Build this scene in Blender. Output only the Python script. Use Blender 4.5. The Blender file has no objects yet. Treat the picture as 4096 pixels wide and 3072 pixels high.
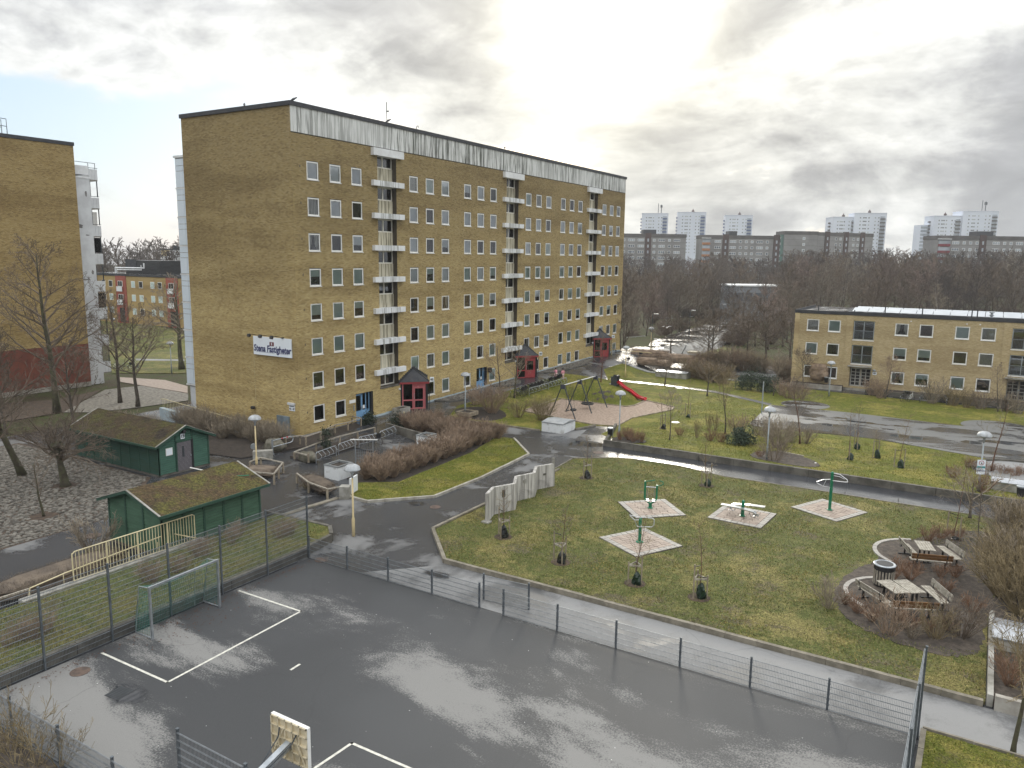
# Housing estate courtyard seen from a fifth-floor balcony, built on a site grid:
# X runs along the end walls (positive to the right), Y along the long facade (away), Z up, metres.
import bpy, math, random
import numpy as np
from mathutils import Vector, Matrix
PI = math.pi
C = bpy.context.scene.collection
SC = bpy.context.scene

# ---------------------------------------------------------------- camera
FOC, PITCH, ROLL, CAMH, YAW = 3114.6, 0.163, 0.0124, 14.727, 0.5503
def _w(v):   # camera-aligned vector -> site grid
    return Vector((v[0]*math.cos(YAW)-v[1]*math.sin(YAW), v[0]*math.sin(YAW)+v[1]*math.cos(YAW), v[2]))
_f = _w((0, math.cos(PITCH), -math.sin(PITCH)))
_u0 = _w((0, math.sin(PITCH), math.cos(PITCH))); _r0 = _w((1, 0, 0))
_r = math.cos(ROLL)*_r0+math.sin(ROLL)*_u0
_u = -math.sin(ROLL)*_r0+math.cos(ROLL)*_u0
cam = bpy.data.cameras.new('camera'); cam_o = bpy.data.objects.new('camera', cam); C.objects.link(cam_o)
m = Matrix.Identity(4)
for i, v in enumerate((_r, _u, -_f)):
    for k in range(3): m[k][i] = v[k]
m[2][3] = CAMH
cam_o.matrix_world = m
cam.sensor_fit = 'HORIZONTAL'; cam.sensor_width = 36.0; cam.lens = FOC/4096*36.0
cam.clip_start = 0.1; cam.clip_end = 6000
SC.camera = cam_o
SC.render.resolution_x = 1024; SC.render.resolution_y = 768

# ---------------------------------------------------------------- world: broken cloud over a pale winter sky
SUN_EL, SUN_AZ = math.radians(15.7), math.radians(25.26)      # azimuth measured from +Y towards -X
sun_dir = Vector((-math.sin(SUN_AZ)*math.cos(SUN_EL), math.cos(SUN_AZ)*math.cos(SUN_EL), math.sin(SUN_EL)))
W = bpy.data.worlds.new('World'); SC.world = W; W.use_nodes = True
nt = W.node_tree; nt.nodes.clear()
class NT:
    def __init__(s, nt): s.nt = nt
    def n(s, t, props=None, **inp):
        nd = s.nt.nodes.new(t)
        for k, v in (props or {}).items(): setattr(nd, k, v)
        for k, v in inp.items():
            key = int(k[1:]) if k[0] == 'i' and k[1:].isdigit() else k.replace('_', ' ')
            s.set(nd.inputs[key], v)
        return nd
    def set(s, sock, v):
        if hasattr(v, 'is_output'): s.nt.links.new(v, sock)
        elif hasattr(v, 'outputs'): s.nt.links.new(v.outputs[0], sock)
        else: sock.default_value = v
    def m(s, op, a, b=0.0, c=None, clamp=False):
        nd = s.nt.nodes.new('ShaderNodeMath'); nd.operation = op; nd.use_clamp = clamp
        s.set(nd.inputs[0], a); s.set(nd.inputs[1], b)
        if c is not None: s.set(nd.inputs[2], c)
        return nd.outputs[0]
    def vm(s, op, a, b=None):
        nd = s.nt.nodes.new('ShaderNodeVectorMath'); nd.operation = op
        s.set(nd.inputs[0], a)
        if b is not None: s.set(nd.inputs[1], b)
        return nd
    def mix(s, f, a, b, blend='MIX'):
        nd = s.nt.nodes.new('ShaderNodeMix'); nd.data_type = 'RGBA'; nd.blend_type = blend; nd.clamp_factor = True
        s.set(nd.inputs[0], f); s.set(nd.inputs[6], a); s.set(nd.inputs[7], b)
        return nd.outputs[2]
    def ramp(s, f, stops, interp='LINEAR'):
        nd = s.nt.nodes.new('ShaderNodeValToRGB'); s.set(nd.inputs[0], f)
        cr = nd.color_ramp; cr.interpolation = interp
        while len(cr.elements) < len(stops): cr.elements.new(0.5)
        for e, (p, c) in zip(cr.elements, stops):
            e.position = p; e.color = (*c, 1) if hasattr(c, '__len__') else (c, c, c, 1)
        return nd.outputs[0]
    def noise(s, vec, scale, detail=5, rough=.55, dist=0.0, lac=2.0):
        nd = s.n('ShaderNodeTexNoise', Scale=scale, Detail=detail, Roughness=rough, Distortion=dist, Lacunarity=lac)
        if vec is not None: s.set(nd.inputs['Vector'], vec)
        return nd.outputs[0]
    def mapr(s, v, a, b, c=0.0, d=1.0, smooth=True):
        nd = s.n('ShaderNodeMapRange', {'interpolation_type': 'SMOOTHSTEP' if smooth else 'LINEAR'})
        s.set(nd.inputs[0], v)
        for i, q in enumerate((a, b, c, d)): s.set(nd.inputs[i+1], q)
        return nd.outputs[0]
T = NT(nt)
tc = T.n('ShaderNodeTexCoord'); D = tc.outputs['Generated']
sep = T.n('ShaderNodeSeparateXYZ', Vector=D)
z = T.m('MAXIMUM', sep.outputs[2], 0.0)
sky = T.n('ShaderNodeTexSky', {'sky_type': 'NISHITA', 'sun_disc': False, 'sun_elevation': SUN_EL,
      'sun_rotation': -SUN_AZ, 'altitude': 20, 'air_density': 1.0, 'dust_density': 1.6, 'ozone_density': 1.2})
# cloud deck: project the direction on a plane overhead, so it shrinks and flattens to the horizon
h = T.m('ADD', z, 0.20)
px = T.m('DIVIDE', sep.outputs[0], h); py = T.m('DIVIDE', sep.outputs[1], h)
P = T.n('ShaderNodeCombineXYZ', X=px, Y=py, Z=0.0)
P = T.n('ShaderNodeMapping', Vector=P, Rotation=(0, 0, math.radians(62)), Scale=(0.80, 1.0, 1), Location=(4.35, 1.7, 0))
n1 = T.noise(P, 0.95, 7, .52, .5)
n2 = T.noise(P, 3.1, 8, .58, .8)
dens = T.m('ADD', T.m('MULTIPLY', n1, 0.70), T.m('MULTIPLY', n2, 0.36))
# low cumulus banks near the horizon, laid out in direction space
Ph = T.n('ShaderNodeMapping', Vector=D, Scale=(4.4, 4.4, 8.0), Location=(0.6, 2.2, 0))
n3 = T.noise(Ph, 0.85, 9, .60, .5)
low = T.mapr(z, 0.04, 0.42, 1.0, 0.0)
dens = T.m('ADD', T.m('MULTIPLY', dens, T.m('SUBTRACT', 1.0, T.m('MULTIPLY', low, .62))), T.m('MULTIPLY', T.m('MULTIPLY', n3, low), .66))
cosS = T.vm('DOT_PRODUCT', D, tuple(sun_dir)).outputs['Value']
# the deck is closed around the sun and opens to the left of it (towards -X)
azl = T.vm('DOT_PRODUCT', D, (-0.92, 0.38, 0)).outputs['Value']
openl = T.mapr(azl, 0.66, 0.90, 0.0, 0.15)
openl = T.m('MULTIPLY', openl, T.mapr(z, .12, .22, 1.0, 0.0))
dens = T.m('SUBTRACT', dens, openl)
cover = T.mapr(dens, 0.37, 0.47)
thick = T.mapr(dens, 0.44, 0.60)
glow_w = T.m('POWER', T.m('MAXIMUM', cosS, 0.0), 20.0)
glow_m = T.m('POWER', T.m('MAXIMUM', cosS, 0.0), 210.0)
glow_n = T.m('POWER', T.m('MAXIMUM', cosS, 0.0), 420.0)
# lit edges bright, thick bellies grey; warmer near the sun
edge = T.mix(glow_w, (0.455, 0.46, 0.45, 1), (0.48, 0.465, 0.41, 1))
belly = T.mix(glow_w, (0.225, 0.23, 0.238, 1), (0.275, 0.265, 0.24, 1))
cloud = T.mix(thick, edge, belly)
fine = T.noise(Ph, 3.2, 7, .6, .6)
cloud = T.mix(1.0, cloud, T.ramp(fine, [(.3, .82), (.7, 1.12)]), 'MULTIPLY')
warm = T.n('ShaderNodeCombineXYZ', X=T.m('MULTIPLY', glow_m, .34), Y=T.m('MULTIPLY', glow_m, .32), Z=T.m('MULTIPLY', glow_m, .25))
core = T.n('ShaderNodeCombineXYZ', X=T.m('MULTIPLY', glow_n, 1.2), Y=T.m('MULTIPLY', glow_n, 1.15), Z=T.m('MULTIPLY', glow_n, .95))
cloud = T.mix(1.0, cloud, warm, 'ADD'); cloud = T.mix(1.0, cloud, core, 'ADD')
# standard overcast luminance, rising smoothly from horizon to zenith: 1 + 4 exp(-0.7 / sin e)
gain = T.m('DIVIDE', T.m('ADD', 1.0, T.m('MULTIPLY', T.m('EXPONENT', T.m('DIVIDE', -0.7, T.m('ADD', z, .02))), 4.0)), 1.10)
cloud = T.vm('SCALE', cloud); cloud.inputs['Scale'].default_value = 1.0
T.set(cloud.inputs['Scale'], T.m('MULTIPLY', gain, 10.0))
blue = T.mix(0.78, sky.outputs[0], (2.3, 3.05, 3.9, 1))
final = T.mix(cover, blue, cloud.outputs[0])
bg = T.n('ShaderNodeBackground', Color=final, Strength=0.10)
T.n('ShaderNodeOutputWorld', Surface=bg)

# ---------------------------------------------------------------- sun through thin cloud
sl = bpy.data.lights.new('sun', 'SUN'); sl.energy = 0.9; sl.angle = math.radians(14); sl.color = (1.0, .93, .80)
so = bpy.data.objects.new('sun', sl); C.objects.link(so)
so.rotation_euler = (-sun_dir).to_track_quat('-Z', 'Y').to_euler()
SC.view_settings.view_transform = 'Standard'; SC.view_settings.look = 'None'
SC.view_settings.gamma = 1.0; SC.view_settings.use_curve_mapping = False
SC.view_settings.exposure = 1.22
SC.cycles.max_bounces = 6; SC.cycles.transparent_max_bounces = 12
SC.cycles.use_adaptive_sampling = True
# ---------------------------------------------------------------- helpers
SURVEY = dict(A=(900,1200,2.212),B=(1800,1200,2.212),C=(2500,1200,2.765),D=(3100,1150,2.2209),E=(0,1500,2.212),F=(900,1600,2.212),G=(0,2000,2.212),
  H=(0,2500,2.899),I=(700,2322,2.212),J=(1700,1750,2.212),K=(2400,1750,2.011),L=(3300,1700,2.779),M=(3300,2200,2.779),N=(3300,2500,2.779),
  O=(2400,750,2.212),P=(3300,750,2.779),Q=(0,900,2.765),S=(0,0,.54004),T=(680,1500,3.687),X=(2300,1150,3.1725))
def ray(sh, x, y):
    a = SURVEY[sh]; x = a[0]+x/a[2]; y = a[1]+y/a[2]
    return (x-2048)/FOC*_r-(y-1536)/FOC*_u+_f
def bz(x, y):
    """the path along the tall facade climbs gently away from the camera"""
    return max(0.0, min(1.15, .25+(y-48)*.0175))*max(0.0, min(1.0, (-37.6-x)/5.0))
def gz(x, y):
    """height of the ground at a site point"""
    z = bz(x, y) if x > -46.2 else 0.0
    if -24.6 < x < 1.09 and 28.95 < y < 51.4: z = .12
    if x > -25.15 and 55 < y < 63 and x < 9: z = .42*(63-y)/8
    if x > 1.09 and 28.95 < y < 51: z = .3
    if -32.9 < x < -27.6 and y < 28.8: z = .4
    q = ((x+34.6)/4.0)**2+((y-74.9)/3.9)**2
    if q < 1 and y > 71.0: z = max(z, 1.45*(1-q)**.8*min(1, (y-71.0)/1.0+.25))
    return z
def spot(sh, x, y, z=None):
    """ground point surveyed on sheet sh (or at height z)"""
    d = ray(sh, x, y)
    zz = 0.0 if z is None else z
    for _ in range(8 if z is None else 1):
        t = (zz-CAMH)/d.z; p = Vector((d.x*t, d.y*t, zz))
        if z is None: zz = .5*zz+.5*gz(p.x, p.y)
    return p
def far(sh, x, y, dist):
    """point at a given ground distance from the camera along its bearing"""
    d = ray(sh, x, y); ax = _f.x*d.x+_f.y*d.y; t = dist*math.hypot(_f.x, _f.y)/ax
    return Vector((d.x*t, d.y*t, CAMH+d.z*t))

class MB:
    """collects geometry for one mesh object"""
    def __init__(s): s.v = []; s.f = []; s.mi = []; s.cur = 0
    def mat(s, i): s.cur = i; return s
    def face(s, *idx): s.f.append(idx); s.mi.append(s.cur)
    def poly(s, pts):
        n = len(s.v); s.v += [tuple(p) for p in pts]; s.face(*range(n, n+len(pts))); return s
    def box(s, x0, x1, y0, y1, z0, z1):
        n = len(s.v)
        s.v += [(x0,y0,z0),(x1,y0,z0),(x1,y1,z0),(x0,y1,z0),(x0,y0,z1),(x1,y0,z1),(x1,y1,z1),(x0,y1,z1)]
        for q in ((3,2,1,0),(4,5,6,7),(0,1,5,4),(1,2,6,5),(2,3,7,6),(3,0,4,7)): s.face(*[n+i for i in q])
        return s
    def cbox(s, c, sz, rot=None):
        """box by centre and size, optional rotation matrix/angle about z"""
        n = len(s.v); R = rot if rot is not None and not isinstance(rot, (int, float)) else Matrix.Rotation(rot or 0, 3, 'Z')
        for dz in (-.5, .5):
            for dx, dy in ((-.5,-.5),(.5,-.5),(.5,.5),(-.5,.5)):
                p = R @ Vector((dx*sz[0], dy*sz[1], dz*sz[2])); s.v.append((c[0]+p.x, c[1]+p.y, c[2]+p.z))
        for q in ((3,2,1,0),(4,5,6,7),(0,1,5,4),(1,2,6,5),(2,3,7,6),(3,0,4,7)): s.face(*[n+i for i in q])
        return s
    def bar(s, p, q, w, h=None):
        """rectangular bar from p to q"""
        p = Vector(p); q = Vector(q); d = q-p; L = d.length
        if L < 1e-6: return s
        d /= L; up = Vector((0,0,1)) if abs(d.z) < .95 else Vector((0,1,0))
        x = d.cross(up).normalized(); y = x.cross(d)
        R = Matrix((x, d, y)).transposed()
        return s.cbox((p+q)/2, (w, L, h or w), R)
    def seg(s, p, q, r0, r1, k=3):
        d = q-p
        a = d.orthogonal(); l = a.length
        if l < 1e-9: return
        a = a/l; b = d.cross(a); b = b/(b.length or 1)
        n = len(s.v)
        for i in range(k):
            c = a*math.cos(2*PI*i/k)+b*math.sin(2*PI*i/k)
            u = p+c*r0; w = q+c*r1
            s.v.append((u.x,u.y,u.z)); s.v.append((w.x,w.y,w.z))
        for i in range(k):
            j = (i+1) % k
            s.f.append((n+2*i, n+2*j, n+2*j+1, n+2*i+1)); s.mi.append(s.cur)
    def tube(s, pts, r, k=6, caps=True):
        """tube along points; r a number or list"""
        pts = [Vector(p) for p in pts]; rr = r if hasattr(r, '__len__') else [r]*len(pts)
        n = len(s.v); ref = None
        for i, p in enumerate(pts):
            d = (pts[min(i+1, len(pts)-1)]-pts[max(i-1, 0)]).normalized()
            if ref is None: ref = d.orthogonal().normalized()
            else: ref = (ref-d*ref.dot(d)).normalized()
            b = d.cross(ref)
            for j in range(k):
                c = ref*math.cos(2*PI*j/k)+b*math.sin(2*PI*j/k); u = p+c*rr[i]; s.v.append((u.x,u.y,u.z))
        for i in range(len(pts)-1):
            for j in range(k):
                a = n+i*k; s.face(a+j, a+(j+1) % k, a+k+(j+1) % k, a+k+j)
        if caps:
            s.face(*[n+j for j in reversed(range(k))]); e = n+(len(pts)-1)*k; s.face(*[e+j for j in range(k)])
        return s
    def lathe(s, prof, c=(0,0,0), k=14):
        """surface of revolution from (radius, z) pairs about z"""
        n = len(s.v)
        for r, zz in prof:
            for j in range(k): s.v.append((c[0]+r*math.cos(2*PI*j/k), c[1]+r*math.sin(2*PI*j/k), c[2]+zz))
        for i in range(len(prof)-1):
            for j in range(k):
                a = n+i*k; s.face(a+j, a+(j+1) % k, a+k+(j+1) % k, a+k+j)
        s.face(*[n+j for j in reversed(range(k))]); e = n+(len(prof)-1)*k; s.face(*[e+j for j in range(k)])
        return s
    def prism(s, poly, z0, z1):
        """vertical prism; z0/z1 numbers or functions of (x, y)"""
        a = sum(poly[i][0]*poly[(i+1) % len(poly)][1]-poly[(i+1) % len(poly)][0]*poly[i][1] for i in range(len(poly)))
        if a < 0: poly = poly[::-1]
        f0 = z0 if callable(z0) else (lambda x, y: z0); f1 = z1 if callable(z1) else (lambda x, y: z1)
        n = len(s.v); k = len(poly)
        s.v += [(p[0], p[1], f0(p[0], p[1])) for p in poly]+[(p[0], p[1], f1(p[0], p[1])) for p in poly]
        s.face(*[n+i for i in reversed(range(k))]); s.face(*[n+k+i for i in range(k)])
        for i in range(k): j = (i+1) % k; s.face(n+i, n+j, n+k+j, n+k+i)
        return s
    def mesh(s, name, mats):
        me = bpy.data.meshes.new(name); me.from_pydata(s.v, [], s.f)
        for m_ in (mats if isinstance(mats, (list, tuple)) else [mats]): me.materials.append(m_)
        if any(s.mi): me.polygons.foreach_set('material_index', s.mi)
        me.update(); return me
    def build(s, name, mats, parent=None, off=None, smooth=False, loc=None):
        """link as one object; off shifts world-built geometry into the parent's frame"""
        if off is not None:
            o = Vector(off); s.v = [(a-o.x, b-o.y, c-o.z) for a, b, c in s.v]
        me = s.mesh(name, mats)
        if smooth: me.polygons.foreach_set('use_smooth', [True]*len(me.polygons)); me.update()
        return put(name, me, parent, loc)
def put(name, me, parent=None, loc=None, rz=0.0):
    o = bpy.data.objects.new(name, me); C.objects.link(o)
    if parent is not None: o.parent = parent
    if loc is not None: o.location = loc
    if rz: o.rotation_euler.z = rz
    return o
def tag(o, label=None, cat=None, group=None, kind=None):
    if label: o['label'] = label
    if cat: o['category'] = cat
    if group: o['group'] = group
    if kind: o['kind'] = kind
    return o
def thing(name, label, cat, loc=(0,0,0), rz=0.0, group=None):
    o = bpy.data.objects.new(name, None); C.objects.link(o); o.location = loc; o.rotation_euler.z = rz
    o.empty_display_size = .3
    return tag(o, label, cat, group)
KIDS = {}
def kids(o):
    if o.name not in KIDS: KIDS[o.name] = list(o.children)
    return KIDS[o.name]
def copy_tree(o, parent=None):
    c = o.copy(); C.objects.link(c)
    if parent is not None: c.parent = parent
    for ch in kids(o): copy_tree(ch, c)
    return c
class Proto:
    """the first use places the original, later uses place copies of it and of each of its parts"""
    def __init__(s, root): s.root = root; s.used = False; s._cache(root)
    def _cache(s, o):
        for c in kids(o): s._cache(c)
    def place(s, loc, rz=0.0, label=None, group=None, scale=None, cat=None):
        o = s.root if not s.used else copy_tree(s.root)
        s.used = True
        o.location = loc; o.rotation_euler.z = rz
        if scale: o.scale = (scale,)*3 if not hasattr(scale, '__len__') else scale
        tag(o, label, cat, group); return o
from mathutils.geometry import delaunay_2d_cdt
def fitted(poly, zf, step=1.0, jitter=.35, seed=0, skirt=.25):
    """sheet with an inner grid, following a height function, with a short skirt"""
    pts = []
    for i in range(len(poly)):
        a = Vector(poly[i]); b = Vector(poly[(i+1) % len(poly)]); n = max(1, int((b-a).length/step))
        pts += [a+(b-a)*k/n for k in range(n)]
    nb = len(pts); rr = random.Random(seed)
    x0, x1 = min(p.x for p in pts), max(p.x for p in pts); y0, y1 = min(p.y for p in pts), max(p.y for p in pts)
    y = y0+step/2
    while y < y1:
        x = x0+step/2
        while x < x1: pts.append(Vector((x+rr.uniform(-jitter,jitter)*step, y+rr.uniform(-jitter,jitter)*step))); x += step
        y += step
    r_ = delaunay_2d_cdt(pts, [(i, (i+1) % nb) for i in range(nb)], [list(range(nb))], 1, 1e-5)
    mb = MB(); mb.v = [(p.x, p.y, zf(p.x, p.y)) for p in r_[0]]
    for f in r_[2]: mb.face(*f)
    n = len(mb.v)
    for i in range(nb):
        a, b = pts[i], pts[(i+1) % nb]
        mb.poly([(a.x,a.y,zf(a.x,a.y)-skirt),(b.x,b.y,zf(b.x,b.y)-skirt),(b.x,b.y,zf(b.x,b.y)),(a.x,a.y,zf(a.x,a.y))])
    return mb
def struct(name, mb, mats, label=None):
    o = mb.build(name, mats) if isinstance(mb, MB) else put(name, mb)
    return tag(o, label, kind='structure')
_DG = None
def text_mesh(name, body, size, mat, bold=0.0, shear=0.0, depth=.004, align='CENTER'):
    cu = bpy.data.curves.new(name, 'FONT'); cu.body = body; cu.size = size; cu.offset = bold; cu.shear = shear
    cu.extrude = depth; cu.align_x = align; cu.align_y = 'CENTER'; cu.resolution_u = 3
    o = bpy.data.objects.new(name, cu); C.objects.link(o)
    dg = bpy.context.evaluated_depsgraph_get(); dg.update()
    me = bpy.data.meshes.new_from_object(o.evaluated_get(dg)); me.name = name
    bpy.data.objects.remove(o); bpy.data.curves.remove(cu)
    me.materials.clear(); me.materials.append(mat); return me
def text(name, body, size, mat, loc, parent, facing='-Y', **kw):
    o = put(name, text_mesh(name, body, size, mat, **kw), parent, loc)
    o.rotation_euler = (PI/2, 0, 0 if facing == '-Y' else PI/2)
    return o

# ---------------------------------------------------------------- materials
def mat_new(name):
    m_ = bpy.data.materials.new(name); m_.use_nodes = True; m_.node_tree.nodes.clear()
    return m_, NT(m_.node_tree)
def finish(t, **kw):
    b = t.n('ShaderNodeBsdfPrincipled')
    for k, v in kw.items(): t.set(b.inputs[k.replace('_', ' ')], v)
    t.n('ShaderNodeOutputMaterial', Surface=b); return b
def c4(c): return (*c, 1.0)
def bump(t, h, strength=.3, dist=.02):
    return t.n('ShaderNodeBump', Height=h, Strength=strength, Distance=dist).outputs[0]
def pos(t): return t.n('ShaderNodeNewGeometry').outputs['Position']
def M(name, c1, c2=None, scale=3.0, rough=.75, bmp=0.0, bs=40.0, metal=0.0, lo=.35, hi=.65, detail=6, local=False, spec=.5, stretch=None, r2=None, orand=None):
    """painted/plain surface: two tones through noise, fine relief"""
    m_, t = mat_new(name)
    p = t.n('ShaderNodeTexCoord').outputs['Object'] if local else pos(t)
    if stretch: p = t.n('ShaderNodeMapping', Vector=p, Scale=stretch).outputs[0]
    n = t.noise(p, scale, detail, .6)
    f = t.mapr(n, lo, hi)
    col = t.mix(f, c4(c1), c4(c2 or tuple(x*.75 for x in c1)))
    if orand: col = t.mix(1.0, col, t.ramp(t.n('ShaderNodeObjectInfo').outputs['Random'], [(0, orand[0]), (1, orand[1])]), 'MULTIPLY')
    kw = {}
    if bmp: kw['Normal'] = bump(t, t.noise(p, bs, 4, .6), bmp)
    finish(t, Base_Color=col, Roughness=rough if r2 is None else t.mapr(n, lo, hi, rough, r2), Metallic=metal, Specular_IOR_Level=spec, **kw)
    return m_

def brick_mat(name, tones, stain, mortar=False, dark=0.0):
    m_, t = mat_new(name); g = t.n('ShaderNodeNewGeometry'); p = g.outputs['Position']
    oi = t.n('ShaderNodeObjectInfo').outputs['Random']
    rnd = t.m('FRACT', t.m('ADD', g.outputs['Random Per Island'], oi))
    if mortar: col = t.mix(t.noise(p, 14, 4), c4(tones[0]), c4(tones[1]))
    else:
        col = t.ramp(rnd, [(i/(len(tones)-1), c) for i, c in enumerate(tones)])
        col = t.mix(t.mapr(t.noise(p, 38, 3), .45, .72, 0, .35), col, c4(tuple(x*.55 for x in tones[1])))
    ps = t.n('ShaderNodeMapping', Vector=p, Scale=(.14, .14, .85)).outputs[0]
    s1 = t.mapr(t.noise(ps, .55, 8, .66, .3), .42, .66)
    col = t.mix(t.m('MULTIPLY', s1, .62), col, t.mix(1.0, col, c4(stain), 'MULTIPLY'))
    ps2 = t.n('ShaderNodeMapping', Vector=p, Scale=(1.1, 1.1, .25)).outputs[0]
    s2 = t.mapr(t.noise(ps2, .9, 6, .6), .5, .75, 0, .2)
    col = t.mix(s2, col, t.mix(1.0, col, c4(stain), 'MULTIPLY'))
    # weathering grows with height where rain reaches the wall
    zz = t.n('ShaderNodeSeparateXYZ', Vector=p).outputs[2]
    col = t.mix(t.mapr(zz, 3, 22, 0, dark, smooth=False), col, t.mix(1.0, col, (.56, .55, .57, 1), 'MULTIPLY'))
    finish(t, Base_Color=col, Roughness=.85, Normal=bump(t, t.noise(p, 60, 3), .25, .01)); return m_

def asphalt(name, wet, dry, patch=.25, thr=(.50, .60), rw=.32, rd=.8, stretch=(1,1,1), puddle=None, fine=.3, loc=(0,0,0), pud_rough=.03, bias=None, grain=.24):
    m_, t = mat_new(name); p = pos(t)
    q = t.n('ShaderNodeMapping', Vector=p, Scale=stretch, Location=loc).outputs[0]
    n = t.noise(q, patch, 9, .64, .35)
    gr = t.noise(p, 15, 5, .8)
    n2 = t.m('ADD', n, t.m('MULTIPLY', t.m('SUBTRACT', gr, .5), grain))
    if bias: n2 = t.m('ADD', n2, bias(t, p))
    d = t.mapr(n2, thr[0], thr[1])
    big = t.noise(p, .12, 3, .5)
    wetc = t.mix(t.mapr(big, .35, .65), c4(wet), c4(tuple(x*.72 for x in wet)))
    col = t.mix(d, wetc, c4(dry))
    col = t.mix(t.mapr(t.noise(p, 45, 3, .8), .45, .75, 0, fine), col, c4(tuple(min(1, x*1.9) for x in wet)))
    col = t.mix(t.mapr(t.noise(p, 70, 2, .8), .55, .8, 0, fine), col, c4(tuple(x*.4 for x in wet)))
    # fine cracks and sealed joints
    vo = t.n('ShaderNodeTexVoronoi', {'feature': 'DISTANCE_TO_EDGE'}, Scale=.16)
    t.set(vo.inputs['Vector'], t.vm('ADD', p, t.vm('SCALE', t.n('ShaderNodeTexNoise', Vector=p, Scale=.7, Detail=4.0).outputs[1]).outputs[0]).outputs[0])
    crack = t.mapr(vo.outputs[0], 0.0, .006, .22, 0)
    col = t.mix(crack, col, c4(tuple(x*.45 for x in wet)))
    ro = t.mapr(n2, thr[0], thr[1], rw, rd)
    bst = t.mapr(n2, thr[0], thr[1], .12, .5)
    if puddle:
        pn = t.noise(t.n('ShaderNodeMapping', Vector=p, Scale=puddle[2], Location=puddle[3] if len(puddle) > 3 else (0,0,0)).outputs[0], puddle[0], 6, .5, .2)
        pm = t.mapr(pn, puddle[1], puddle[1]+.012)
        ro = t.m('ADD', t.m('MULTIPLY', ro, t.m('SUBTRACT', 1.0, pm)), t.m('MULTIPLY', pm, pud_rough))
        bst = t.m('MULTIPLY', bst, t.m('SUBTRACT', 1.0, pm))
        col = t.mix(pm, col, c4(tuple(x*.55 for x in wet)))
    bn = t.n('ShaderNodeBump', Height=t.noise(p, 55, 3, .7), Distance=.012, Strength=bst).outputs[0]
    finish(t, Base_Color=col, Roughness=ro, Normal=bn, Specular_IOR_Level=.5); return m_

def grass_mat(name, g1, g2, y1, b1, seed=0.0):
    m_, t = mat_new(name); p = t.n('ShaderNodeMapping', Vector=pos(t), Location=(seed, seed*.7, 0)).outputs[0]
    a = t.noise(p, .30, 6, .6, .4); b = t.noise(p, 1.7, 7, .68); f = t.noise(p, 13, 5, .75)
    col = t.mix(t.mapr(b, .35, .68), c4(g1), c4(g2))
    mx = t.m('ADD', t.m('MULTIPLY', a, .65), t.m('MULTIPLY', b, .35))
    col = t.mix(t.mapr(mx, .47, .60, 0, .9), col, c4(y1))
    mb_ = t.m('ADD', t.m('MULTIPLY', t.noise(p, .42, 6, .62, .2), .6), t.m('MULTIPLY', t.noise(p, 5, 5, .7), .4))
    col = t.mix(t.mapr(mb_, .51, .62, 0, .85), col, c4(b1))
    col = t.mix(1.0, col, t.ramp(f, [(.30, .30), (.50, .92), (.70, 1.9)]), 'MULTIPLY')
    fs = t.noise(t.n('ShaderNodeMapping', Vector=p, Scale=(1, 2.2, 1)).outputs[0], 34, 3, .8)
    col = t.mix(1.0, col, t.ramp(fs, [(.33, .40), (.67, 1.6)]), 'MULTIPLY')
    hgt = t.m('ADD', t.m('MULTIPLY', f, .6), t.m('MULTIPLY', fs, .4))
    finish(t, Base_Color=col, Roughness=.9, Specular_IOR_Level=.15, Normal=bump(t, hgt, .9, .08)); return m_

def glass_mat(name, tint=(.94,.97,.97), refl=2.0):
    m_, t = mat_new(name)
    fr = t.n('ShaderNodeFresnel', IOR=refl)
    tr = t.n('ShaderNodeBsdfTransparent', Color=c4(tint)); gl = t.n('ShaderNodeBsdfGlossy', Color=(.95,.97,1,1), Roughness=.02)
    mx = t.n('ShaderNodeMixShader', Fac=fr); t.set(mx.inputs[1], tr.outputs[0]); t.set(mx.inputs[2], gl.outputs[0])
    t.n('ShaderNodeOutputMaterial', Surface=mx); return m_
def streak_mat(name, base, dirt, amt=.8):
    """weathered pale panels: vertical dirt runs from the top edge"""
    m_, t = mat_new(name); p = pos(t)
    s1 = t.noise(t.n('ShaderNodeMapping', Vector=p, Scale=(2.2, 2.2, .13)).outputs[0], 1.6, 6, .65, .3)
    s2 = t.noise(t.n('ShaderNodeMapping', Vector=p, Scale=(1.0, 1.0, .05)).outputs[0], 7.0, 4, .6)
    k = t.m('ADD', t.m('MULTIPLY', s1, .55), t.m('MULTIPLY', s2, .5))
    area = t.noise(t.n('ShaderNodeMapping', Vector=p, Scale=(.10, .10, .10)).outputs[0], 1.0, 3)
    f = t.m('MULTIPLY', t.mapr(k, .47, .60), t.mapr(area, .3, .55, .45, 1.0))
    col = t.mix(t.m('MULTIPLY', f, amt), c4(base), c4(dirt))
    col = t.mix(t.mapr(t.noise(p, .5, 4), .45, .7, 0, .35), col, c4(tuple(x*.72 for x in base)))
    finish(t, Base_Color=col, Roughness=.7); return m_

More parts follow.
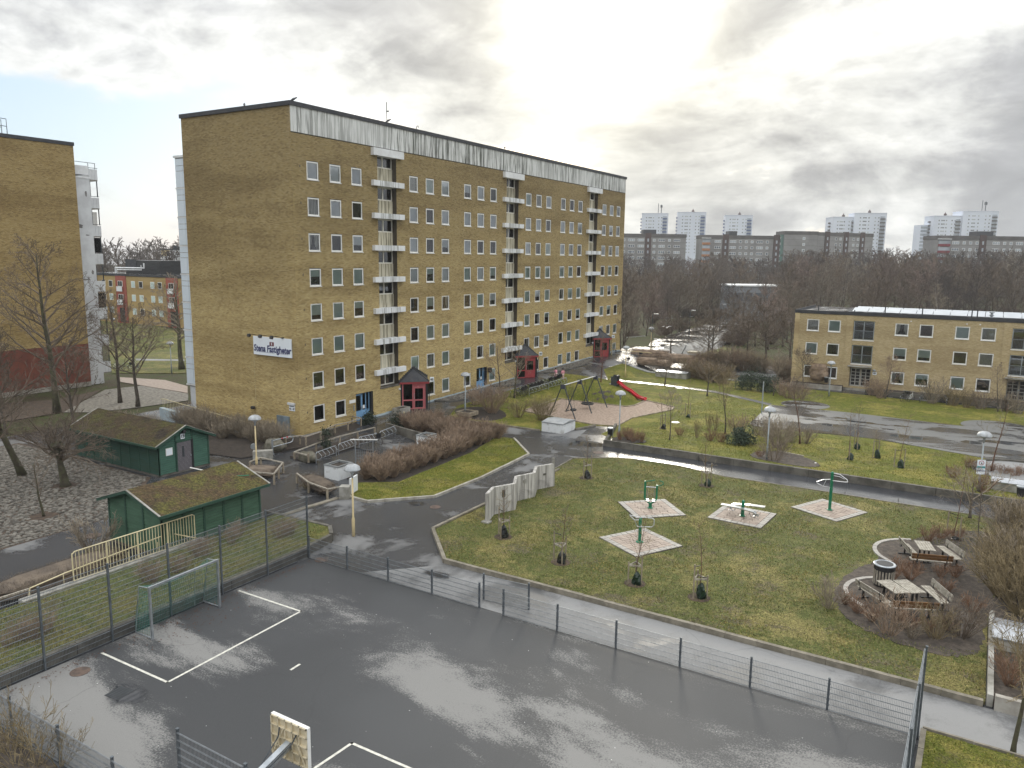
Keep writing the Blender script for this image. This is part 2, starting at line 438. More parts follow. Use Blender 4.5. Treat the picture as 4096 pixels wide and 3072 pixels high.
YB = [(.69,.53,.235), (.60,.455,.20), (.72,.58,.29), (.53,.395,.17), (.70,.545,.26), (.43,.315,.135), (.65,.495,.215)]
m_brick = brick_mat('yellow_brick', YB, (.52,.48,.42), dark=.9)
m_mortar = brick_mat('mortar_yellow', [(.060,.048,.034), (.095,.076,.054)], (.6,.58,.55), True)
m_brick_l = brick_mat('ochre_brick', [tuple(x*f for x, f in zip(c, (.84,.80,.74))) for c in YB], (.55,.5,.42), dark=.35)
YB2 = [(.62,.50,.29), (.55,.435,.25), (.66,.54,.33), (.50,.385,.205), (.60,.485,.285)]
m_brick_r = brick_mat('pale_yellow_brick', YB2, (.7,.66,.6))
m_mortar_r = brick_mat('mortar_dark', [(.12,.10,.075), (.17,.14,.10)], (.7,.7,.7), True)
m_redwall = M('oxide_red_render', (.22,.075,.05), (.16,.055,.04), .6, .85, .2, 20)
m_plinth = M('concrete_plinth', (.40,.38,.34), (.25,.23,.20), 1.2, .9, .3, 30)
m_plinth_b = M('painted_plinth', (.42,.50,.54), (.30,.36,.40), 1.2, .8, .2, 30)
m_conc = M('grey_concrete', (.38,.37,.34), (.20,.19,.165), 1.6, .88, .35, 28)
m_conc_d = M('dark_weathered_concrete', (.15,.14,.12), (.075,.07,.058), 1.3, .9, .35, 25)
m_conc_w = M('white_painted_concrete', (.68,.70,.71), (.36,.36,.34), 1.7, .75, .25, 30, lo=.52, hi=.75)
m_panel = streak_mat('attic_panel_paint', (.68,.69,.68), (.075,.08,.065), .95)
m_slab = streak_mat('balcony_slab_paint', (.74,.76,.78), (.22,.22,.20), .75)
m_slabw = M('white_slab_paint', (.78,.80,.82), (.66,.67,.68), 1, .6)
m_spandrel = streak_mat('spandrel_concrete', (.58,.54,.42), (.15,.13,.085), .95)
m_fascia = M('roof_fascia_felt', (.025,.028,.036), (.045,.045,.05), 2, .6)
m_roof = asphalt('wet_felt_roof', (.045,.045,.048), (.10,.10,.10), .5, rw=.12, rd=.5, puddle=(.5, .52, (1,1.6,1)))
m_white = M('window_frame_paint', (.80,.80,.78), (.72,.72,.70), 3, .45)
m_glass = glass_mat('window_glass')
m_glass_d = glass_mat('door_glass', (.5,.55,.55), 1.5)
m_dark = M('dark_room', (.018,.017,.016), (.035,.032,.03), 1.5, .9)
m_blind = M('teal_roller_blind', (.56,.66,.64), (.50,.60,.58), .7, .8)
m_blind_sky = M('sky_reflection_blind', (.80,.82,.86), (.72,.74,.79), .7, .8)  # pale tone imitates the sky reflected in the panes
m_curt = M('white_curtain', (.74,.73,.70), (.50,.49,.47), 9, .9, stretch=(6,6,.5))
m_curt_d = M('brown_curtain', (.20,.15,.13), (.12,.09,.08), 9, .9, stretch=(6,6,.5))
m_wpanel = M('white_cladding_panel', (.70,.78,.86), (.66,.74,.82), .5, .4)
m_render = M('white_render', (.66,.68,.70), (.54,.55,.57), .7, .8, .2, 30)
m_patch = M('bare_cement_patch', (.24,.23,.23), (.16,.15,.15), 3, .9)
m_red = M('red_porch_paint', (.36,.055,.06), (.29,.04,.045), 2, .45)
m_pink = M('faded_red_paint', (.50,.15,.16), (.42,.11,.12), 2, .5)
m_blue = M('light_blue_paint', (.20,.38,.60), (.16,.31,.51), 2, .5)
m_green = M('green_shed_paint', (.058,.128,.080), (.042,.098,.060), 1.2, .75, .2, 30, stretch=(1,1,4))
m_green_shade = M('shaded_shed_green', (.022,.070,.052), (.022,.058,.038), .8, .75, .2, 30, stretch=(1,1,4))  # darkened copy of the shed green: shade put into the long wall's colour
m_green_t = M('green_trim', (.030,.080,.055), (.022,.062,.042), 1.5, .7)
m_steel = M('galvanised_steel', (.46,.49,.52), (.34,.37,.40), 4, .42, metal=.75)
m_steel_d = M('dark_grey_steel', (.07,.08,.09), (.05,.057,.065), 4, .5, metal=.4)
m_post = M('grey_fence_post', (.15,.17,.19), (.10,.115,.13), 4, .5, metal=.5)
m_wire = M('fence_wire', (.28,.30,.32), (.20,.22,.24), 4, .45, metal=.6)
m_black = M('black_plastic', (.012,.012,.013), (.022,.022,.024), 3, .45)
m_blackmetal = M('black_iron', (.014,.015,.016), (.025,.025,.026), 3, .5)
m_yellow = M('cream_yellow_paint', (.66,.54,.31), (.56,.45,.25), 2, .5)
m_rail = M('pale_yellow_rail', (.70,.62,.40), (.58,.50,.31), 2, .5)
m_lampcap = M('lamp_dome_grey', (.46,.49,.52), (.30,.31,.32), 4, .5, local=True)
m_opal = M('opal_diffuser', (.68,.70,.72), (.6,.62,.64), 3, .3)
m_lampgrey = M('lamp_pole_grey', (.34,.38,.40), (.27,.30,.32), 3, .5, metal=.2)
m_wood = M('grey_weathered_wood', (.40,.37,.31), (.21,.18,.145), 3, .8, .25, 40, stretch=(1,6,1), local=True)
m_wood_p = M('pale_bench_wood', (.36,.335,.285), (.22,.20,.165), 6, .75, .2, 40, local=True)
m_wood_b = M('brown_bench_wood', (.20,.10,.035), (.12,.06,.022), 4, .7, .2, 40, local=True)
m_post_w = M('timber_post', (.33,.28,.21), (.20,.165,.12), 4, .85, .2, 40, local=True)
m_gym_g = M('gym_green_paint', (.010,.17,.085), (.008,.14,.07), 3, .35)
m_chrome = M('brushed_stainless', (.62,.63,.64), (.52,.53,.54), 5, .28, metal=.9)
m_slide = M('slide_red', (.52,.015,.030), (.44,.012,.025), 2, .3)
m_sand = M('playground_sand', (.37,.285,.225), (.24,.18,.14), 4.5, .95, .6, 8, lo=.4, hi=.6)
m_soil = M('dark_bed_soil', (.055,.043,.034), (.028,.022,.018), 5, .95, .8, 14)
m_soil_l = M('pale_bed_soil', (.090,.072,.058), (.042,.034,.028), 4, .95, .8, 14)
m_leaf_l = M('leaf_litter', (.085,.058,.04), (.045,.032,.024), 3, .95, .8, 9)
m_bark = M('grey_brown_bark', (.12,.10,.082), (.065,.055,.044), 5, .9, .4, 30)
m_bark_m = M('mossy_bark', (.085,.085,.045), (.055,.045,.033), 3, .9, .4, 30)
m_bark_r = M('red_brown_bark', (.15,.075,.05), (.09,.05,.036), 5, .85)
m_twig = M('brown_twigs', (.185,.145,.108), (.115,.09,.07), 2, .9, orand=(.75,1.25))
m_twig_g = M('grey_twigs', (.30,.25,.19), (.19,.16,.12), 2, .9)
m_twig_r = M('reddish_twigs', (.33,.245,.175), (.20,.145,.105), 2, .9)
m_twig_o = M('orange_brown_twigs', (.27,.16,.10), (.16,.098,.064), 2, .9)
m_twig_y = M('olive_twigs', (.26,.205,.115), (.165,.13,.075), 2, .9)
m_birch = M('pale_birch_bark', (.50,.47,.43), (.2,.18,.16), 3, .8)
m_forest = M('distant_wood_twigs', (.125,.103,.090), (.085,.07,.064), .06, .95)
m_ever = M('evergreen_leaf', (.030,.045,.022), (.016,.026,.013), 3, .6)
m_conif = M('conifer_green', (.055,.08,.048), (.032,.05,.032), 3, .8)
m_bag = M('green_water_bag', (.012,.035,.020), (.006,.016,.011), 5, .28, .5, 9, local=True)
m_bagb = M('black_water_bag', (.010,.012,.013), (.02,.022,.022), 5, .28, .5, 9, local=True)
m_paver = M('pale_paver', (.36,.345,.315), (.28,.26,.24), 3, .7)
m_paver_p = M('pink_paver', (.36,.29,.24), (.27,.215,.18), 3, .7)
m_line = M('court_line_paint', (.72,.70,.62), (.50,.49,.44), 5, .7)
m_iron = M('rusty_manhole_iron', (.13,.088,.068), (.075,.055,.045), 4, .7, .4, 30)
m_stone = M('field_cobble', (.20,.185,.16), (.060,.054,.046), 3, .85)
m_rock = M('granite_boulder', (.17,.155,.125), (.085,.08,.055), 3, .9, .5, 14, local=True)
m_net = M('goal_net', (.05,.21,.17), (.04,.16,.13), 3, .7)
m_leaves = M('dead_leaves', (.14,.065,.035), (.07,.035,.022), 9, .9)
m_skin = M('skin', (.50,.30,.22), (.45,.26,.19), 2, .6)
m_pinkcloth = M('pink_jacket', (.72,.32,.38), (.62,.25,.32), 6, .8)
m_pinkpale = M('pale_pink_trousers', (.70,.50,.52), (.6,.42,.45), 6, .8)
m_hair = M('dark_hair', (.012,.01,.009), (.02,.017,.015), 5, .6)
m_navy = M('sign_navy', (.012,.018,.12), (.010,.015,.10), 3, .5)
m_signw = M('sign_white', (.80,.85,.90), (.76,.81,.87), 1, .4)
m_maroon = M('emblem_maroon', (.16,.035,.05), (.14,.03,.04), 2, .5)
m_backb = M('cream_backboard', (.66,.58,.42), (.52,.45,.31), 2, .6)
m_moss = None
def moss(name='mossy_felt_roof', k=1.0):
    m_, t = mat_new(name); p = pos(t)
    a = t.noise(p, 1.1, 7, .65); f = t.noise(p, 9, 6, .75)
    col = t.mix(t.mapr(a, .40, .62), (.092*k,.060*k,.028*k,1), (.105*k,.095*k,.022*k,1))
    col = t.mix(t.mapr(t.noise(p, .6, 6, .6), .55, .7), col, (.032,.022,.014,1))
    col = t.mix(1.0, col, t.ramp(f, [(.34,.22),(.52,1.0),(.68,2.2)]), 'MULTIPLY')
    finish(t, Base_Color=col, Roughness=.95, Normal=bump(t, f, 1.0, .12)); return m_
m_kerb = M('brown_grey_kerb', (.25,.225,.18), (.15,.135,.105), 2.2, .9, .3, 28)
m_kerbp = M('pale_kerb', (.40,.38,.33), (.27,.25,.21), 2.2, .9, .3, 28)
m_moss = moss(); m_moss_d = moss('dark_mossy_roof', .62)
def boards_mat(): pass
# ---------------------------------------------------------------- ground
def court_bias(t, p):
    # where the court has dried: a band along it and the near left corner
    s = t.n('ShaderNodeSeparateXYZ', Vector=p); X, Y = s.outputs[0], s.outputs[1]
    a = t.m('MULTIPLY', t.m('MULTIPLY', t.mapr(t.m('SUBTRACT', Y, t.m('MULTIPLY', t.m('ADD', X, 20), -.12)), 18.6, 20.3), t.mapr(Y, 22.2, 23.8, 1.0, 0.0)), t.mapr(X, -23, -18))
    b = t.m('MULTIPLY', t.mapr(Y, 13.0, 14.6, 1.0, 0.0), t.mapr(X, -22, -18.5, 1.0, 0.0))
    c = t.m('MULTIPLY', t.m('MULTIPLY', t.mapr(X, -21.5, -20.5, 1, 0), t.mapr(Y, 14.8, 16)), t.mapr(Y, 18.5, 20, 1, 0))
    return t.m('SUBTRACT', t.m('ADD', t.m('ADD', t.m('MULTIPLY', a, .085), t.m('MULTIPLY', b, .10)), t.m('MULTIPLY', c, .06)), .045)
m_path = asphalt('damp_path_asphalt', (.052,.054,.060), (.17,.17,.17), .22, (.55, .62), rw=.27, rd=.75, loc=(3,1,0), fine=.25)
m_court = asphalt('court_asphalt', (.050,.052,.056), (.23,.226,.218), .23, (.49, .565), rw=.62, rd=.9, stretch=(.36,.85,1), loc=(9.3,2.1,0), grain=.34, bias=lambda t, p: court_bias(t, p), fine=.4)
m_walk = asphalt('pale_worn_walk', (.095,.097,.10), (.24,.24,.24), .3, (.38, .54), rw=.42, rd=.8, loc=(5,3,0), fine=.5)
m_wetwalk = asphalt('wet_walk', (.055,.058,.066), (.10,.10,.105), .2, (.52, .7), rw=.16, rd=.42, stretch=(.5,1,1), puddle=(.16,.53,(.6,1.3,1),(3.1,0,0)), pud_rough=.06)
m_plaza = asphalt('puddled_plaza', (.075,.075,.078), (.15,.15,.145), .20, (.48, .53), rw=.20, rd=.55, stretch=(.55,1.35,1), loc=(2.2,.6,0), puddle=(.33, .585, (.55,1.35,1), (5.2,1.6,0)), pud_rough=.05)
m_road = asphalt('far_wet_road', (.10,.10,.10), (.16,.16,.155), .2, rw=.2, rd=.5, puddle=(.25,.5,(1,1,1)))
m_grass = grass_mat('lawn_grass', (.095,.115,.034), (.120,.135,.046), (.165,.150,.050), (.115,.098,.052))
m_grass_b = grass_mat('mossy_lawn_grass', (.105,.120,.020), (.145,.150,.030), (.24,.21,.055), (.115,.105,.042), 37.0)
m_grass_w = grass_mat('worn_lawn_grass', (.098,.112,.034), (.128,.132,.046), (.225,.195,.075), (.125,.105,.070), 71.0)
m_wild = grass_mat('rough_ground', (.060,.075,.025), (.07,.065,.035), (.075,.058,.04), (.06,.045,.032), 11.0)

mb = MB(); N = 64
ring = [(0.0, 0.0)]
radii = [40, 90, 160, 300, 600, 950]
mb.v = [(0, 0, -.06)]
for r in radii:
    for i in range(N):
        a = 2*PI*i/N; mb.v.append((r*math.cos(a), r*math.sin(a), -.06))
for i in range(N): mb.face(0, 1+i, 1+(i+1) % N)
for k in range(len(radii)-1):
    for i in range(N): a = 1+k*N; mb.face(a+i, a+N+i, a+N+(i+1) % N, a+(i+1) % N)
struct('ground', mb, m_wild, 'rough open ground around the estate')

struct('courtyard_paving', MB().prism([(-66,-12),(14,-12),(14,98),(-46,118),(-66,118)], -.05, 0), m_path, 'damp dark asphalt of the courtyard paths')
struct('entrance_path', fitted([(-46.2,43.2),(-37.6,43.2),(-37.6,97),(-33,117),(-46.2,117)], lambda x, y: bz(x, y)+.004, 1.2), m_path, 'damp dark path climbing along the tall facade')
struct('sports_court', MB().prism([(-27.35,10.8),(-.76,10.8),(-.76,25.75),(-27.35,25.75)], -.02, .004), m_court, 'asphalt sports court with damp and dry patches')
struct('walkway', MB().prism([(-24,25.83),(14,25.83),(14,28.8),(-21.2,28.8)], -.02, .006), m_walk, 'pale worn walkway beside the court fence')
struct('wet_walkway', MB().prism([(-27,50.5),(-24.5,50.9),(-22,51.9),(14,51.2),(14,54.9),(-25.1,54.9),(-27.5,60.5),(-29,60.5)], -.02, .006), m_wetwalk, 'wet shining walkway below the retaining wall')

def lawn(name, poly, z1, mt, label, step=1.2, rough=.03, seed=1):
    """lawn as a gently uneven grid clipped to an outline, with a skirt"""
    rng = random.Random(seed)
    mb = fitted(poly, z1 if callable(z1) else (lambda x, y: z1+rough*.6*math.sin(x*.8+y*.5)*math.sin(y*.9-x*.3)), step, .3, seed)
    return struct(name, mb, mt, label)
main_lawn = [(-24.54,32.11),(-21.42,29.06),(1.06,28.98),(1.06,36),(2.2,44),(2.9,50.0),(.67,51.38),(-4,51.3),(-8,51.36),(-14.4,51.15),(-18.06,52.05),(-21.54,51.95),(-22.51,51.6),(-25.1,49.67),(-24.89,46.52),(-24.5,37.22)]
lawn('gym_lawn', main_lawn, .12, m_grass_w, 'worn winter lawn with the outdoor gym')
lawn('side_bed_ground', [(1.27,28.95),(14,28.95),(14,50),(2.9,49.95),(2.15,44),(1.0,36.6),(1.27,36)], .3, m_soil_l, 'bare planting bed right of the lawn')
lawn('corner_lawn', [(-.62,26.0),(-.55,-4),(9,-4),(9,25.2),(2.2,26.0)], .16, m_grass_b, 'grass corner outside the court fence')
lawn('strip_lawn', [(-32.85,2),(-27.75,2),(-27.75,25.7),(-27.9,27.75),(-28.9,28.7),(-32.85,28.6)], .4, m_grass, 'raised grass strip behind the court fence')
lawn('hedge_lawn', [(-32.5,34.0),(-30.9,33.9),(-28.2,36.9),(-28.08,41.8),(-28.6,49.0),(-32.2,52.7),(-33.6,52.6),(-32.4,47),(-31.9,38),(-33.9,36.4)], .10, m_grass_b, 'mossy lawn strip beside the brown hedge')
gzb = lambda x, y: bz(x, y)
lawn('play_lawn', [(-42.8,59.8),(-41.2,56.3),(-31.8,56.75),(-29.7,58.8),(-28.95,61.2),(-27.15,62.0),(-27.1,58.6),(-25.2,57.4),(-25.16,63),(-25.1,96),(-41.3,96),(-41.2,89.3),(-38.6,85.0),(-42.9,82.2)], lambda x, y: gzb(x, y)+.012, m_grass_b, 'mossy lawn round the playground')
mb = MB()
nx, ny = 46, 46
xs = [-25.16+i*(13.16+25.16)/nx for i in range(nx+1)]; ys = [55.05+j*(96-55.05)/ny for j in range(ny+1)]
rl = random.Random(5)
for j in range(ny+1):
    for i in range(nx+1):
        mb.v.append((xs[i], ys[j], gz(xs[i], ys[j])+.030+.014*math.sin(xs[i]*.9+ys[j])*math.sin(ys[j]*.7)*(1 if j else 0)))
for j in range(ny):
    for i in range(nx): a = j*(nx+1)+i; mb.face(a, a+1, a+nx+2, a+nx+1)
struct('upper_lawn', mb, m_grass_b, 'lawn above the retaining wall')

# mound behind the sand pit
mb = MB(); nm = 40
for j in range(nm+1):
    for i in range(nm+1):
        x = -38.8+i*8.4/nm; y = 71.0+j*8.4/nm
        zz = gz(x, y); mb.v.append((x, y, zz+.02 if zz > .03 else -.02))
for j in range(nm):
    for i in range(nm): a = j*(nm+1)+i; mb.face(a, a+1, a+nm+2, a+nm+1)
o = struct('play_mound', mb, m_grass_b, 'grassy mound carrying the red slide')
o.data.polygons.foreach_set('use_smooth', [True]*len(o.data.polygons))
mb = MB(); 
for j in range(13):
    for i in range(13):
        x = -34.6+i*2.6/12; y = 71.35+j*2.0/12
        q = ((x+33.3)/1.3)**2+((y-72.4)/1.0)**2
        mb.v.append((x, y, gz(x, y)+(.03-.05*q+.05*math.sin(x*5)*math.sin(y*6))))
for j in range(12):
    for i in range(12): a = j*13+i; mb.face(a, a+1, a+14, a+13)
struct('bare_mound_face', mb, m_soil_l, 'bare earth on the front of the mound')

sand = [(-37.92,70.9),(-37.5,63.1),(-29.55,61.5),(-27.24,62.04),(-27.3,63.4),(-27.5,66),(-25.8,72.05),(-26.1,73.6),(-29.9,75.4),(-29.7,72.05),(-30.2,71.0)]
mbs = MB().prism(sand, -.02, .024)
struct('sand_pit', mbs, m_sand, 'sand surface of the playground')
plaza = [(-18.42,80.4),(-17.7,70.06),(-17.1,69.1),(-15.2,69.0),(-11,69.6),(-7.2,69.9),(-.63,68.1),(3.06,66.7),(13,63.5),(13,77.6),(3.3,79.2),(-1,80.04),(-10.5,80.8)]
def lift(poly, dz):
    if any(-46.5 < p[0] < -37.6 and p[1] > 33 for p in poly): return fitted(poly, lambda x, y: bz(x, y)+dz, 1.2)
    return MB().prism(poly, -.02, dz)
struct('puddled_plaza', lift(plaza, .062), m_plaza, 'asphalt square covered by bright puddles')
circ = lambda cx, cy, r, k=28, sy=1.0: [(cx+r*math.cos(2*PI*i/k), cy+r*sy*math.sin(2*PI*i/k)) for i in range(k)]
struct('round_plaza_bay', lift(circ(-15.4,82.6,2.35), .057), m_plaza, 'round wet asphalt bay behind the square, left')
struct('round_plaza_bay', lift(circ(1.4,81.5,2.9), .057), m_plaza, 'round wet asphalt bay behind the square, right')
struct('round_front_bay', lift(circ(2.9,64.2,3.0), .16), m_walk, 'round paved bay with a kerb in front of the square')
struct('narrow_path', lift([(-38.6,86.5),(-31.8,86.35),(-25.6,85.45),(-18.4,81.2),(-18.4,80.1),(-25.3,84.3),(-31.5,85.4),(-38.4,85.3)], .055), m_path, 'narrow dark path across the lawn')
struct('concrete_path', lift([(-41.4,95.3),(-34.6,94.0),(-26,94.3),(-20,94.8),(-20,95.6),(-26,95.2),(-34.6,95.0),(-41.4,96.2)], .06), m_walk, 'pale concrete path along the hedge')
struct('facade_path', lift([(-20,93.2),(14,91.4),(14,95.2),(-20,95.2)], .06), m_path, 'dark path in front of the low brick house')
for nm_, poly, zz, mt, lb in [
    ('end_wall_bed', [(-58,42.9),(-58,36.2),(-50,35.6),(-45.2,36.4),(-43.8,41.3),(-44.1,45.4),(-44.7,48.6),(-46.1,49.2),(-46.15,42.9)], .02, m_soil, 'dark planting bed at the foot of the end wall'),
    ('hedge_bed', [(-35.4,36.9),(-33.8,36.4),(-31.95,38),(-32.4,47),(-33.6,52.5),(-38,54.2),(-41.5,52.5),(-41,49.5),(-36,49)], .045, m_soil, 'soil under the brown hedge'),
    ('bike_bed', [(-42.6,38.6),(-40.5,38.2),(-40.9,46.8),(-42.8,47)], .03, m_soil, 'narrow soil bed behind the bike racks'),
    ('shrub_bed', [(-42.6,59.5),(-41.3,57),(-37.5,56.9),(-37.2,60.5),(-40,62.4)], .03, m_soil, 'soil bed with bare shrubs by the path'),
    ('bench_bed', [(-4.7,34.2),(-3.0,31.9),(.9,31.6),(.95,36),(1.9,44),(1.9,48.4),(-.6,48.2),(-2.6,44.5),(-3.4,41.6),(-4.9,37.3)], .135, m_soil_l, 'planting bed round the benches'),
    ('wall_bed', [(-25,55.3),(-22.4,55.3),(-22.1,57.2),(-24.9,57.8)], 'g', m_soil, 'bed with red stems behind the wall'),
    ('lamp_bed', [(-14.2,56.0),(-9.0,55.6),(-9.8,58.6),(-12.6,60.6),(-14.4,59.3)], 'g', m_soil_l, 'worn bed round the lamp above the wall')]:
    mb = MB(); a = list(poly)
    # soften the outline
    for _ in range(2):
        b = []
        for i in range(len(a)):
            p, q = a[i], a[(i+1) % len(a)]
            b += [(p[0]*.75+q[0]*.25, p[1]*.75+q[1]*.25), (p[0]*.25+q[0]*.75, p[1]*.25+q[1]*.75)]
        a = b
    if nm_ in ('end_wall_bed', 'hedge_bed', 'bike_bed'): a = list(poly)
    else:
        rb_ = random.Random(len(nm_)); b = []
        for i in range(len(a)):
            p, q = a[i], a[(i+1) % len(a)]
            for k in range(4): b.append((p[0]+(q[0]-p[0])*k/4+rb_.uniform(-.09,.09), p[1]+(q[1]-p[1])*k/4+rb_.uniform(-.09,.09)))
        a = b
    struct(nm_, fitted(a, lambda x, y: gz(x, y)+.062, .8) if zz == 'g' else lift(a, zz), mt, lb)

# ground behind the main block and round the left block
def sheet(name, pts, zz, mt, label): return struct(name, lift([(p.x, p.y) for p in pts], zz), mt, label)
sheet('gravel_yard', [spot('E',930,130,0), spot('E',1250,95,0), spot('E',1665,165,0), spot('E',1665,225,0), spot('E',1240,285,0), spot('E',820,330,0), spot('E',560,330,0)], .012, M('yard_pebbles',(.24,.225,.195),(.11,.10,.085),3.2,.85,.5,12), 'pebble paved yard between the tall blocks')
sheet('brick_pavement', [spot('E',1060,20,0), spot('E',1460,45,0), spot('E',1660,100,0), spot('E',1660,160,0), spot('E',1250,92,0), spot('E',1060,60,0)], .02, m_paver_p, 'pinkish paved square between the tall blocks')
sheet('back_lawn', [spot('Q',1120,1060,0), spot('Q',1450,1045,0), spot('Q',2060,1200,0), spot('Q',2060,1640,0), spot('Q',1240,1640,0)], .012, m_grass_w, 'lawn seen in the gap between the tall blocks')
sheet('back_path', [spot('Q',1500,1480,0), spot('Q',2040,1490,0), spot('Q',2040,1505,0), spot('Q',1500,1500,0)], .03, m_walk, 'pale path across the back lawn')
sheet('left_bed', [spot('E',0,250,0), spot('E',480,220,0), spot('E',900,130,0), spot('E',560,330,0), spot('E',0,420,0)], .012, m_leaf_l, 'leaf strewn bed before the left block')
sheet('cobble_bed', [Vector((-63,30.0,0)), Vector((-46.2,29.9,0)), Vector((-40.9,24.6,0)), Vector((-40.7,10,0)), Vector((-63,10,0))], .006, m_leaf_l, 'earth between the cobbles')
# road and open ground towards the wood
sheet('wood_road', [spot('C',250,605,0), spot('C',640,650,0), spot('C',1010,560,0), spot('C',1250,400,0), spot('C',1480,190,0), spot('C',1450,165,0), spot('C',1060,275,0), spot('C',620,420,0), spot('C',280,540,0)], .02, m_road, 'wet grey road leading into the wood')
sheet('wood_path', [spot('C',300,205,0), spot('C',700,170,0), spot('C',900,150,0), spot('C',900,166,0), spot('C',700,188,0), spot('C',300,222,0)], .02, m_road, 'wet footpath crossing the wood')
sheet('wood_yard', [spot('C',0,480,0), spot('C',300,470,0), spot('C',360,600,0), spot('C',150,600,0), spot('C',0,600,0)], .012, m_wild, 'worn yard at the far corner of the tall block')
sheet('wood_meadow', [spot('C',760,610,0), spot('C',1100,520,0), spot('C',1620,640,0), spot('C',1750,720,0), spot('C',800,720,0)], .012, m_grass, 'green meadow between the road and the low house')
sheet('verge', [spot('C',620,300,0), spot('C',900,250,0), spot('C',1000,290,0), spot('C',780,350,0)], .012, m_grass_w, 'grass verge by the wood road')

# kerbs and edging: each stone is a piece of the kerb
def kerb(name, label, pts, w=.14, z0=-.02, z1=.2, L=1.0, mt=None, gap=.012, closed=False):
    root = thing(name, label, 'kerb', (pts[0][0], pts[0][1], 0)); off = root.location
    me = {}
    for i in range(len(pts)-(0 if closed else 1)):
        a = Vector((*pts[i], 0)); b = Vector((*pts[(i+1) % len(pts)], 0)); d = b-a; n = max(1, round(d.length/L)); l = d.length/n
        key = round(l, 2)
        if key not in me: me[key] = MB().box(-l/2+gap/2, l/2-gap/2, -w/2, w/2, z0, z1).mesh('kerb_stone', mt or m_kerb)
        ang = math.atan2(d.y, d.x)
        for k in range(n):
            c = a+d*((k+.5)/n)
            o = put('kerb_stone', me[key], root, (c.x-off.x, c.y-off.y, random.Random(i*99+k).uniform(-.008, .008)), ang+random.Random(i*7+k).uniform(-.006, .006))
    return root
kerb('lawn_kerb', 'long concrete edging along the front of the gym lawn', [(-24.55,46.4),(-24.6,37.2),(-24.6,32.1),(-21.45,28.92),(1.0,28.9)], .18, -.02, .22, 1.25)
kerb('lawn_edge', 'thin edging at the far side of the gym lawn', [(2.9,50.1),(.7,51.45),(-4,51.38),(-8,51.43),(-14.4,51.23),(-18.06,52.12),(-21.54,52.05),(-22.6,51.7),(-25.2,49.7),(-24.95,46.6)], .07, -.02, .15, 1.5)
kerb('hedge_kerb', 'pale rounded kerb round the hedge lawn', [(-33.3,34.2),(-32.5,33.92),(-30.85,33.82),(-28.1,36.86),(-28.0,41.8),(-28.52,49.02),(-32.15,52.8)], .16, -.02, .16, 1.0, m_kerbp)
kerb('play_kerb', 'kerb between the path and the playground lawn', [(-42.9,59.8),(-41.25,56.2),(-31.9,56.65)], .14, -.02, .13, 1.0)
kerb('play_kerb', 'short kerb right of the concrete utility box', [(-29.6,58.75),(-28.85,61.2)], .14, -.02, .13, 1.0)
kerb('sand_edge', 'timber edging round the sand pit', sand, .12, -.02, .10, 1.6, m_post_w, closed=True)
kerb('strip_kerb', 'concrete step edge between the court corner and the hedge lawn', [(-33.3,28.5),(-32.9,33.5)], .34, -.02, .07, 1.0)
kerb('corner_kerb', 'low edging of the grass corner outside the court', [(-.62,26.1),(2.2,26.1),(9,25.3)], .08, -.02, .2, 1.2)
kerb('corner_kerb', 'low edging beside the tall court fence', [(-.58,26.0),(-.52,12)], .16, -.02, .2, 1.2)
kerb('bay_kerb', 'dark kerb round the front bay of the square', [(2.9+3.05*math.cos(a), 64.2+3.05*math.sin(a)) for a in [PI*.15+i*PI*.85/10 for i in range(12)]], .12, -.02, .3, .9, m_conc_d)
# concrete walls, cast in lengths with open joints
def wall_run(name, label, p, q, h, w=.22, L=2.5, mt=None, z0=-.02, cat='wall', cap=None):
    root = thing(name, label, cat, (p[0], p[1], 0)); a = Vector((*p, 0)); b = Vector((*q, 0)); d = b-a
    n = max(1, round(d.length/L)); l = d.length/n; ang = math.atan2(d.y, d.x)
    me = MB().box(-l/2+.012, l/2-.012, -w/2, w/2, z0, h).mesh('wall_block', mt or m_conc_d)
    for k in range(n):
        c = d*((k+.5)/n); put('wall_block', me, root, (c.x, c.y, random.Random(k).uniform(-.012, .006)), ang)
    return root
wall_run('retaining_wall', 'long low concrete wall between wet path and upper lawn', (-25.15,54.98), (13.5,54.98), .50, .24, 2.6)
wall_run('retaining_wall', 'short return of the low wall beside the sand pit path', (-25.15,55.12), (-27.2,61.9), .34, .2, 1.8)
wall_run('strip_wall', 'dark retaining wall along the foot of the tall court fence', (-27.62,3), (-27.62,25.9), .46, .2, 2.4, m_conc_d)
wall_run('strip_wall', 'end of the grass strip wall by the yellow lamp', (-27.75,25.95), (-28.0,27.9), .44, .2, 1.3)
wall_run('strip_wall', 'back wall of the grass strip towards the sheds', (-28.05,28.0), (-29.0,28.85), .44, .2, 1.3)
wall_run('strip_wall', 'wall closing the grass strip at the walk', (-29.1,28.85), (-33.6,28.65), .42, .2, 1.6)
wall_run('bed_wall', 'concrete wall of the bed at the right edge of the lawn', (1.18,28.95), (1.18,36.5), .42, .18, 2.5, m_conc)
wall_run('bed_wall', 'front wall of the right bed beside the walkway', (1.3,28.86), (13,28.86), .52, .2, 1.4, m_plinth)
wall_run('bike_wall', 'low concrete wall behind the bike court', (-42.3,48.9), (-36.4,47.35), .8, .2, 2.0, m_conc_d)
wall_run('house_bed_wall', 'low bed wall left of the low house entrance', (-19.4,94.0), (-13.7,94.0), .55, .22, 1.9, m_plinth)
wall_run('house_bed_wall', 'low bed wall right of the low house entrance', (-11.2,93.6), (12,92.4), .55, .22, 2.0, m_conc_d)
struct('house_bed', MB().prism([(-19.4,94.1),(-13.8,94.1),(-13.8,95.36),(-19.4,95.36)], 0, .5), m_soil, 'bed left of the low house entrance')
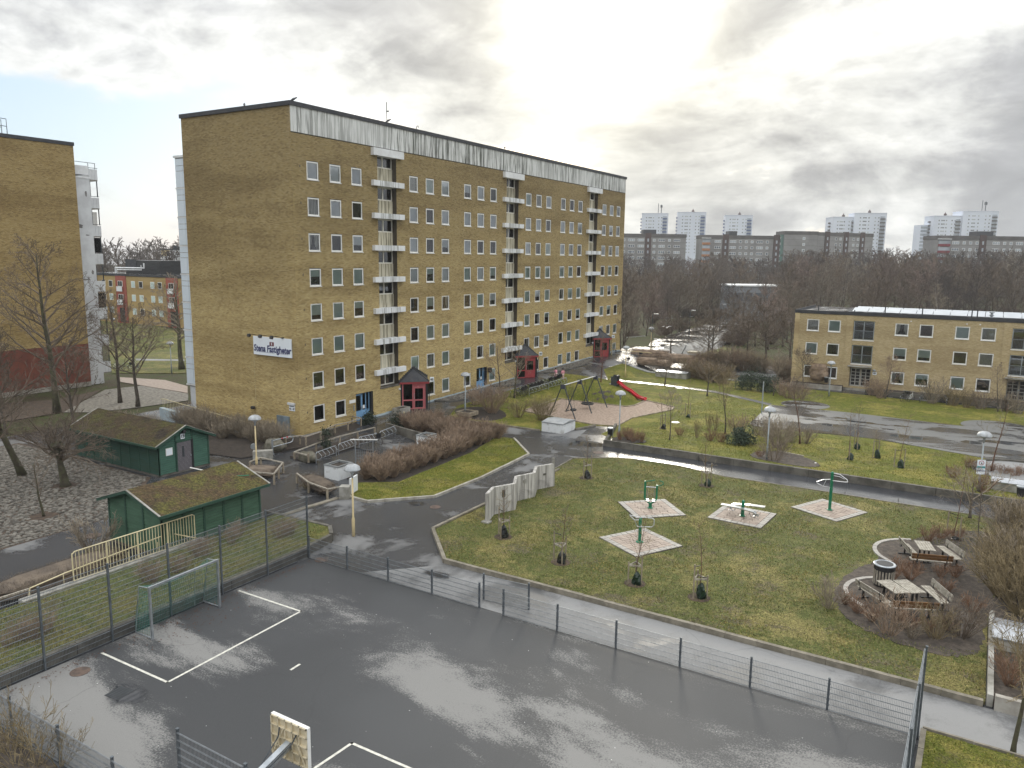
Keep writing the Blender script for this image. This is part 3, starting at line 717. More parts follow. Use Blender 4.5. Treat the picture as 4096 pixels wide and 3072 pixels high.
struct('house_bed', MB().prism([(-11.1,93.7),(12,92.5),(12,95.36),(-11.1,95.36)], 0, .5), m_soil, 'bed right of the low house entrance')
# court lines
mb = MB()
def line(mb, p, q, w=.09):
    p = Vector(p); q = Vector(q); d = (q-p).normalized(); n = Vector((-d.y, d.x))*w/2; e = d*w/2
    mb.prism([tuple((p-n-e)[:2]), tuple((q-n+e)[:2]), tuple((q+n+e)[:2]), tuple((p+n-e)[:2])], .0041, .0081)
g0 = [(spot('G',905,1355,0), spot('I',-66,902,0)), (spot('I',-66,902,0), spot('I',1113,273,0)), (spot('I',1113,273,0), spot('I',570,92,0)), (spot('I',1030,788,0), spot('I',1098,745,0))]
for i, (p, q) in enumerate(g0):
    mb = MB(); line(mb, (p.x, p.y), (q.x, q.y)); struct('court_line', mb, m_line, 'white line painted on the court')
mb = MB(); line(mb, (-15.4,15.97), (-18.6,15.97)); line(mb, (-15.4,15.9), (-15.4,11.6)) if False else None
a_, b_, c_ = spot('I',1245,1655,0), spot('I',1565,1440,0), spot('I',2060,1655,0)
mb = MB(); line(mb, tuple(a_[:2]), tuple(b_[:2])); struct('court_line', mb, m_line, 'white line of the basketball key')
mb = MB(); line(mb, tuple(b_[:2]), tuple((b_+(c_-b_)*1.3)[:2])); struct('court_line', mb, m_line, 'white line of the basketball key')
# ---------------------------------------------------------------- brickwork
BL, BH, CH, BD = .25, .0625, .0785, .015
def brick_cells(W, z0, z1, holes):
    out = []; n = int((z1-z0)/CH)
    for j in range(n):
        a = z0+j*CH; b = a+BH; mid = (a+b)/2
        free = [(0.0, W)]
        for (hx0, hx1, hz0, hz1) in holes:
            if hz0-.01 < mid < hz1+.01:
                nf = []
                for (p, q) in free:
                    if hx1 <= p or hx0 >= q: nf.append((p, q))
                    else:
                        if hx0 > p: nf.append((p, hx0))
                        if hx1 < q: nf.append((hx1, q))
                free = nf
        o = -(BL+.011)/2 if j % 2 else 0.0
        P_ = BL+.011
        for (p, q) in free:
            k = math.floor((p-o)/P_)
            while o+k*P_ < q:
                x0 = max(p, o+k*P_); x1 = min(q, o+k*P_+BL)
                if x1-x0 > .03: out.append((x0, x1, a, b))
                k += 1
    return np.array(out)
BOXF = np.array([[0,1,5,4],[4,5,6,7],[3,2,1,0]])
def cells_mesh(name, cells, mt, seed=0):
    n = len(cells); rg = np.random.default_rng(seed)
    d = -rg.uniform(0, .005, n)
    v = np.zeros((n, 8, 3), np.float32)
    x0, x1, a, b = cells.T
    for i, (xx, yy, zz) in enumerate(((x0,0,a),(x1,0,a),(x1,1,a),(x0,1,a),(x0,0,b),(x1,0,b),(x1,1,b),(x0,1,b))):
        v[:, i, 0] = xx; v[:, i, 2] = zz; v[:, i, 1] = d if yy == 0 else BD+.002
    f = (BOXF[None]+np.arange(n)[:, None, None]*8).reshape(-1, 4)
    me = bpy.data.meshes.new(name); me.vertices.add(n*8); me.vertices.foreach_set('co', v.ravel())
    me.loops.add(f.size); me.loops.foreach_set('vertex_index', f.ravel().astype(np.int32))
    me.polygons.add(len(f)); me.polygons.foreach_set('loop_start', np.arange(0, f.size, 4, dtype=np.int32))
    me.materials.append(mt); me.update(calc_edges=True); return me
def holed_wall(W, z0, z1, holes, depth=.10):
    """mortar plane at y=BD with openings and their reveals"""
    mb = MB()
    xs = sorted({0.0, W, *[h[0] for h in holes], *[h[1] for h in holes]}); zs = sorted({z0, z1, *[h[2] for h in holes], *[h[3] for h in holes]})
    xs = [x for x in xs if 0 <= x <= W]; zs = [q for q in zs if z0 <= q <= z1]
    for i in range(len(xs)-1):
        run = None
        for j in range(len(zs)-1):
            cx = (xs[i]+xs[i+1])/2; cz = (zs[j]+zs[j+1])/2
            inside = any(h[0] < cx < h[1] and h[2] < cz < h[3] for h in holes)
            if not inside and run is None: run = zs[j]
            if inside and run is not None:
                mb.poly([(xs[i], BD, run), (xs[i+1], BD, run), (xs[i+1], BD, zs[j]), (xs[i], BD, zs[j])]); run = None
        if run is not None: mb.poly([(xs[i], BD, run), (xs[i+1], BD, run), (xs[i+1], BD, z1), (xs[i], BD, z1)])
    for h in holes:
        x0, x1, a, b = h[:4]; dp = h[4] if len(h) > 4 else depth
        mb.poly([(x0,BD,a),(x0,dp,a),(x0,dp,b),(x0,BD,b)]); mb.poly([(x1,BD,a),(x1,BD,b),(x1,dp,b),(x1,dp,a)])
        mb.poly([(x0,BD,a),(x1,BD,a),(x1,dp,a),(x0,dp,a)]); mb.poly([(x0,BD,b),(x0,dp,b),(x1,dp,b),(x1,BD,b)])
    return mb
def brick_wall(parent, loc, rz, W, z0, z1, holes, mats, name='brick_wall', singles=0, seed=0):
    """a wall part: mortar sheet with bricks standing proud; the nearest bricks are pieces of their own"""
    w = holed_wall(W, z0, z1, holes).build(name, mats[1], parent, loc=loc); w.rotation_euler.z = rz
    cells = brick_cells(W, z0, z1, [h[:4] for h in holes])
    if singles:
        M_ = Matrix.Translation(parent.location) @ Matrix.Translation(loc) @ Matrix.Rotation(rz, 4, 'Z')
        cx = (cells[:, 0]+cells[:, 1])/2; cz = (cells[:, 2]+cells[:, 3])/2
        A = np.array(M_); X = A[0, 0]*cx+A[0, 3]; Y = A[1, 0]*cx+A[1, 3]; Z = cz+A[2, 3]
        full = (cells[:, 1]-cells[:, 0]) > BL-.002
        dist = X**2+Y**2+(Z-CAMH)**2+np.where(full, 0, 1e6)+np.where(cz < z0+.9, 1e5, 0)
        idx = np.argsort(dist)[:singles]
        bm = MB().box(0, BL, -.003, BD+.002, 0, BH).mesh('brick', mats[0])
        for i in idx: put('brick', bm, w, (float(cells[i, 0]), 0, float(cells[i, 2])))
        cells = np.delete(cells, idx, axis=0)
    b = put('brickwork', cells_mesh('brickwork', cells, mats[0], seed), w); b['kind'] = 'stuff'
    return w

# ---------------------------------------------------------------- windows (canonical: outward is -Y, origin at lower left)
WM = {}
def win_meshes(w, h, mull=0, fw=.105, fm=None):
    key = (w, h, mull, fm.name if fm else '')
    if key in WM: return WM[key]
    fm = fm or m_white
    fr = MB(); y0, y1 = .02, .10
    fr.box(0, fw, y0, y1, 0, h).box(w-fw, w, y0, y1, 0, h).box(fw, w-fw, y0, y1, 0, fw).box(fw, w-fw, y0, y1, h-fw, h)
    for k in range(1, mull+1):
        x = w*k/(mull+1); fr.box(x-fw*.6, x+fw*.6, y0, y1, fw, h-fw)
    fr.mat(1)
    d = .42
    fr.poly([(0,d,0),(w,d,0),(w,d,h),(0,d,h)]); fr.poly([(0,y1,0),(0,d,0),(0,d,h),(0,y1,h)]); fr.poly([(w,d,0),(w,y1,0),(w,y1,h),(w,d,h)])
    fr.poly([(0,y1,0),(w,y1,0),(w,d,0),(0,d,0)]); fr.poly([(0,d,h),(w,d,h),(w,y1,h),(0,y1,h)])
    pane = MB(); n = mull+1
    for k in range(n):
        a = fw if k == 0 else w*k/n+fw*.6; b = w-fw if k == n-1 else w*(k+1)/n-fw*.6
        pane.poly([(a,.055,fw),(b,.055,fw),(b,.055,h-fw),(a,.055,h-fw)])
    sill = MB().box(-.03, w+.03, -.055, .03, -.055, 0)
    bl = {}
    for fr_ in (1.0, .95, .7, .45): bl[fr_] = MB().box(fw*.6, w-fw*.6, .125, .13, h-fw*.6-(h-fw*1.2)*fr_, h-fw*.6).mesh('blind', m_blind)
    bl_sky = {k: MB().box(fw*.6, w-fw*.6, .125, .13, h-fw*.6-(h-fw*1.2)*k, h-fw*.6).mesh('blind', m_blind_sky) for k in (1.0, .6)}
    cu = MB()
    for s in (0, 1):
        for i in range(5):
            t0 = i/5; a = fw*.6+t0*w*.30; b = a+w*.075
            if s: a, b = w-b, w-a
            top = h-fw*.6; bot = fw+ (h*.55*max(0, t0-.25) if i > 1 else 0)
            cu.box(min(a, b), max(a, b), .15+.03*(i % 2), .16+.03*(i % 2), bot, top)
    sheer = MB()
    for i in range(12): sheer.box(fw+i*(w-2*fw)/12, fw+(i+.8)*(w-2*fw)/12, .15+.02*(i % 2), .16+.02*(i % 2), fw, h-fw)
    ob = MB()   # things on the sill: pots
    rr = random.Random(3)
    for i in range(4): x = w*(.2+.2*i); ob.lathe([(.05,0),(.07,.16),(.11,.3),(.03,.42)], (x, .2, fw), 6)
    WM[key] = dict(frame=fr.mesh('window', [fm, m_dark]), pane=pane.mesh('pane', m_glass), sill=sill.mesh('sill', fm if fm is m_white else m_conc), blind=bl, blindsky=bl_sky,
        curtain=cu.mesh('curtain', m_curt), curtaind=sheer.mesh('curtain', m_curt_d), sheer=sheer.mesh('curtain', m_curt), pots=ob.mesh('flower_pots', m_conif))
    return WM[key]
def window(parent, loc, rz, w, h, state, mull=0, fm=None, sill=True, tilt=0):
    S = win_meshes(w, h, mull, fm=fm)
    o = put('window', S['frame'], parent, loc, rz)
    p = put('pane', S['pane'], o)
    if tilt: p.rotation_euler.x = tilt
    if sill: put('sill', S['sill'], o)
    if state == 'blind': put('blind', S['blind'][1.0], o)
    elif state == 'blind95': put('blind', S['blind'][.95], o)
    elif state == 'half': put('blind', S['blind'][.7], o)
    elif state == 'part': put('blind', S['blind'][.45], o); put('flower_pots', S['pots'], o)
    elif state == 'grey': put('blind', S['blindsky'][1.0], o)
    elif state == 'greyhalf': put('blind', S['blindsky'][.6], o)
    elif state == 'curtain': put('curtain', S['curtain'], o)
    elif state == 'brown': put('curtain', S['curtaind'], o)
    elif state == 'sheer': put('curtain', S['sheer'], o)
    elif state == 'pots': put('flower_pots', S['pots'], o)
    return o
rw = random.Random(11)
# ---------------------------------------------------------------- the tall yellow brick block
FX, Y0, Y1, XB, ZT, ZP = -46.18, 42.99, 105.55, -59.07, 25.70, 23.79
blk = thing('apartment_block', 'tall eight storey yellow brick apartment block with streaked white attic band', 'building', (FX, Y0, 0))
L = Y1-Y0; WD = FX-XB
cols = [44.50,46.97,49.46,57.0,59.44,61.88,65.66,68.06,70.46,77.82,80.19,82.56,86.24,88.58,90.92,98.15,100.5,102.8]
stairs = [(52.68,55.18),(73.68,76.18),(94.15,96.6)]
WW, WH, FL = 1.24, 1.38, 2.75
holes = []; wins = []
ground_skip = {49.46, 57.0, 59.44-99, 68.06, 77.82, 98.15, 100.5}
for i, c in enumerate(cols):
    for k in range(8):
        if k == 0 and c in (49.46, 57.0, 68.06, 77.82, 98.15, 100.5): continue
        x = c-Y0; zb = 1.15+FL*k
        holes.append((x, x+WW, zb, zb+WH, .10)); wins.append((x, zb, i, k))
for a, b in stairs: holes.append((a-Y0, b-Y0, 2.93, ZP-.02, .60))
holes.append((49.45-Y0, 51.65-Y0, .32, 2.72, .35))       # blue door
holes.append((68.0-Y0, 70.05-Y0, .52, 2.82, .35))
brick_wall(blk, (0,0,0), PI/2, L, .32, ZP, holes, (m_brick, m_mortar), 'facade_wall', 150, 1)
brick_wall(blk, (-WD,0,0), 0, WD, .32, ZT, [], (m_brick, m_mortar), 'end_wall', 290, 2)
mb = MB().box(-WD+.02, -.02, .02, L, 0, .318).build('plinth', m_plinth, blk)
pc = MB()
for k in range(30):
    a_ = 8.5+k*(L-8.5)/30; b_ = 8.5+(k+1)*(L-8.5)/30; h_ = bz(FX, Y0+a_)
    if not (.0 < 1): continue
    pc.box(-.01,.03,a_,b_,h_-.3,h_+.20)
pc.build('plinth_cladding', m_plinth_b, blk)
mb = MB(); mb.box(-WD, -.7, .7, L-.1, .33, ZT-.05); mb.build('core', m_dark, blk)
MB().box(-WD, -.02, L, L+.12, .3, ZT).build('far_end_wall', m_brick_l, blk)
# attic band of painted panels
np_ = 52; pw = L/np_
am = MB().box(-.035, .03, .006, pw-.006, 0, ZT-ZP-.01).mesh('attic_panel', m_panel)
for k in range(np_): put('attic_panel', am, blk, (random.Random(k).uniform(-.004,.004), k*pw, ZP+.005))
MB().box(-.3, -.04, 0, L, ZP-.05, ZT).build('attic_backing', m_conc_d, blk)
fa = MB(); fa.box(-WD-.10, .11, -.11, .02, ZT-.02, ZT+.30).box(-.05, .11, .02, L+.2, ZT-.02, ZT+.30).box(-WD-.10, -WD, .02, L+.2, ZT-.02, ZT+.30)
fa.build('roof_edge', m_fascia, blk)
MB().box(-WD, -.05, .02, L+.1, ZT-.06, ZT+.12).build('roof', m_fascia, blk)
upper = ['clear']*2+['grey']*8+['sheer']*2+['greyhalf', 'blind']  # mostly pale blinds, standing in for sky mirrored in the high windows
lower = ['blind']*6+['clear']*3+['half']*2+['curtain']*2+['brown', 'pots', 'blind95', 'part', 'sheer', 'grey', 'greyhalf']
near = {(0,0):'clear',(0,1):'pots',(0,2):'blind95',(0,3):'half',(0,4):'part',(0,5):'curtain',(0,6):'sheer',(0,7):'grey',(1,0):'clear',(1,1):'pots',(1,2):'blind',(1,3):'blind',(1,4):'blind',(1,5):'clear',(1,6):'grey',(1,7):'grey',
        (2,1):'pots',(2,2):'blind95',(2,3):'part',(2,4):'blind',(2,5):'greyhalf',(2,6):'clear',(2,7):'grey'}
for x, zb, i, k in wins:
    st = near.get((i, k)) or rw.choice(upper if k > 4 else lower)
    window(blk, (0, x, zb), PI/2, WW, WH, st, tilt=(.09 if rw.random() < .08 else 0))
cream = M('cream_stair_frame', (.78,.76,.70), (.70,.67,.60), 3, .5)
for si, (a, b) in enumerate(stairs):
    w = b-a
    for k in range(8):
        zb = 2.93+2.745*k
        window(blk, (-.50, a-Y0, zb), PI/2, w, 1.14, 'clear', mull=1, fm=cream, sill=False)
        if k < 7: MB().box(-.62, -.46, 0, w, 0, 1.60).build('spandrel_panel', m_spandrel, blk, loc=(0, a-Y0, zb+1.14))
        if k < 7:
            z = 4.07+2.745*k
            s = MB().box(-.50, .32, .82, .82+w, 0, .46).build('stair_slab', m_slab, blk, loc=(0, a-Y0-.8, z))
            MB().box(.0, .32, 0, .815, .0, .46).build('slab_end', m_slabw, s); MB().box(.0, .32, .825+w, 1.55+w, .0, .46).build('slab_end', m_slabw, s)
    MB().box(-.50, .34, 0, w+1.5, 0, .62).build('stair_canopy', m_slabw, blk, loc=(0, a-Y0-.8, 23.06))
    MB().box(-.62, .06, -.05, w+.05, 0, .16).build('stair_base', m_conc_d, blk, loc=(0, a-Y0, 2.76))
# blue shop doors
def blue_door(yc, w, zb):
    r = thing('door', None, None); r.parent = blk; r.location = (-.26, yc-Y0, zb); h = 2.4
    MB().box(-.04, .04, 0, .07, 0, h).box(-.04, .04, w-.30, w-.22, 0, h).box(-.04, .04, 0, w, h-.07, h).box(-.05,.05,1.42,1.50,0,h).box(-.04,.04,.95,1.03,0,h).build('door_frame', m_blue, r)
    d = MB().box(-.03, .03, .07, .95, 0, .85).box(-.03,.03,.07,.17,.85,h-.1).box(-.03,.03,.85,.95,.85,h-.1).box(-.03,.03,.07,.95,h-.2,h-.07).build('door_leaf', m_blue, r)
    MB().box(-.03, .03, 1.03, 1.42, 0, .85).build('door_panel', m_blue, r); MB().box(-.03,.03,1.5,w-.3,0,.85).build('door_panel', m_blue, r)
    MB().box(-.01,.01,.17,.85,.85,h-.2).box(-.01,.01,1.03,1.42,.85,h-.07).box(-.01,.01,1.5,w-.3,.85,h-.07).build('door_pane', m_glass_d, r)
    MB().box(-.3,-.1,0,w,0,h).build('door_recess', m_dark, r)
    MB().box(-.25,.24,w-.2,w-.01,0,h).build('door_jamb', m_black, r)
    MB().box(.03,.07,.86,.92,.95,1.25).build('door_handle', m_steel, r)
    MB().box(.012,.02,1.1,1.35,.98,1.28).build('notice', m_white, r)
blue_door(49.47, 2.15, .32); blue_door(68.02, 2.0, .52)
MB().box(.0,.04,0,.75,0,.28).build('shop_sign', m_white, blk, loc=(0, 48.62-Y0, 2.05))
MB().box(.0,.05,0,.12,0,.5).build('intercom', m_steel, blk, loc=(0, 49.1-Y0, 1.35))
MB().box(.0,.12,0,.18,0,.38).build('wall_box', m_black, blk, loc=(0, 56.2-Y0, 1.25))
MB().box(.0,.12,0,.18,0,.38).build('wall_box', m_black, blk, loc=(0, 103.9-Y0, 1.2))
MB().box(0,.35,0,.35,0,.5).build('wall_lamp', m_black, blk, loc=(0, 70.15-Y0, 2.2))
# vent plates by the corner
for k in range(8): MB().box(0,.02,0,.10,0,.16).build('vent_plate', m_mortar_r, blk, loc=(0, 43.75-Y0, 2.0+2.75*k))
# end wall fittings
MB().box(-.011,.0,-.04,-.02,0,4.4).box(-.011,0,-.06,-.02,0,.06).build('cable', m_rail, blk, loc=(-5.05,0,2.15))
wl = MB().lathe([(.02,.16),(.16,.12),(.2,0),(.16,-.1),(.03,-.13)],(0,-.22,0),10).box(-.05,.05,-.2,0,-.02,.1).build('wall_light', m_black, blk, loc=(-5.25,0,2.05), smooth=False)
MB().box(0,1.35,-.16,0,0,1.75).build('electric_cabinet', m_steel, blk, loc=(-2.5,0,.0)).data.materials[0] = M('blue_grey_cabinet', (.20,.25,.29), (.13,.16,.18), 1.5, .5)
# number plate with its strip light
pl = MB().box(0,.62,-.05,0,0,.46).build('street_plate', m_signw, blk, loc=(-1.12,0,2.26))
text('plate_number', '43 - 47', .20, m_black, (.31,-.055,.15), pl, bold=.008)
MB().box(.05,.57,-.055,-.05,.34,.40).build('plate_name_line', m_black, pl)
MB().box(-.10,.66,-.16,0,.49,.66).build('strip_light', m_opal, pl)
# rooftop bits
MB().tube([(0,0,0),(0,0,2.6)], .035, 6).box(-.05,.25,-.03,.03,1.75,1.85).build('antenna_mast', m_steel_d, blk, loc=(-2.2,13.6,ZT))
MB().tube([(0,0,0),(0,0,.7),(.05,0,.85),(.2,0,.85),(.22,0,.7)], .03, 6).build('roof_vent', m_steel_d, blk, loc=(-1.5,17.0,ZT+.1))
MB().box(-.12,.12,-.12,.12,0,.35).build('roof_vent', m_steel_d, blk, loc=(-4.6,.6,ZT+.1))
# entrance porches: three-cornered, the door on the side towards the camera
def porch(yl, num, solid, label):
    zg = bz(FX, yl+1.5)+.01
    r = thing('entrance_porch', label, 'porch', (FX, yl, zg), 0, 'red entrance porches of the tall block')
    a = math.atan2(1.85, 1.7); w = 2.5; h = 2.42
    Rm = Matrix.Rotation(a, 3, 'Z')
    def bld(mb, name, mt, **kw):
        mb.v = [tuple(Rm @ Vector(p)) for p in mb.v]; return mb.build(name, mt, r, **kw)
    bld(MB().box(0,.14,-.02,.14,-.3,h).box(w-.14,w,-.02,.14,-.3,h), 'porch_post', m_black)
    fr = MB(); y0, y1 = .02, .10
    for x in (.16, 1.10, w-.26): fr.box(x, x+.10, y0, y1, 0, h)
    fr.box(.26,1.10,y0,y1,0,.10).box(.26,1.10,y0,y1,.80,.92)
    bld(fr, 'porch_frame', m_pink if not solid else m_red)
    lf = MB(); y0, y1 = .0, .08
    lf.box(1.22,1.34,y0,y1,.02,2.1).box(w-.40,w-.28,y0,y1,.02,2.1).box(1.34,w-.40,y0,y1,.02,.14).box(1.34,w-.40,y0,y1,.80,.92).box(1.34,w-.40,y0,y1,1.98,2.1).box(1.2,w-.26,.02,.10,2.12,h)
    d = bld(lf, 'porch_door', m_pink if not solid else m_red)
    bld(MB().box(.26,1.10,.05,.06,.1,h).box(1.34,w-.4,.05,.06,.92,1.98).box(1.34,w-.4,.05,.06,.14,.80), 'porch_glass', m_glass_d)
    if solid: bld(MB().box(1.345,w-.405,.02,.05,.145,.795), 'door_panel', m_red)
    bld(MB().box(1.26,1.30,-.06,.0,1.0,1.5), 'door_handle', m_steel)
    bld(MB().box(1.72,1.74,.5,.8,0,h-.1), 'inner_wall', m_render)
    MB().box(.02,.05,.2,3.5,0,h).build('porch_back', m_conc_d, r)
    MB().prism([(.1,.3),(1.6,1.85),(.1,3.4)], -.3, .005).build('porch_floor', m_conc_d, r)
    # right hand side, turned away
    mb = MB().bar((1.68,1.9,h/2),(.05,3.68,h/2),.08,h); mb.build('porch_side', m_black, r)
    o = .16
    P0, P1, P2 = (0,-.22), (1.7+.24,1.85), (0,3.9); z0, z1 = h, h+.2
    f = MB().prism([P0, P1, (P1[0]-.14,P1[1]), (0,P0[1]+.2)], z0, z1).prism([P1, P2, (0,P2[1]-.2), (P1[0]-.14,P1[1])], z0, z1)
    f.build('porch_fascia', m_red, r)
    ap = (.02, 1.85, h+1.25); zb = z1-.01
    e = [(0.0,P0[1]-.04,zb),(P1[0]+.05,P1[1],zb),(0.0,P2[1]+.04,zb)]
    MB().poly([e[0],e[1],ap]).poly([e[1],e[2],ap]).poly([e[2],e[1],e[0]]).build('porch_roof', m_fascia, r)
    fl = MB(); n = 9
    for k in range(n):
        t = k/n; y = -.30+(1.85+.30)*t; z = zb+1.12*t
        fl.box(.013,.07,y,y+.25,z-.1,z+.24); fl.box(.013,.07,3.7+.30-(y+.30)-.25,3.7+.30-(y+.30),z-.1,z+.24)
    fl.build('stepped_flashing', m_fascia, r)
    for t in (.35, .7): MB().bar((1.96*t,-.25+2.1*t,zb+.03), (.10, 1.45+.3*t, h+1.02), .035).build('roof_rib', m_black, r)
    MB().bar((P1[0],P1[1],zb+.03), (.06,1.87,h+1.24), .05).build('roof_rib', m_black, r)
    b = MB().box(0,.36,-.34,0,0,.38).build('number_lamp', m_signw, r, loc=(1.75, 2.22, h+.18)); b.rotation_euler.z = .6
    tx = text('house_number', num, .27, m_black, (.18,-.345,.19), b, bold=.012)
    bld(MB().lathe([(.03,.1),(.12,.06),(.13,-.06),(.05,-.12)],(-.12,-.1,2.0),8), 'porch_lamp', m_opal)
    MB().tube([(1.95,1.95,h),(1.8,2.0,h-.35),(1.8,2.0,-.2)], .035, 6).build('downpipe', m_black, r)
porch(55.45, '43', False, 'red entrance porch number 43, its door half glazed, nearest the company sign')
porch(76.1, '45', True, 'red entrance porch number 45, behind the parked bicycles')
porch(96.4, '47', True, 'red entrance porch number 47 at the far end of the tall facade')
# white clad rear tower with glazed look panels, seen past the corner
rt = MB().box(-64.35,-59.2,46.02,60,2.2,23.1).build('rear_tower', m_conc, blk, off=blk.location)
off = Vector((FX, Y0, 0))
xs_ = [-64.35,-63.3,-62.1,-60.6,-59.25]
for k in range(8):
    for (a, b) in ((.06,1.45),(1.49,1.92),(1.96,2.55)):
        for j in range(4):
            MB().box(xs_[j]+.02, xs_[j+1]-.02, 45.96, 46.03, 2.4+2.58*k+a, 2.4+2.58*k+b).build('tower_panel', m_wpanel, blk, off=off)
    MB().box(-64.42,-59.2,45.93,46.03,2.4+2.58*k-.10,2.4+2.58*k+.02).build('tower_band', m_slabw, blk, off=off)
MB().box(-64.5,-59.2,45.9,60,23.1,23.3).build('tower_roof', m_slabw, blk, off=off)
MB().box(-64.1,-59.2,46.1,60,0,2.2).build('tower_base', m_render, blk, off=off)
# company sign with three spot lights
sg = thing('wall_sign', 'white company sign with navy lettering and maroon emblem on the end wall', 'sign', (-51.16, Y0-.07, 6.54))
MB().box(0,4.40,-.04,.04,0,1.50).build('board', m_signw, sg)
text('lettering', 'Stena Fastigheter', .74, m_navy, (2.2,-.047,.53), sg, bold=.022, shear=.10).scale = (.84,1,1)
MB().box(.33,2.45,-.046,-.04,.24,.262).box(2.85,4.05,-.046,-.04,.24,.262).build('underline', m_navy, sg)
em = MB().box(1.92,2.42,-.048,-.04,.80,1.12).build('emblem', m_maroon, sg)
text('emblem_letter', 'S', .28, m_signw, (2.17,-.054,.96), em, bold=.012)
for x in (.85,2.15,3.45):
    a = MB().tube([(x,-.05,1.56),(x-.1,-1.05,1.80)], .022, 6).box(x-.08,x+.08,-.12,.04,1.5,1.6).build('spotlight_arm', m_black, sg)
    MB().cbox((x-.1,-1.08,1.66),(.26,.18,.22),Matrix.Rotation(-.5,3,'X')).build('spotlight', m_black, a)

# ---------------------------------------------------------------- left tall block
LX = -84.0
lb = thing('apartment_block', 'second tall brick block cut by the left edge, oxide red at its foot', 'building', (LX, 48.0, 0))
brick_wall(lb, (0,-30,0), PI/2, 30, 4.7, 25.6, [], (m_brick_l, m_mortar), 'brick_wall', 0, 5)
MB().box(-1,.004,-30,0,.5,4.68).build('painted_base', m_redwall, lb)
MB().box(-1,.03,-30,0,0,.5).build('plinth', m_plinth, lb)
MB().box(-14,-.01,-30,-.01,0.5,25.6).build('core', m_dark, lb)
MB().box(-14,.08,-30,.08,25.6,25.95).build('roof_edge', m_fascia, lb)
gr = MB()
gr.tube([(-.3,-8.4,0),(-.3,-8.4,1.5),(-.3,-6.3,1.45),(-.3,-6.3,0)], .04, 5).tube([(-.3,-8.4,.8),(-.3,-6.3,.75)], .035, 5).tube([(-1.3,-7.6,0),(-1.3,-7.6,1.5),(-1.3,-6.3,1.45),(-1.3,-6.3,0)],.04,5).tube([(-1.3,-7.6,.75),(-1.3,-6.3,.75)],.035,5)
gr.build('roof_rail', m_steel_d, lb, loc=(0,0,25.95))
sw = MB().box(-12,-.6,0,1.85,0,22.4).build('side_wall', m_render, lb)
MB().box(-12,-.55,-.05,1.9,22.4,22.58).build('side_coping', m_slabw, lb)
rp = random.Random(4)
for (y, z, w, h_) in ((1.35,20.8,.25,.75),(.35,17.3,.8,.45),(1.2,16.4,.5,.12),(1.45,12.4,.3,.5),(.7,11.6,1.0,.16),(.95,11.75,.2,.2)):
    pts = []
    for i in range(14):
        a = 2*PI*i/14; r_ = .35+rp.random()*.25
        pts.append((-.594, y+w*r_*math.cos(a), z+h_*r_*math.sin(a)))
    MB().poly(pts).build('bare_patch', m_patch, lb)
MB().box(-9,-.7,0,1.85,22.8,23.75).build('roof_parapet', m_slabw, lb)
MB().tube([(-.8,0.0,24.15),(-.8,2.7,24.1)], .03, 5).tube([(-.8,1.9,23.4),(-.8,1.9,24.12)], .03, 5).tube([(-.8,2.65,23.4),(-.8,2.65,24.1)], .03, 5).build('roof_rail', m_steel_d, lb)
for k in range(8):
    z = 22.35-3.02*k
    b = thing('balcony', None, None); b.parent = lb; b.location = (-.75, 1.88, z)
    MB().box(-3.2,0,0,.95,-.12,.0).build('balcony_floor', m_conc, b)
    for j in range(3): MB().box(-.02,.03,.02+j*.31,.30+j*.31,.0,1.12).build('balcony_panel', m_render, b)
    MB().box(-3.2,0,.93,.97,0,1.12).build('balcony_side', m_render, b)
    MB().box(-.03,.04,-.02,1.0,1.22,1.27).build('handrail', m_steel_d, b)
    if k: MB().box(-.06,.0,.05,.11,1.2,2.9).box(-.06,0,.80,.9,1.2,2.9).build('balcony_post', m_steel_d, b)
    if k in (3, 5): MB().box(-.05,-.03,.1,.82,1.27,2.85).build('balcony_glass', m_glass, b)
    if k == 2: MB().box(-.30,-.25,.1,.75,1.0,2.6).build('balcony_screen', m_curt, b)
# ---------------------------------------------------------------- low yellow house on the right
RX, RY, RT = -19.6, 95.38, 8.60
rh = thing('apartment_house', 'low three storey yellow brick house with solar panels on its wet roof', 'building', (RX, RY, 0))
RW = 36.0
px_ = [-18.24, -15.90, -8.94, -6.54, -3.14, -.76, 6.2, 8.6, 11.9]
hol = []; ww = []
for i, x in enumerate(px_):
    for k in range(3):
        hol.append((x-RX, x-RX+1.34, 1.18+2.70*k, 1.18+2.70*k+1.34, .09)); ww.append((x-RX, 1.18+2.70*k, i, k))
ent = [(-13.18,-11.02),(2.02,4.2)]
for a, b in ent:
    hol.append((a-RX, b-RX, .5, 2.62, .45)); hol.append((a-RX, b-RX, 3.10, 5.22, .2)); hol.append((a-RX, b-RX, 5.84, 7.96, .2))
brick_wall(rh, (0,0,0), 0, RW, .3, RT, hol, (m_brick_r, m_mortar_r), 'front_wall', 0, 7)
MB().box(0,RW,.02,12,0,.3).build('plinth', m_plinth, rh)
MB().box(.02,RW,.6,12,.3,RT).build('core', m_brick_r, rh)
cor = MB()
for k in range(27): cor.box(-.03+(.03 if k % 2 else 0),.5,-.035,.0,.35+k*.305,.35+k*.305+.28)
cor.build('corner_pilaster', brick_mat('corner_brick', YB2[::-1], (.5,.45,.4)), rh)
for a, b in ent: brick_wall(rh, (a-RX-.75,-.06,0), 0, .7, .3, RT, [], (m_brick_r, m_mortar_r), 'pilaster', 0, 8)
MB().box(-.06,RW,-.08,.0,RT,RT+.36).box(-.06,.0,0,12,RT,RT+.36).build('roof_edge', m_fascia, rh)
MB().box(0,RW,0,12,RT,RT+.16).build('roof', m_roof, rh)
states = ['sheer','blind','half','clear','sheer','blind','curtain','brown','blind','blind','curtain','half','blind','brown','brown','sheer','clear','sheer']
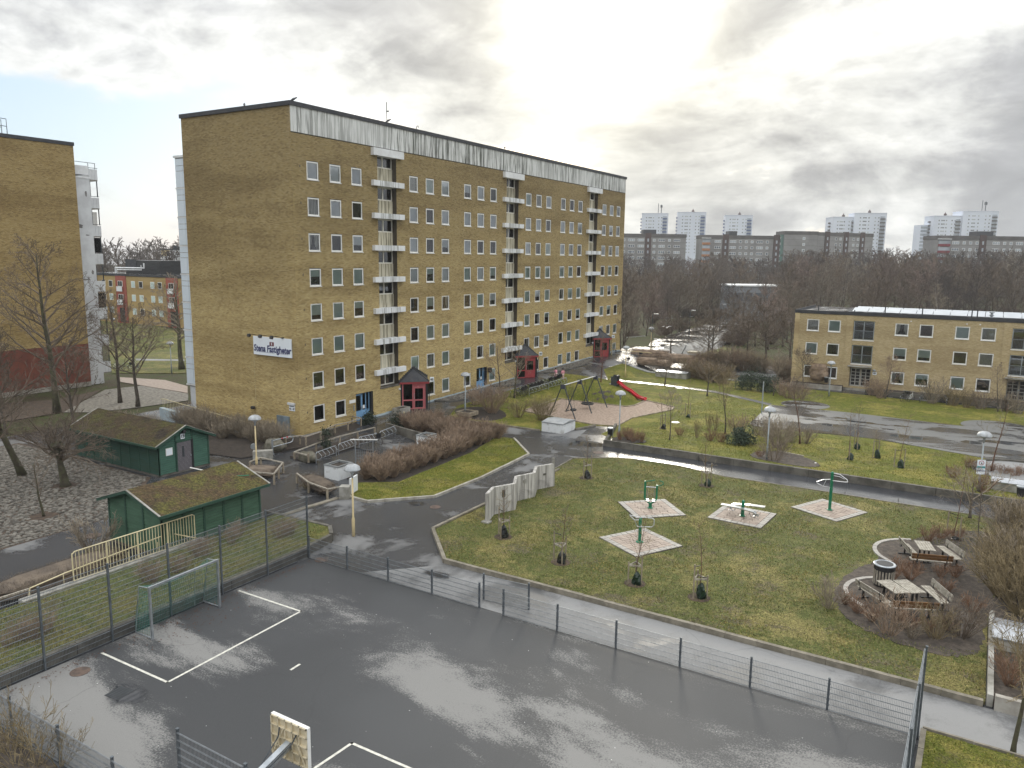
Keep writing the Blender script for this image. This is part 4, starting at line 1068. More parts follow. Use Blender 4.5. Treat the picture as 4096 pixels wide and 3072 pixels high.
st_r = {(0,2):'sheer',(1,2):'blind',(0,1):'blind95',(1,1):'pots',(0,0):'clear',(1,0):'brown',(2,2):'curtain',(3,2):'brown',(4,2):'blind',(5,2):'sheer',(2,1):'half',(3,1):'half',(4,1):'brown',(5,1):'sheer',(2,0):'curtain',(3,0):'part',(4,0):'blind',(5,0):'clear'}
for x, zb, i, k in ww: window(rh, (x, 0, zb), 0, 1.34, 1.34, st_r.get((i, k), 'blind'))
for ei, (a, b) in enumerate(ent):
    x = a-RX; w = b-a
    for zb in (3.10, 5.84):
        g = thing('french_window', None, None); g.parent = rh; g.location = (x, .08, zb); h_ = 2.12
        f = MB()
        for q in (0, w/2-.05, w-.09): f.box(q, q+.09, 0, .08, 0, h_)
        f.box(0,w,0,.08,0,.08).box(0,w,0,.08,h_-.08,h_).box(0,w,.0,.08,.98,1.05); f.build('frame', m_lampgrey, g)
        MB().box(.09,w-.09,.04,.05,.08,h_-.08).build('pane', m_glass, g)
        MB().box(0,w,.35,.4,0,h_).build('dark_room', m_dark, g)
        for j in range(16): MB().box(.1+j*(w-.2)/16,.125+j*(w-.2)/16,-.03,-.01,.1,1.0).build('railing_bar', m_post, g)
        MB().box(0,w,-.03,.0,1.0,1.04).build('rail', m_post, g)
        MB().box(-.05,w+.05,-.12,0,-.1,0).build('sill', m_white, g)
    d = thing('entrance_door', None, None); d.parent = rh; d.location = (x, .38, .5)
    fr = MB(); pn = MB()
    for lf in (0, 1):
        x0 = lf*w/2
        fr.box(x0+.01,x0+w/2-.01,0,.05,0,.12).box(x0+.01,x0+w/2-.01,0,.05,1.98,2.1)
        for q in range(3): xx = x0+.03+q*(w/2-.14)/2; fr.box(xx,xx+.08,0,.05,.12,1.98)
        for q in range(1, 5): fr.box(x0+.1,x0+w/2-.1,0,.05,.12+q*.372-.03,.12+q*.372+.03)
        pn.box(x0+.1,x0+w/2-.1,.06,.07,.12,1.98)
    fr.build('door_leaf', M('grey_door_paint',(.50,.49,.45),(.42,.41,.38),2,.5) if ei == 0 else m_conc, d); pn.build('door_pane', m_dark, d)
    MB().box(w/2-.05,w/2+.05,-.05,0,1.0,1.15).build('door_handle', m_steel, d)
    MB().box(x-.25,x+w+.1,-.55,0,2.78,2.9).build('door_canopy', m_conc, rh)
npl = MB().box(0,.42,-.03,0,0,.34).build('house_number_plate', m_signw, rh, loc=(-10.82-RX,0,2.0))
text('house_number', '68', .24, m_black, (.21,-.035,.17), npl, bold=.008)
MB().lathe([(.03,.12),(.16,.08),(.17,-.05),(.04,-.08)],(0,-.12,0),8).build('door_lamp', m_lampgrey, rh, loc=(-10.65-RX,0,2.5))
for x in (-11.5,-6.2,-5.0,.8): MB().box(0,.14,-.03,0,0,.12).build('vent_plate', m_white, rh, loc=(x+4-RX,0,8.15))
# roof: solar panels in two tilted rows, pipes and hatches
so_mat = M('solar_glass', (.60,.64,.68), (.5,.54,.58), .6, .12, metal=.3)
sp = MB().poly([(0,0,0),(1.62,0,0),(1.62,1.9,.36),(0,1.9,.36)]).poly([(0,1.9,0),(0,1.9,.36),(1.62,1.9,.36),(1.62,1.9,0)]).box(0,.03,0,1.9,-.02,.01).mesh('solar_panel', so_mat)
for r_ in range(2):
    for k in range(17): put('solar_panel', sp, rh, (5.6+k*1.68, 3.8+r_*2.6, RT+.22))
for x, y, hh in ((2.3,1.2,.75),(11.4-2,1.0,.85),(13.1,1.2,.85),(17.8,1.1,.95),(18.3,1.1,.95),(23.4,1.0,.8),(12.2-6.1,2,.3)):
    MB().tube([(0,0,0),(0,0,hh)], .06, 7).box(-.35,.35,-.3,.3,0,.12).build('vent_pipe', m_fascia, rh, loc=(x,y,RT+.16))
MB().lathe([(.12,0),(.12,.3),(.24,.34),(.24,.42),(.12,.46),(.12,.6),(.26,.64),(.26,.72)],k=10).build('roof_cowl', m_steel, rh, loc=(19.6,1.6,RT+.16))

# ---------------------------------------------------------------- red and yellow house in the left gap
GX, GY, GB = -166.0, 95.4, .95
gh = thing('apartment_house', 'far three storey ochre house with red stair bays and black rooftop box', 'building', (GX, GY, GB))
holes_g = []
MB().box(0,46,0,12,-.9,8.75).build('wall', m_brick_l, gh)
MB().box(-.1,46.1,-.12,12,8.75,9.1).build('roof_edge', m_fascia, gh); MB().box(0,46,0,12,9.1,9.2).build('roof', m_roof, gh)
m_redr = M('rust_red_render', (.34,.09,.06), (.27,.07,.05), 1, .8)
for bx in (10.9, 27.7):
    by = MB().box(0,3.6,-.12,0,-.9,8.75).build('stair_bay', m_redr, gh, loc=(bx,0,0))
    for k, z in enumerate((2.85, 5.6)):
        w = MB().box(.9,2.5,-.20,-.12,1.0,2.15).mat(1).box(1.0,1.65,-.215,-.2,1.08,2.07).box(1.75,2.4,-.215,-.2,1.08,2.07).build('balcony_door', [m_white, m_dark], gh, loc=(bx,0,z))
        MB().box(.8,2.7,-.5,-.44,0,1.0).build('balcony_front', m_slabw, gh, loc=(bx,0,z))
    MB().box(1.0,2.7,-.16,-.12,-.7,2.2).build('doorway', m_dark, gh, loc=(bx,0,0))
wmg = MB().box(0,1.28,-.05,.0,0,1.35).mat(1).box(.1,1.18,-.06,-.05,.1,1.25).mesh('window', [m_white, m_blind]); wmd = MB().box(0,1.28,-.05,0,0,1.35).mat(1).box(.1,1.18,-.06,-.05,.1,1.25).mesh('window', [m_white, m_dark])
for k, z in enumerate((.95, 3.70, 6.45)):
    for x in (2.2, 5.9, 8.4, 16.2, 18.8, 22.6, 25.0, 33, 35.5, 39, 42): put('window', rw.choice([wmg, wmg, wmd]), gh, (x, 0, z))
MB().box(8.5,20,4,11,9.2,11.9).mat(1).box(8.45,12.2,3.9,4,10,12.1).build('rooftop_box', [m_black, m_fascia], gh)
MB().tube([(7,2.5,9.2),(7,2.5,10.3),(17,2.5,10.4),(17,2.5,11.4)],.16,6).tube([(8,2.2,9.2),(8,2.2,9.9),(16.5,2.2,10.0),(16.5,2.2,11.0)],.1,6).build('roof_duct', m_slabw, gh)
bw = thing('apartment_house', 'white house with yellow backed balconies standing behind the ochre house', 'building', (-190.2,130,.5))
MB().box(0,22,0,12,0,14.7).build('wall', m_render, bw); MB().box(-.1,22,-.1,12,14.7,15.0).build('roof_edge', m_fascia, bw); MB().box(2,9,2,8,15,15.9).build('rooftop_box', m_fascia, bw)
for k in range(5):
    z = 1.2+2.72*k
    MB().box(.3,4.0,-.02,.0,z+1.0,z+2.55).build('balcony_back', m_yellow, bw); MB().box(2.6,3.8,-.03,-.02,z+.2,z+2.3).build('window', m_dark, bw)
    MB().box(.2,4.1,-.1,-.04,z-.25,z+1.0).build('balcony_front', m_slabw, bw)

# ---------------------------------------------------------------- far buildings
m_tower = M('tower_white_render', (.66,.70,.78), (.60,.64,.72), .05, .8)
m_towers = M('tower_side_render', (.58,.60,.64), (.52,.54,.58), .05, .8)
m_blueb = M('tower_blue_balcony', (.05,.09,.22), (.04,.07,.18), 1, .6)
m_farwin = M('far_window_glass', (.10,.12,.15), (.2,.23,.27), .2, .15)
m_farwin2 = M('far_window_glass_pale', (.42,.46,.50), (.3,.33,.37), .2, .15)
m_slabg = M('grey_precast', (.27,.265,.26), (.21,.205,.20), .15, .85)
m_slabj = M('dark_precast_band', (.115,.105,.10), (.08,.075,.07), .3, .85)
m_slabs = M('brown_stair_tower', (.085,.05,.045), (.06,.04,.035), .3, .85)
fw_ = [MB().box(0,1.2,-.06,0,0,1.2).mat(1).box(.12,1.08,-.07,-.06,.12,1.08).mesh('window', [m_white, g]) for g in (m_farwin, m_farwin2)]
fw3 = [MB().box(0,2.9,-.06,0,0,1.2).mat(1).box(.1,.9,-.07,-.06,.12,1.08).box(1.05,1.85,-.07,-.06,.12,1.08).box(2.0,2.8,-.07,-.06,.12,1.08).mesh('window', [m_white, g]) for g in (m_farwin, m_farwin2)]
def tower(pl, pr, ztop, label, turn=-.16, front=.84, blue=True, mast=False, floors=12):
    a = Vector((pl[0], pl[1], 0)); b = Vector((pr[0], pr[1], 0)); wid = (b-a).length
    rz = math.atan2(b.y-a.y, b.x-a.x)+turn
    W_ = wid*front
    t = thing('tower_block', label, 'tower block', a, rz, 'tower blocks on the skyline')
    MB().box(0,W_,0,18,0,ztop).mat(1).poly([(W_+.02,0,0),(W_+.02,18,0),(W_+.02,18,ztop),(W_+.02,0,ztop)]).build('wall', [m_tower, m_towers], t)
    MB().box(-.2,W_+.2,-.2,18.2,ztop,ztop+.5).build('parapet', m_tower, t)
    r = random.Random(len(label)+int(ztop*10))
    bc = MB().box(0,3.6,-.9,0,0,1.15).mesh('balcony', m_blueb if blue else m_slabj)
    gl = MB().box(.1,3.5,-.3,0,0,1.4).mesh('balcony_glass', m_farwin2)
    for k in range(floors):
        z = ztop-3.9-2.75*k
        for x in (.15,.42,.62,.73): put('window', r.choice(fw_), t, (W_*x, 0, z))
        put('window', r.choice(fw3), t, (W_*.25, 0, z))
        g = put('balcony', bc, t, (W_-4.6, 0, z-.9)); put('balcony_glass', gl, g, (0,0,1.2))
        side = put('balcony', bc, t, (-.0, 9, z-.9)); side.rotation_euler.z = -PI/2; side.scale = (.8, 1.2, 1)
        o = put('window', r.choice(fw_), t, (W_+.02, 5, z)); o.rotation_euler.z = PI/2
        o = put('window', r.choice(fw_), t, (W_+.02, 12, z)); o.rotation_euler.z = PI/2
    if mast:
        MB().tube([(0,0,0),(0,0,9)], .25, 5).tube([(2.5,0,0),(2.5,0,8)], .35, 5).box(1.6,3.4,-.5,.5,5.5,7.5).build('mast', m_steel_d, t, loc=(W_*.62,6,ztop))
    else: MB().lathe([(1.3,0),(1.1,1.6),(.3,2.6),(.1,3.2)], (W_*.55,8,ztop+.4), 8).build('roof_cowl', m_slabs, t)
tower((-262.5,636.7),(-240.0,650.5),51.7,'white tower block on the skyline nearest the tall brick block, masts on top', mast=True)
tower((-236.4,652.8),(-212.4,667.5),53.1,'white tower block with blue balconies, second from the tall brick block')
tower((-201.5,674.2),(-178.7,688.1),51.1,'white tower block with blue balconies, third from the tall brick block')
tower((-112.3,660.5),(-93.5,672),47.6,'lower half hidden tower of the middle pair on the skyline', blue=False, turn=-.05)
tower((-97.4,664),(-73.6,678.2),50.5,'broad white tower of the middle pair with grey balconies', blue=False, turn=-.12)
tower((-45.2,701),(-24,713),49.4,'lower white tower of the right hand pair on the skyline', blue=False, turn=-.05)
tower((-26.3,709),(0.2,725.5),53.0,'white tower with twin lattice masts at the right of the skyline', blue=False, turn=-.10, mast=True)
gt = thing('glass_tower', 'pale glass high rise half hidden behind the right hand towers', 'tower block', (-54.5,705,0), .5)
MB().box(0,10,0,12,0,43).build('core', m_tower, gt)
for k in range(15):
    for j in range(5): MB().box(.1+j*1.98,1.98+j*1.98,-.12,0,0,1.7).build('glass_panel', m_farwin2, gt, loc=(0,0,42-2.8*k-1.9))
def slab(a, b, ztop, label, stairs=(), deep=14, ends=None, bal=None, turn=0.0, wins=True, floors=7, pent=None):
    a = Vector((a[0], a[1], 0)); b = Vector((b[0], b[1], 0)); wid = (b-a).length
    t = thing('slab_block', label, 'apartment block', a, math.atan2(b.y-a.y, b.x-a.x)+turn)
    MB().box(0,wid,0,deep,0,ztop-1.6).build('wall', m_slabg, t)
    MB().box(-.15,wid+.15,-.15,deep,ztop-1.6,ztop).build('roof_band', m_slabj, t)
    r = random.Random(int(wid*10))
    for s in stairs:
        st_ = MB().box(wid*s-1.4,wid*s+1.4,-.35,0,0,ztop+.4).build('stair_strip', m_slabs, t)
        for k in range(6): MB().box(wid*s-.35,wid*s+.35,-.42,-.35,ztop-3.6-2.75*k,ztop-2.2-2.75*k).build('stair_window', m_farwin2, st_)
    x = 1.5
    cols_ = []
    while x < wid-3 and wins:
        wide = r.random() < .4; w = 2.9 if wide else 1.2
        if not any(wid*s-1.6-w < x < wid*s+1.6 for s in stairs) and not (bal and bal[0] < x+w and x < bal[1]): cols_.append((x, wide))
        x += w+1.5
    for x, wide in cols_:
        for k in range(floors): put('window', r.choice(fw3 if wide else fw_), t, (x, 0, ztop-3.5-2.75*k))
    for k in range(floors): MB().box(0,wid,-.03,0,0,.07).build('panel_joint', m_slabj, t, loc=(0,0,ztop-3.9-2.75*k))
    if bal:
        mt = bal[2]
        for k in range(5):
            z = ztop-1.7-2.75*(k+1)
            g = MB().box(bal[0],bal[1],-1.1,0,0,1.0).mat(1).box(bal[0]+.2,bal[1]-.2,-.9,0,1.05,2.4).box(bal[0],bal[0]+.15,-1.1,-.95,1.0,2.75).box(bal[1]-.15,bal[1],-1.1,-.95,1.0,2.75).build('glazed_balcony', [mt, m_farwin2], t, loc=(0,0,z))
        MB().box(bal[0]-.3,bal[1]+.3,-1.4,0,ztop-1.6,ztop-1.3).build('balcony_roof', m_slabw, t)
    if pent: MB().box(wid*pent[0],wid*pent[1],3,9,ztop,ztop+2.0).build('penthouse', m_fascia, t)
    return t
m_or = M('orange_balcony', (.42,.20,.09), (.35,.16,.07), 1, .7)
m_rb = M('red_balcony', (.22,.035,.045), (.18,.03,.04), 1, .7)
slab((-155,338.5),(-124.9,357.5),25.7,'long grey slab block behind the wood next to the tall brick block', (.50,), 12, pent=(.45,.62))
slab((-118.5,361.4),(-86.3,381.1),25.5,'grey slab block with orange glazed balconies at its left end', (.29,.92), 12, bal=(0,3.6,m_or), pent=(.35,.45))
e1 = slab((-85.4,379.7),(-72.2,387.8),27.7,'blank end of a grey slab block with a single window column', (), 12, wins=False)
for k in range(5): put('window', fw_[1], e1, (8.5,0,27.7-3.9-2.75*k))
MB().box(-1.3,0,1,4,6,26).build('green_balcony_stack', M('green_balcony',(.12,.22,.19),(.1,.18,.16),1,.6), e1)
for k in range(5): MB().box(-1.4,-1.3,1.1,3.9,26-2-2.75*k,26-.9-2.75*k).build('balcony_front', m_slabw, e1)
slab((-72.1,387.9),(-52.1,355.2+60),27.4,'long side of the grey slab block running away to the right', (.16,.5,.8), 12)
slab((-21.9,373.7),(14,396),25.3,'grey slab block at the right edge with dark red glazed balconies', (.44,), 12, bal=(0,4.6,m_rb), pent=(.42,.58))
sc = thing('school', 'low pale flat roofed building glimpsed through the bare wood', 'building', (-52.4,185.9,0), math.atan2(5.9,9.7))
MB().box(-1,14,0,9,0,8.3).build('wall', M('school_grey_wall',(.26,.275,.30),(.2,.215,.235),.3,.8), sc); MB().box(-1.3,14.3,-.3,9.3,8.3,8.6).build('roof', m_slabw, sc)
for k in range(6): MB().box(.4+k*2.2,2.0+k*2.2,-.05,0,4.8,6.8).build('window', m_farwin, sc)
# ---------------------------------------------------------------- fences
def mesh_panel(L, h, z0=.03, hs=.20, vs=.05, wr=.0045, thick=False):
    """welded mesh: double flat horizontals and thin uprights"""
    mb = MB(); n = int(L/vs); k = int(h/hs)
    for i in range(n+1): x = i*L/n; mb.box(x-wr*.75, x+wr*.75, -wr*.75, wr*.75, z0, h)
    for j in range(k+1):
        z = z0+j*(h-z0)/k; mb.box(0, L, .008, .02, z-.006, z+.006); mb.box(0, L, -.02, -.008, z-.006, z+.006)
    return mb
def fence(name, label, p, q, h, n, rail=False, post_h=None, last=True, first=True, hs=.2, group=None):
    a = Vector((*p, 0)); b = Vector((*q, 0)); d = b-a; L = d.length/n; ang = math.atan2(d.y, d.x)
    t = thing(name, label, 'fence', (p[0], p[1], 0), ang, group)
    pm = mesh_panel(L-.07, h, hs=hs).mesh('wire_panel', m_wire)
    ph = post_h or h+.06
    ps = MB().box(-.032,.032,-.03,.03,0,ph).box(-.04,.04,-.038,.038,ph,ph+.02)
    for z in [ph*i/6 for i in range(1, 6)]: ps.box(-.05,.05,-.045,.0,z,z+.03)
    ps = ps.mesh('post', m_post)
    for i in range(n+1):
        if (i == 0 and not first) or (i == n and not last): continue
        put('post', ps, t, (i*L, 0, 0))
    for i in range(n): put('wire_panel', pm, t, (i*L+.035, -.045, 0))
    return t
fence('court_fence', 'tall wire mesh fence between the court and the grass strip, behind the goal', (-27.42,25.78), (-27.42,3.2), 3.05, 9)
fence('low_fence', 'low wire mesh fence along the far side of the court, left of the gate', (-27.35,25.78), (-17.3,25.78), 1.06, 4)
fence('low_fence', 'low wire mesh fence along the far side of the court, right of the gate', (-16.1,25.78), (-.86,25.78), 1.06, 6)
fence('gate_screen', 'short mesh screen standing in front of the court gate', (-17.6,26.55), (-15.45,26.75), 1.12, 1)
fence('court_fence', 'tall mesh fence at the right end of the court, seen edge on', (-.72,25.7), (-.72,5.7), 3.0, 8)
fence('court_fence', 'tall mesh fence in front of the court, cut by the bottom edge', (-16.2,10.75), (-6.2,10.75), 3.0, 4)
fence('low_fence', 'low mesh fence at the near left corner of the court', (-27.3,10.75), (-16.5,10.75), 1.1, 4)

# goal with net
gl = thing('football_goal', 'grey steel handball goal with loose green net on the court', 'goal', (-26.0, 17.15, 0))   # frame opens towards +X
def goal_pts(px, py): return (px, py)
A = spot('G',1350,1232,0); B = spot('G',1945,950,0)
gl.location = (A.x, A.y, 0); ga = math.atan2(B.y-A.y, B.x-A.x); gl.rotation_euler.z = ga
gw = (B-A).length
MB().box(-.04,.04,-.04,.04,0,2.05).box(gw-.04,gw+.04,-.04,.04,0,2.05).build('upright', m_steel, gl)
MB().box(-.04,gw+.04,-.041,.041,2.05,2.13).build('crossbar', m_steel, gl)
MB().tube([(0,0,2.08),(0,.62,2.02)],.022,6).tube([(gw,0,2.08),(gw,.62,2.02)],.022,6).tube([(0,0,.04),(0,1.0,.04)],.025,6).tube([(gw,0,.04),(gw,1.0,.04)],.025,6).tube([(0,.62,2.02),(0,1.0,.05)],.02,6).tube([(gw,.62,2.02),(gw,1.0,.05)],.02,6).tube([(gw*.85,.8,1.9),(gw*.85,.95,.05)],.015,5).build('goal_stay', m_steel, gl)
nb = MB(); rn = random.Random(2)
def netpt(u, v):   # back net, sagging
    y = .62+.38*(1-v)-.22*math.sin(PI*u)*math.sin(PI*min(1, v*1.1))*(.6+.4*math.sin(u*9)); z = .03+2.0*v-.34*math.sin(PI*u)*v*v
    return Vector((u*gw+.04*math.sin(v*9+u*5), y+.05*math.sin(u*14+v*6), z))
nu, nv = 32, 20
for i in range(nu+1):
    for j in range(nv): nb.seg(netpt(i/nu, j/nv), netpt(i/nu, (j+1)/nv), .0045, .0045)
for j in range(nv+1):
    for i in range(nu): nb.seg(netpt(i/nu, j/nv), netpt((i+1)/nu, j/nv), .0045, .0045)
for x in (0, gw):
    for i in range(11):
        for j in range(19):
            f = lambda a, b: Vector((x+.03*math.sin(a*3+b*7), .02+a*(.62+.38*(1-b)), .04+2.0*b))
            nb.seg(f(i/10, j/20), f(i/10, (j+1)/20), .0045, .0045)
            if i < 10: nb.seg(f(i/10, j/20), f((i+1)/10, j/20), .0045, .0045)
for i in range(nu+1):
    for j in range(5):
        f = lambda a, b: Vector((a*gw, b*.62, 2.06-.04*b-.34*math.sin(PI*a)*b))
        nb.seg(f(i/nu, j/5), f(i/nu, (j+1)/5), .0045, .0045)
        if i < nu: nb.seg(f(i/nu, j/5), f((i+1)/nu, j/5), .0045, .0045)
nb.build('net', m_net, gl)

# basketball stand, seen from behind
bk = thing('basketball_stand', 'cream basketball backboard with red ring seen from behind on a steel post', 'basketball hoop', (-14.0, 11.25, 0))
zt = 3.18; bw_, bh_ = 1.27, 1.08
bo = Vector((-14.0, 11.25, 0))
bd = MB().box(-14.63,-13.36,12.36,12.42,zt-bh_,zt)
bd = bd.build('backboard', m_backb, bk, off=bo)
rib = MB()
for z in (0,.27,.54,.81,1.05): rib.box(-14.63,-13.36,12.30,12.36,zt-bh_+z,zt-bh_+z+.03)
for i in range(6): x = -14.63+i*1.24/5; rib.box(x,x+.03,12.30,12.36,zt-bh_,zt)
rib.bar((-14.6,12.31,zt-bh_),(-14.2,12.31,zt-.3),.03).bar((-13.4,12.31,zt-bh_),(-13.8,12.31,zt-.3),.03)
rib.build('board_ribs', m_backb, bk, off=bo)
MB().box(-14.64,-13.35,12.33,12.43,zt,zt+.012).box(-13.36,-13.345,12.33,12.43,zt-bh_,zt).build('board_edge', m_white, bk, off=bo)
MB().tube([(-14.0+.225*math.cos(2*PI*i/16),12.72+.225*math.sin(2*PI*i/16),zt-.80) for i in range(17)],.012,5,False).box(-14.04,-13.96,12.42,12.5,zt-.84,zt-.78).build('ring', m_slide, bk, off=bo)
nn = MB()
for i in range(12):
    a = 2*PI*i/12; nn.seg(Vector((-14+.22*math.cos(a),12.72+.22*math.sin(a),zt-.8)), Vector((-14+.13*math.cos(a+.4),12.72+.13*math.sin(a+.4),zt-1.2)), .006,.006)
nn.build('net', m_signw, bk, off=bo)
MB().bar((-14.0,12.33,zt-.62),(-14.0,10.9,zt-1.0),.16,.18).bar((-14,11.0,zt-.95),(-14,11.0,0),.16).build('post', m_steel, bk, off=bo)
MB().tube([(-14.3,12.3,zt-.25),(-14.25,12.2,zt-.45),(-14.08,11.3,zt-.9)],.018,5).tube([(-13.7,12.3,zt-.25),(-13.75,12.2,zt-.45),(-13.92,11.3,zt-.9)],.018,5).build('brace', m_steel_d, bk, off=bo)

# ---------------------------------------------------------------- green sheds
def shed(label, x0, x1, y0, y1, ez, rz_, axis, ov, boards, n_long, n_gab, m1, m2, rm=None):
    """gabled shed; ridge along axis; every board is its own piece on the walls in view"""
    t = thing('green_shed', label, 'shed', (x0, y0, 0)); off = Vector((x0, y0, 0))
    MB().box(x0+.03,x1-.03,y0+.03,y1-.03,0,ez).build('shed_core', m_black, t, off=off)
    MB().box(x0-.05,x1+.05,y0-.05,y1+.05,-.1,.12).build('shed_base', m_conc_d, t, off=off)
    bhh = .150
    def boards_on(p, q, ztop, mt, post_n, gable=False):
        a = Vector((*p, 0)); b = Vector((*q, 0)); d = b-a; Lw = d.length; d /= Lw; nrm = Vector((d.y, -d.x, 0)); ang = math.atan2(d.y, d.x)
        w = thing('shed_wall', None, None); w.parent = t; w.location = a-off; w.rotation_euler.z = ang
        z = .14; cache = {}
        while z < (rz_ if gable else ez)-.06:
            s0, s1 = 0.0, Lw
            if gable and z > ez-.1:
                k = (z-(ez-.1))/(rz_-ez+.1); s0, s1 = Lw*.5*k, Lw*(1-.5*k)
            nseg = post_n
            for i in range(nseg):
                c0 = max(s0, Lw*i/nseg); c1 = min(s1, Lw*(i+1)/nseg)
                if c1-c0 > .12:
                    key = (round(c1-c0, 2),)
                    if key not in cache:
                        l = c1-c0; mb = MB(); mb.v = [(0,-.004,0),(l,-.004,0),(l,.03,0),(0,.03,0),(0,-.022,bhh-.012),(0,0,0)][:0]
                        mb.poly([(0,-.034,.012),(l,-.034,.012),(l,-.002,bhh-.020),(0,-.002,bhh-.020)]).poly([(0,-.034,.012),(0,.02,.004),(l,.02,.004),(l,-.034,.012)]).poly([(0,-.028,0),(0,.02,0),(l,.02,0),(l,-.028,0)]).poly([(0,-.006,bhh-.008),(l,-.006,bhh-.008),(l,.02,bhh-.008),(0,.02,bhh-.008)])
                        cache[key] = mb.mesh('board', mt)
                    put('board', cache[key], w, (c0, 0, z))
            z += bhh
        pb = MB()
        for i in range(post_n+1):
            s = Lw*i/post_n; k = min(s, Lw-s)/(Lw/2); zz = ez if not gable else ez+(rz_-ez)*k-.02
            pb.box(max(-.05, s-.06), min(Lw+.05, s+.06), -.05, .0, .1, zz)
        pb.build('batten', m_green_t, w)
        return w, Lw
    walls = {}
    if axis == 'Y':
        walls['gable'] = boards_on((x0, y0), (x1, y0), ez, m1, n_gab, True)
        walls['long'] = boards_on((x1, y0), (x1, y1), ez, m2, n_long)
        xm = (x0+x1)/2; k = (rz_-ez)/((x1-x0)/2); e = ez-k*ov
        A = [(x0-ov,y0-ov*.8),(x0-ov,y1+ov*.8)]; B_ = [(x1+ov,y0-ov*.8),(x1+ov,y1+ov*.8)]; Rg = [(xm,y0-ov*.8),(xm,y1+ov*.8)]
        sides = [(A[0],A[1],Rg[1],Rg[0]), (B_[1],B_[0],Rg[0],Rg[1])]
    else:
        walls['gable'] = boards_on((x1, y0), (x1, y1), ez, m1, n_gab, True)
        walls['long'] = boards_on((x0, y0), (x1, y0), ez, m2, n_long)
        ym = (y0+y1)/2; k = (rz_-ez)/((y1-y0)/2); e = ez-k*ov
        A = [(x0-ov*.8,y0-ov),(x1+ov*.8,y0-ov)]; B_ = [(x0-ov*.8,y1+ov),(x1+ov*.8,y1+ov)]; Rg = [(x0-ov*.8,ym),(x1+ov*.8,ym)]
        sides = [(A[0],A[1],Rg[1],Rg[0]), (B_[1],B_[0],Rg[0],Rg[1])]
    for s in sides:
        nu_, nv_ = 26, 12; mb = MB(); rr = random.Random(9)
        P_ = [(s[0][0],s[0][1],e),(s[1][0],s[1][1],e),(s[2][0],s[2][1],rz_),(s[3][0],s[3][1],rz_)]
        P_ = [Vector(p) for p in P_]
        for j in range(nv_+1):
            for i in range(nu_+1):
                u = i/nu_; v = j/nv_; p = (P_[0]*(1-u)+P_[1]*u)*(1-v)+(P_[3]*(1-u)+P_[2]*u)*v
                mb.v.append((p.x, p.y, p.z+.09+(rr.uniform(0,.055) if 0 < j else 0)))
        for j in range(nv_):
            for i in range(nu_): a = j*(nu_+1)+i; mb.face(a, a+1, a+nu_+2, a+nu_+1)
        n = len(mb.v); mb.v += [tuple(p+Vector((0,0,.02))) for p in P_]; mb.face(n+3, n+2, n+1, n)
        mb.build('roof', rm or m_moss, t, off=off)
        # fascia and barge boards
        f = MB().bar(P_[0]+Vector((0,0,.03)), P_[1]+Vector((0,0,.03)), .05, .15).bar(P_[0]+Vector((0,0,.03)), P_[3]+Vector((0,0,.03)), .05, .15).bar(P_[1]+Vector((0,0,.03)), P_[2]+Vector((0,0,.03)), .05, .15)
        f.build('barge_board', m_green_t, t, off=off)
        MB().bar(P_[0]+Vector((0,0,.115)), P_[3]+Vector((0,0,.125)), .10, .03).build('roof_trim', m_conc, t, off=off); MB().bar(P_[1]+Vector((0,0,.115)), P_[2]+Vector((0,0,.125)), .10, .03).build('roof_trim', m_conc, t, off=off)
    return t, walls, off
shed('near green plank shed with a bright mossy roof', -37.45, -33.15, 21.85, 27.75, 2.35, 3.06, 'Y', .46, True, 5, 3, m_green, m_green)
t2, w2, off2 = shed('far green shed with metal door numbered 13 and dark mossy roof', -55.4, -45.75, 30.25, 34.05, 2.25, 3.12, 'X', .42, True, 9, 3, M('lit_shed_green',(.055,.14,.10),(.040,.11,.078),1.2,.75,.2,30,stretch=(1,1,4)), m_green_shade, m_moss_d)  # gable green lightened and long wall darkened to imitate light and shade
gwl = w2['gable'][0]
dm, t = mat_new('diamond_plate'); pp = t.n('ShaderNodeTexCoord').outputs['Object']
br = t.n('ShaderNodeTexBrick', {'offset': 0.0}, Scale=1.0, Mortar_Size=.018, Brick_Width=.085, Row_Height=.085); t.set(br.inputs['Vector'], t.n('ShaderNodeMapping', Vector=pp, Rotation=(PI/2,0,0)).outputs[0])
t.set(br.inputs['Color1'], (.36,.33,.36,1)); t.set(br.inputs['Color2'], (.30,.28,.31,1)); t.set(br.inputs['Mortar'], (.07,.065,.07,1))
finish(t, Base_Color=br.outputs[0], Roughness=.5, Metallic=.3)
d = MB().box(1.32,2.42,-.07,-.03,.12,2.08).build('shed_door', dm, gwl)
MB().box(1.72,1.86,-.075,-.07,1.05,1.8).build('door_window', m_steel_d, d); MB().box(2.30,2.36,-.13,-.07,1.0,1.1).build('door_handle', m_steel, d)
MB().box(1.24,1.32,-.09,0,.1,2.16).box(2.42,2.50,-.09,0,.1,2.16).box(1.24,2.5,-.09,0,2.08,2.16).build('door_frame', m_green_t, gwl)
MB().box(2.42,2.56,-.10,-.0,.1,2.16).build('door_jamb', m_black, gwl)
pl = MB().box(0,.30,-.03,0,0,.36).build('number_plate', m_signw, t2, loc=(9.65+.05, 1.65, 2.28)); pl.rotation_euler.z = PI/2
text('shed_number', '13', .27, m_black, (.15,-.035,.17), pl, bold=.012)
MB().lathe([(.03,.18),(.14,.12),(.15,-.1),(.12,-.14)],k=10).build('shed_lamp', m_black, t2, loc=(9.85, 1.82, 2.82))
MB().box(-.06,-.04,.35,.85,1.35,1.85).mat(1).box(-.04,-.035,.40,.80,1.40,1.80).build('notice_board', [m_white, m_signw], t2, loc=(9.75, .15, .0))
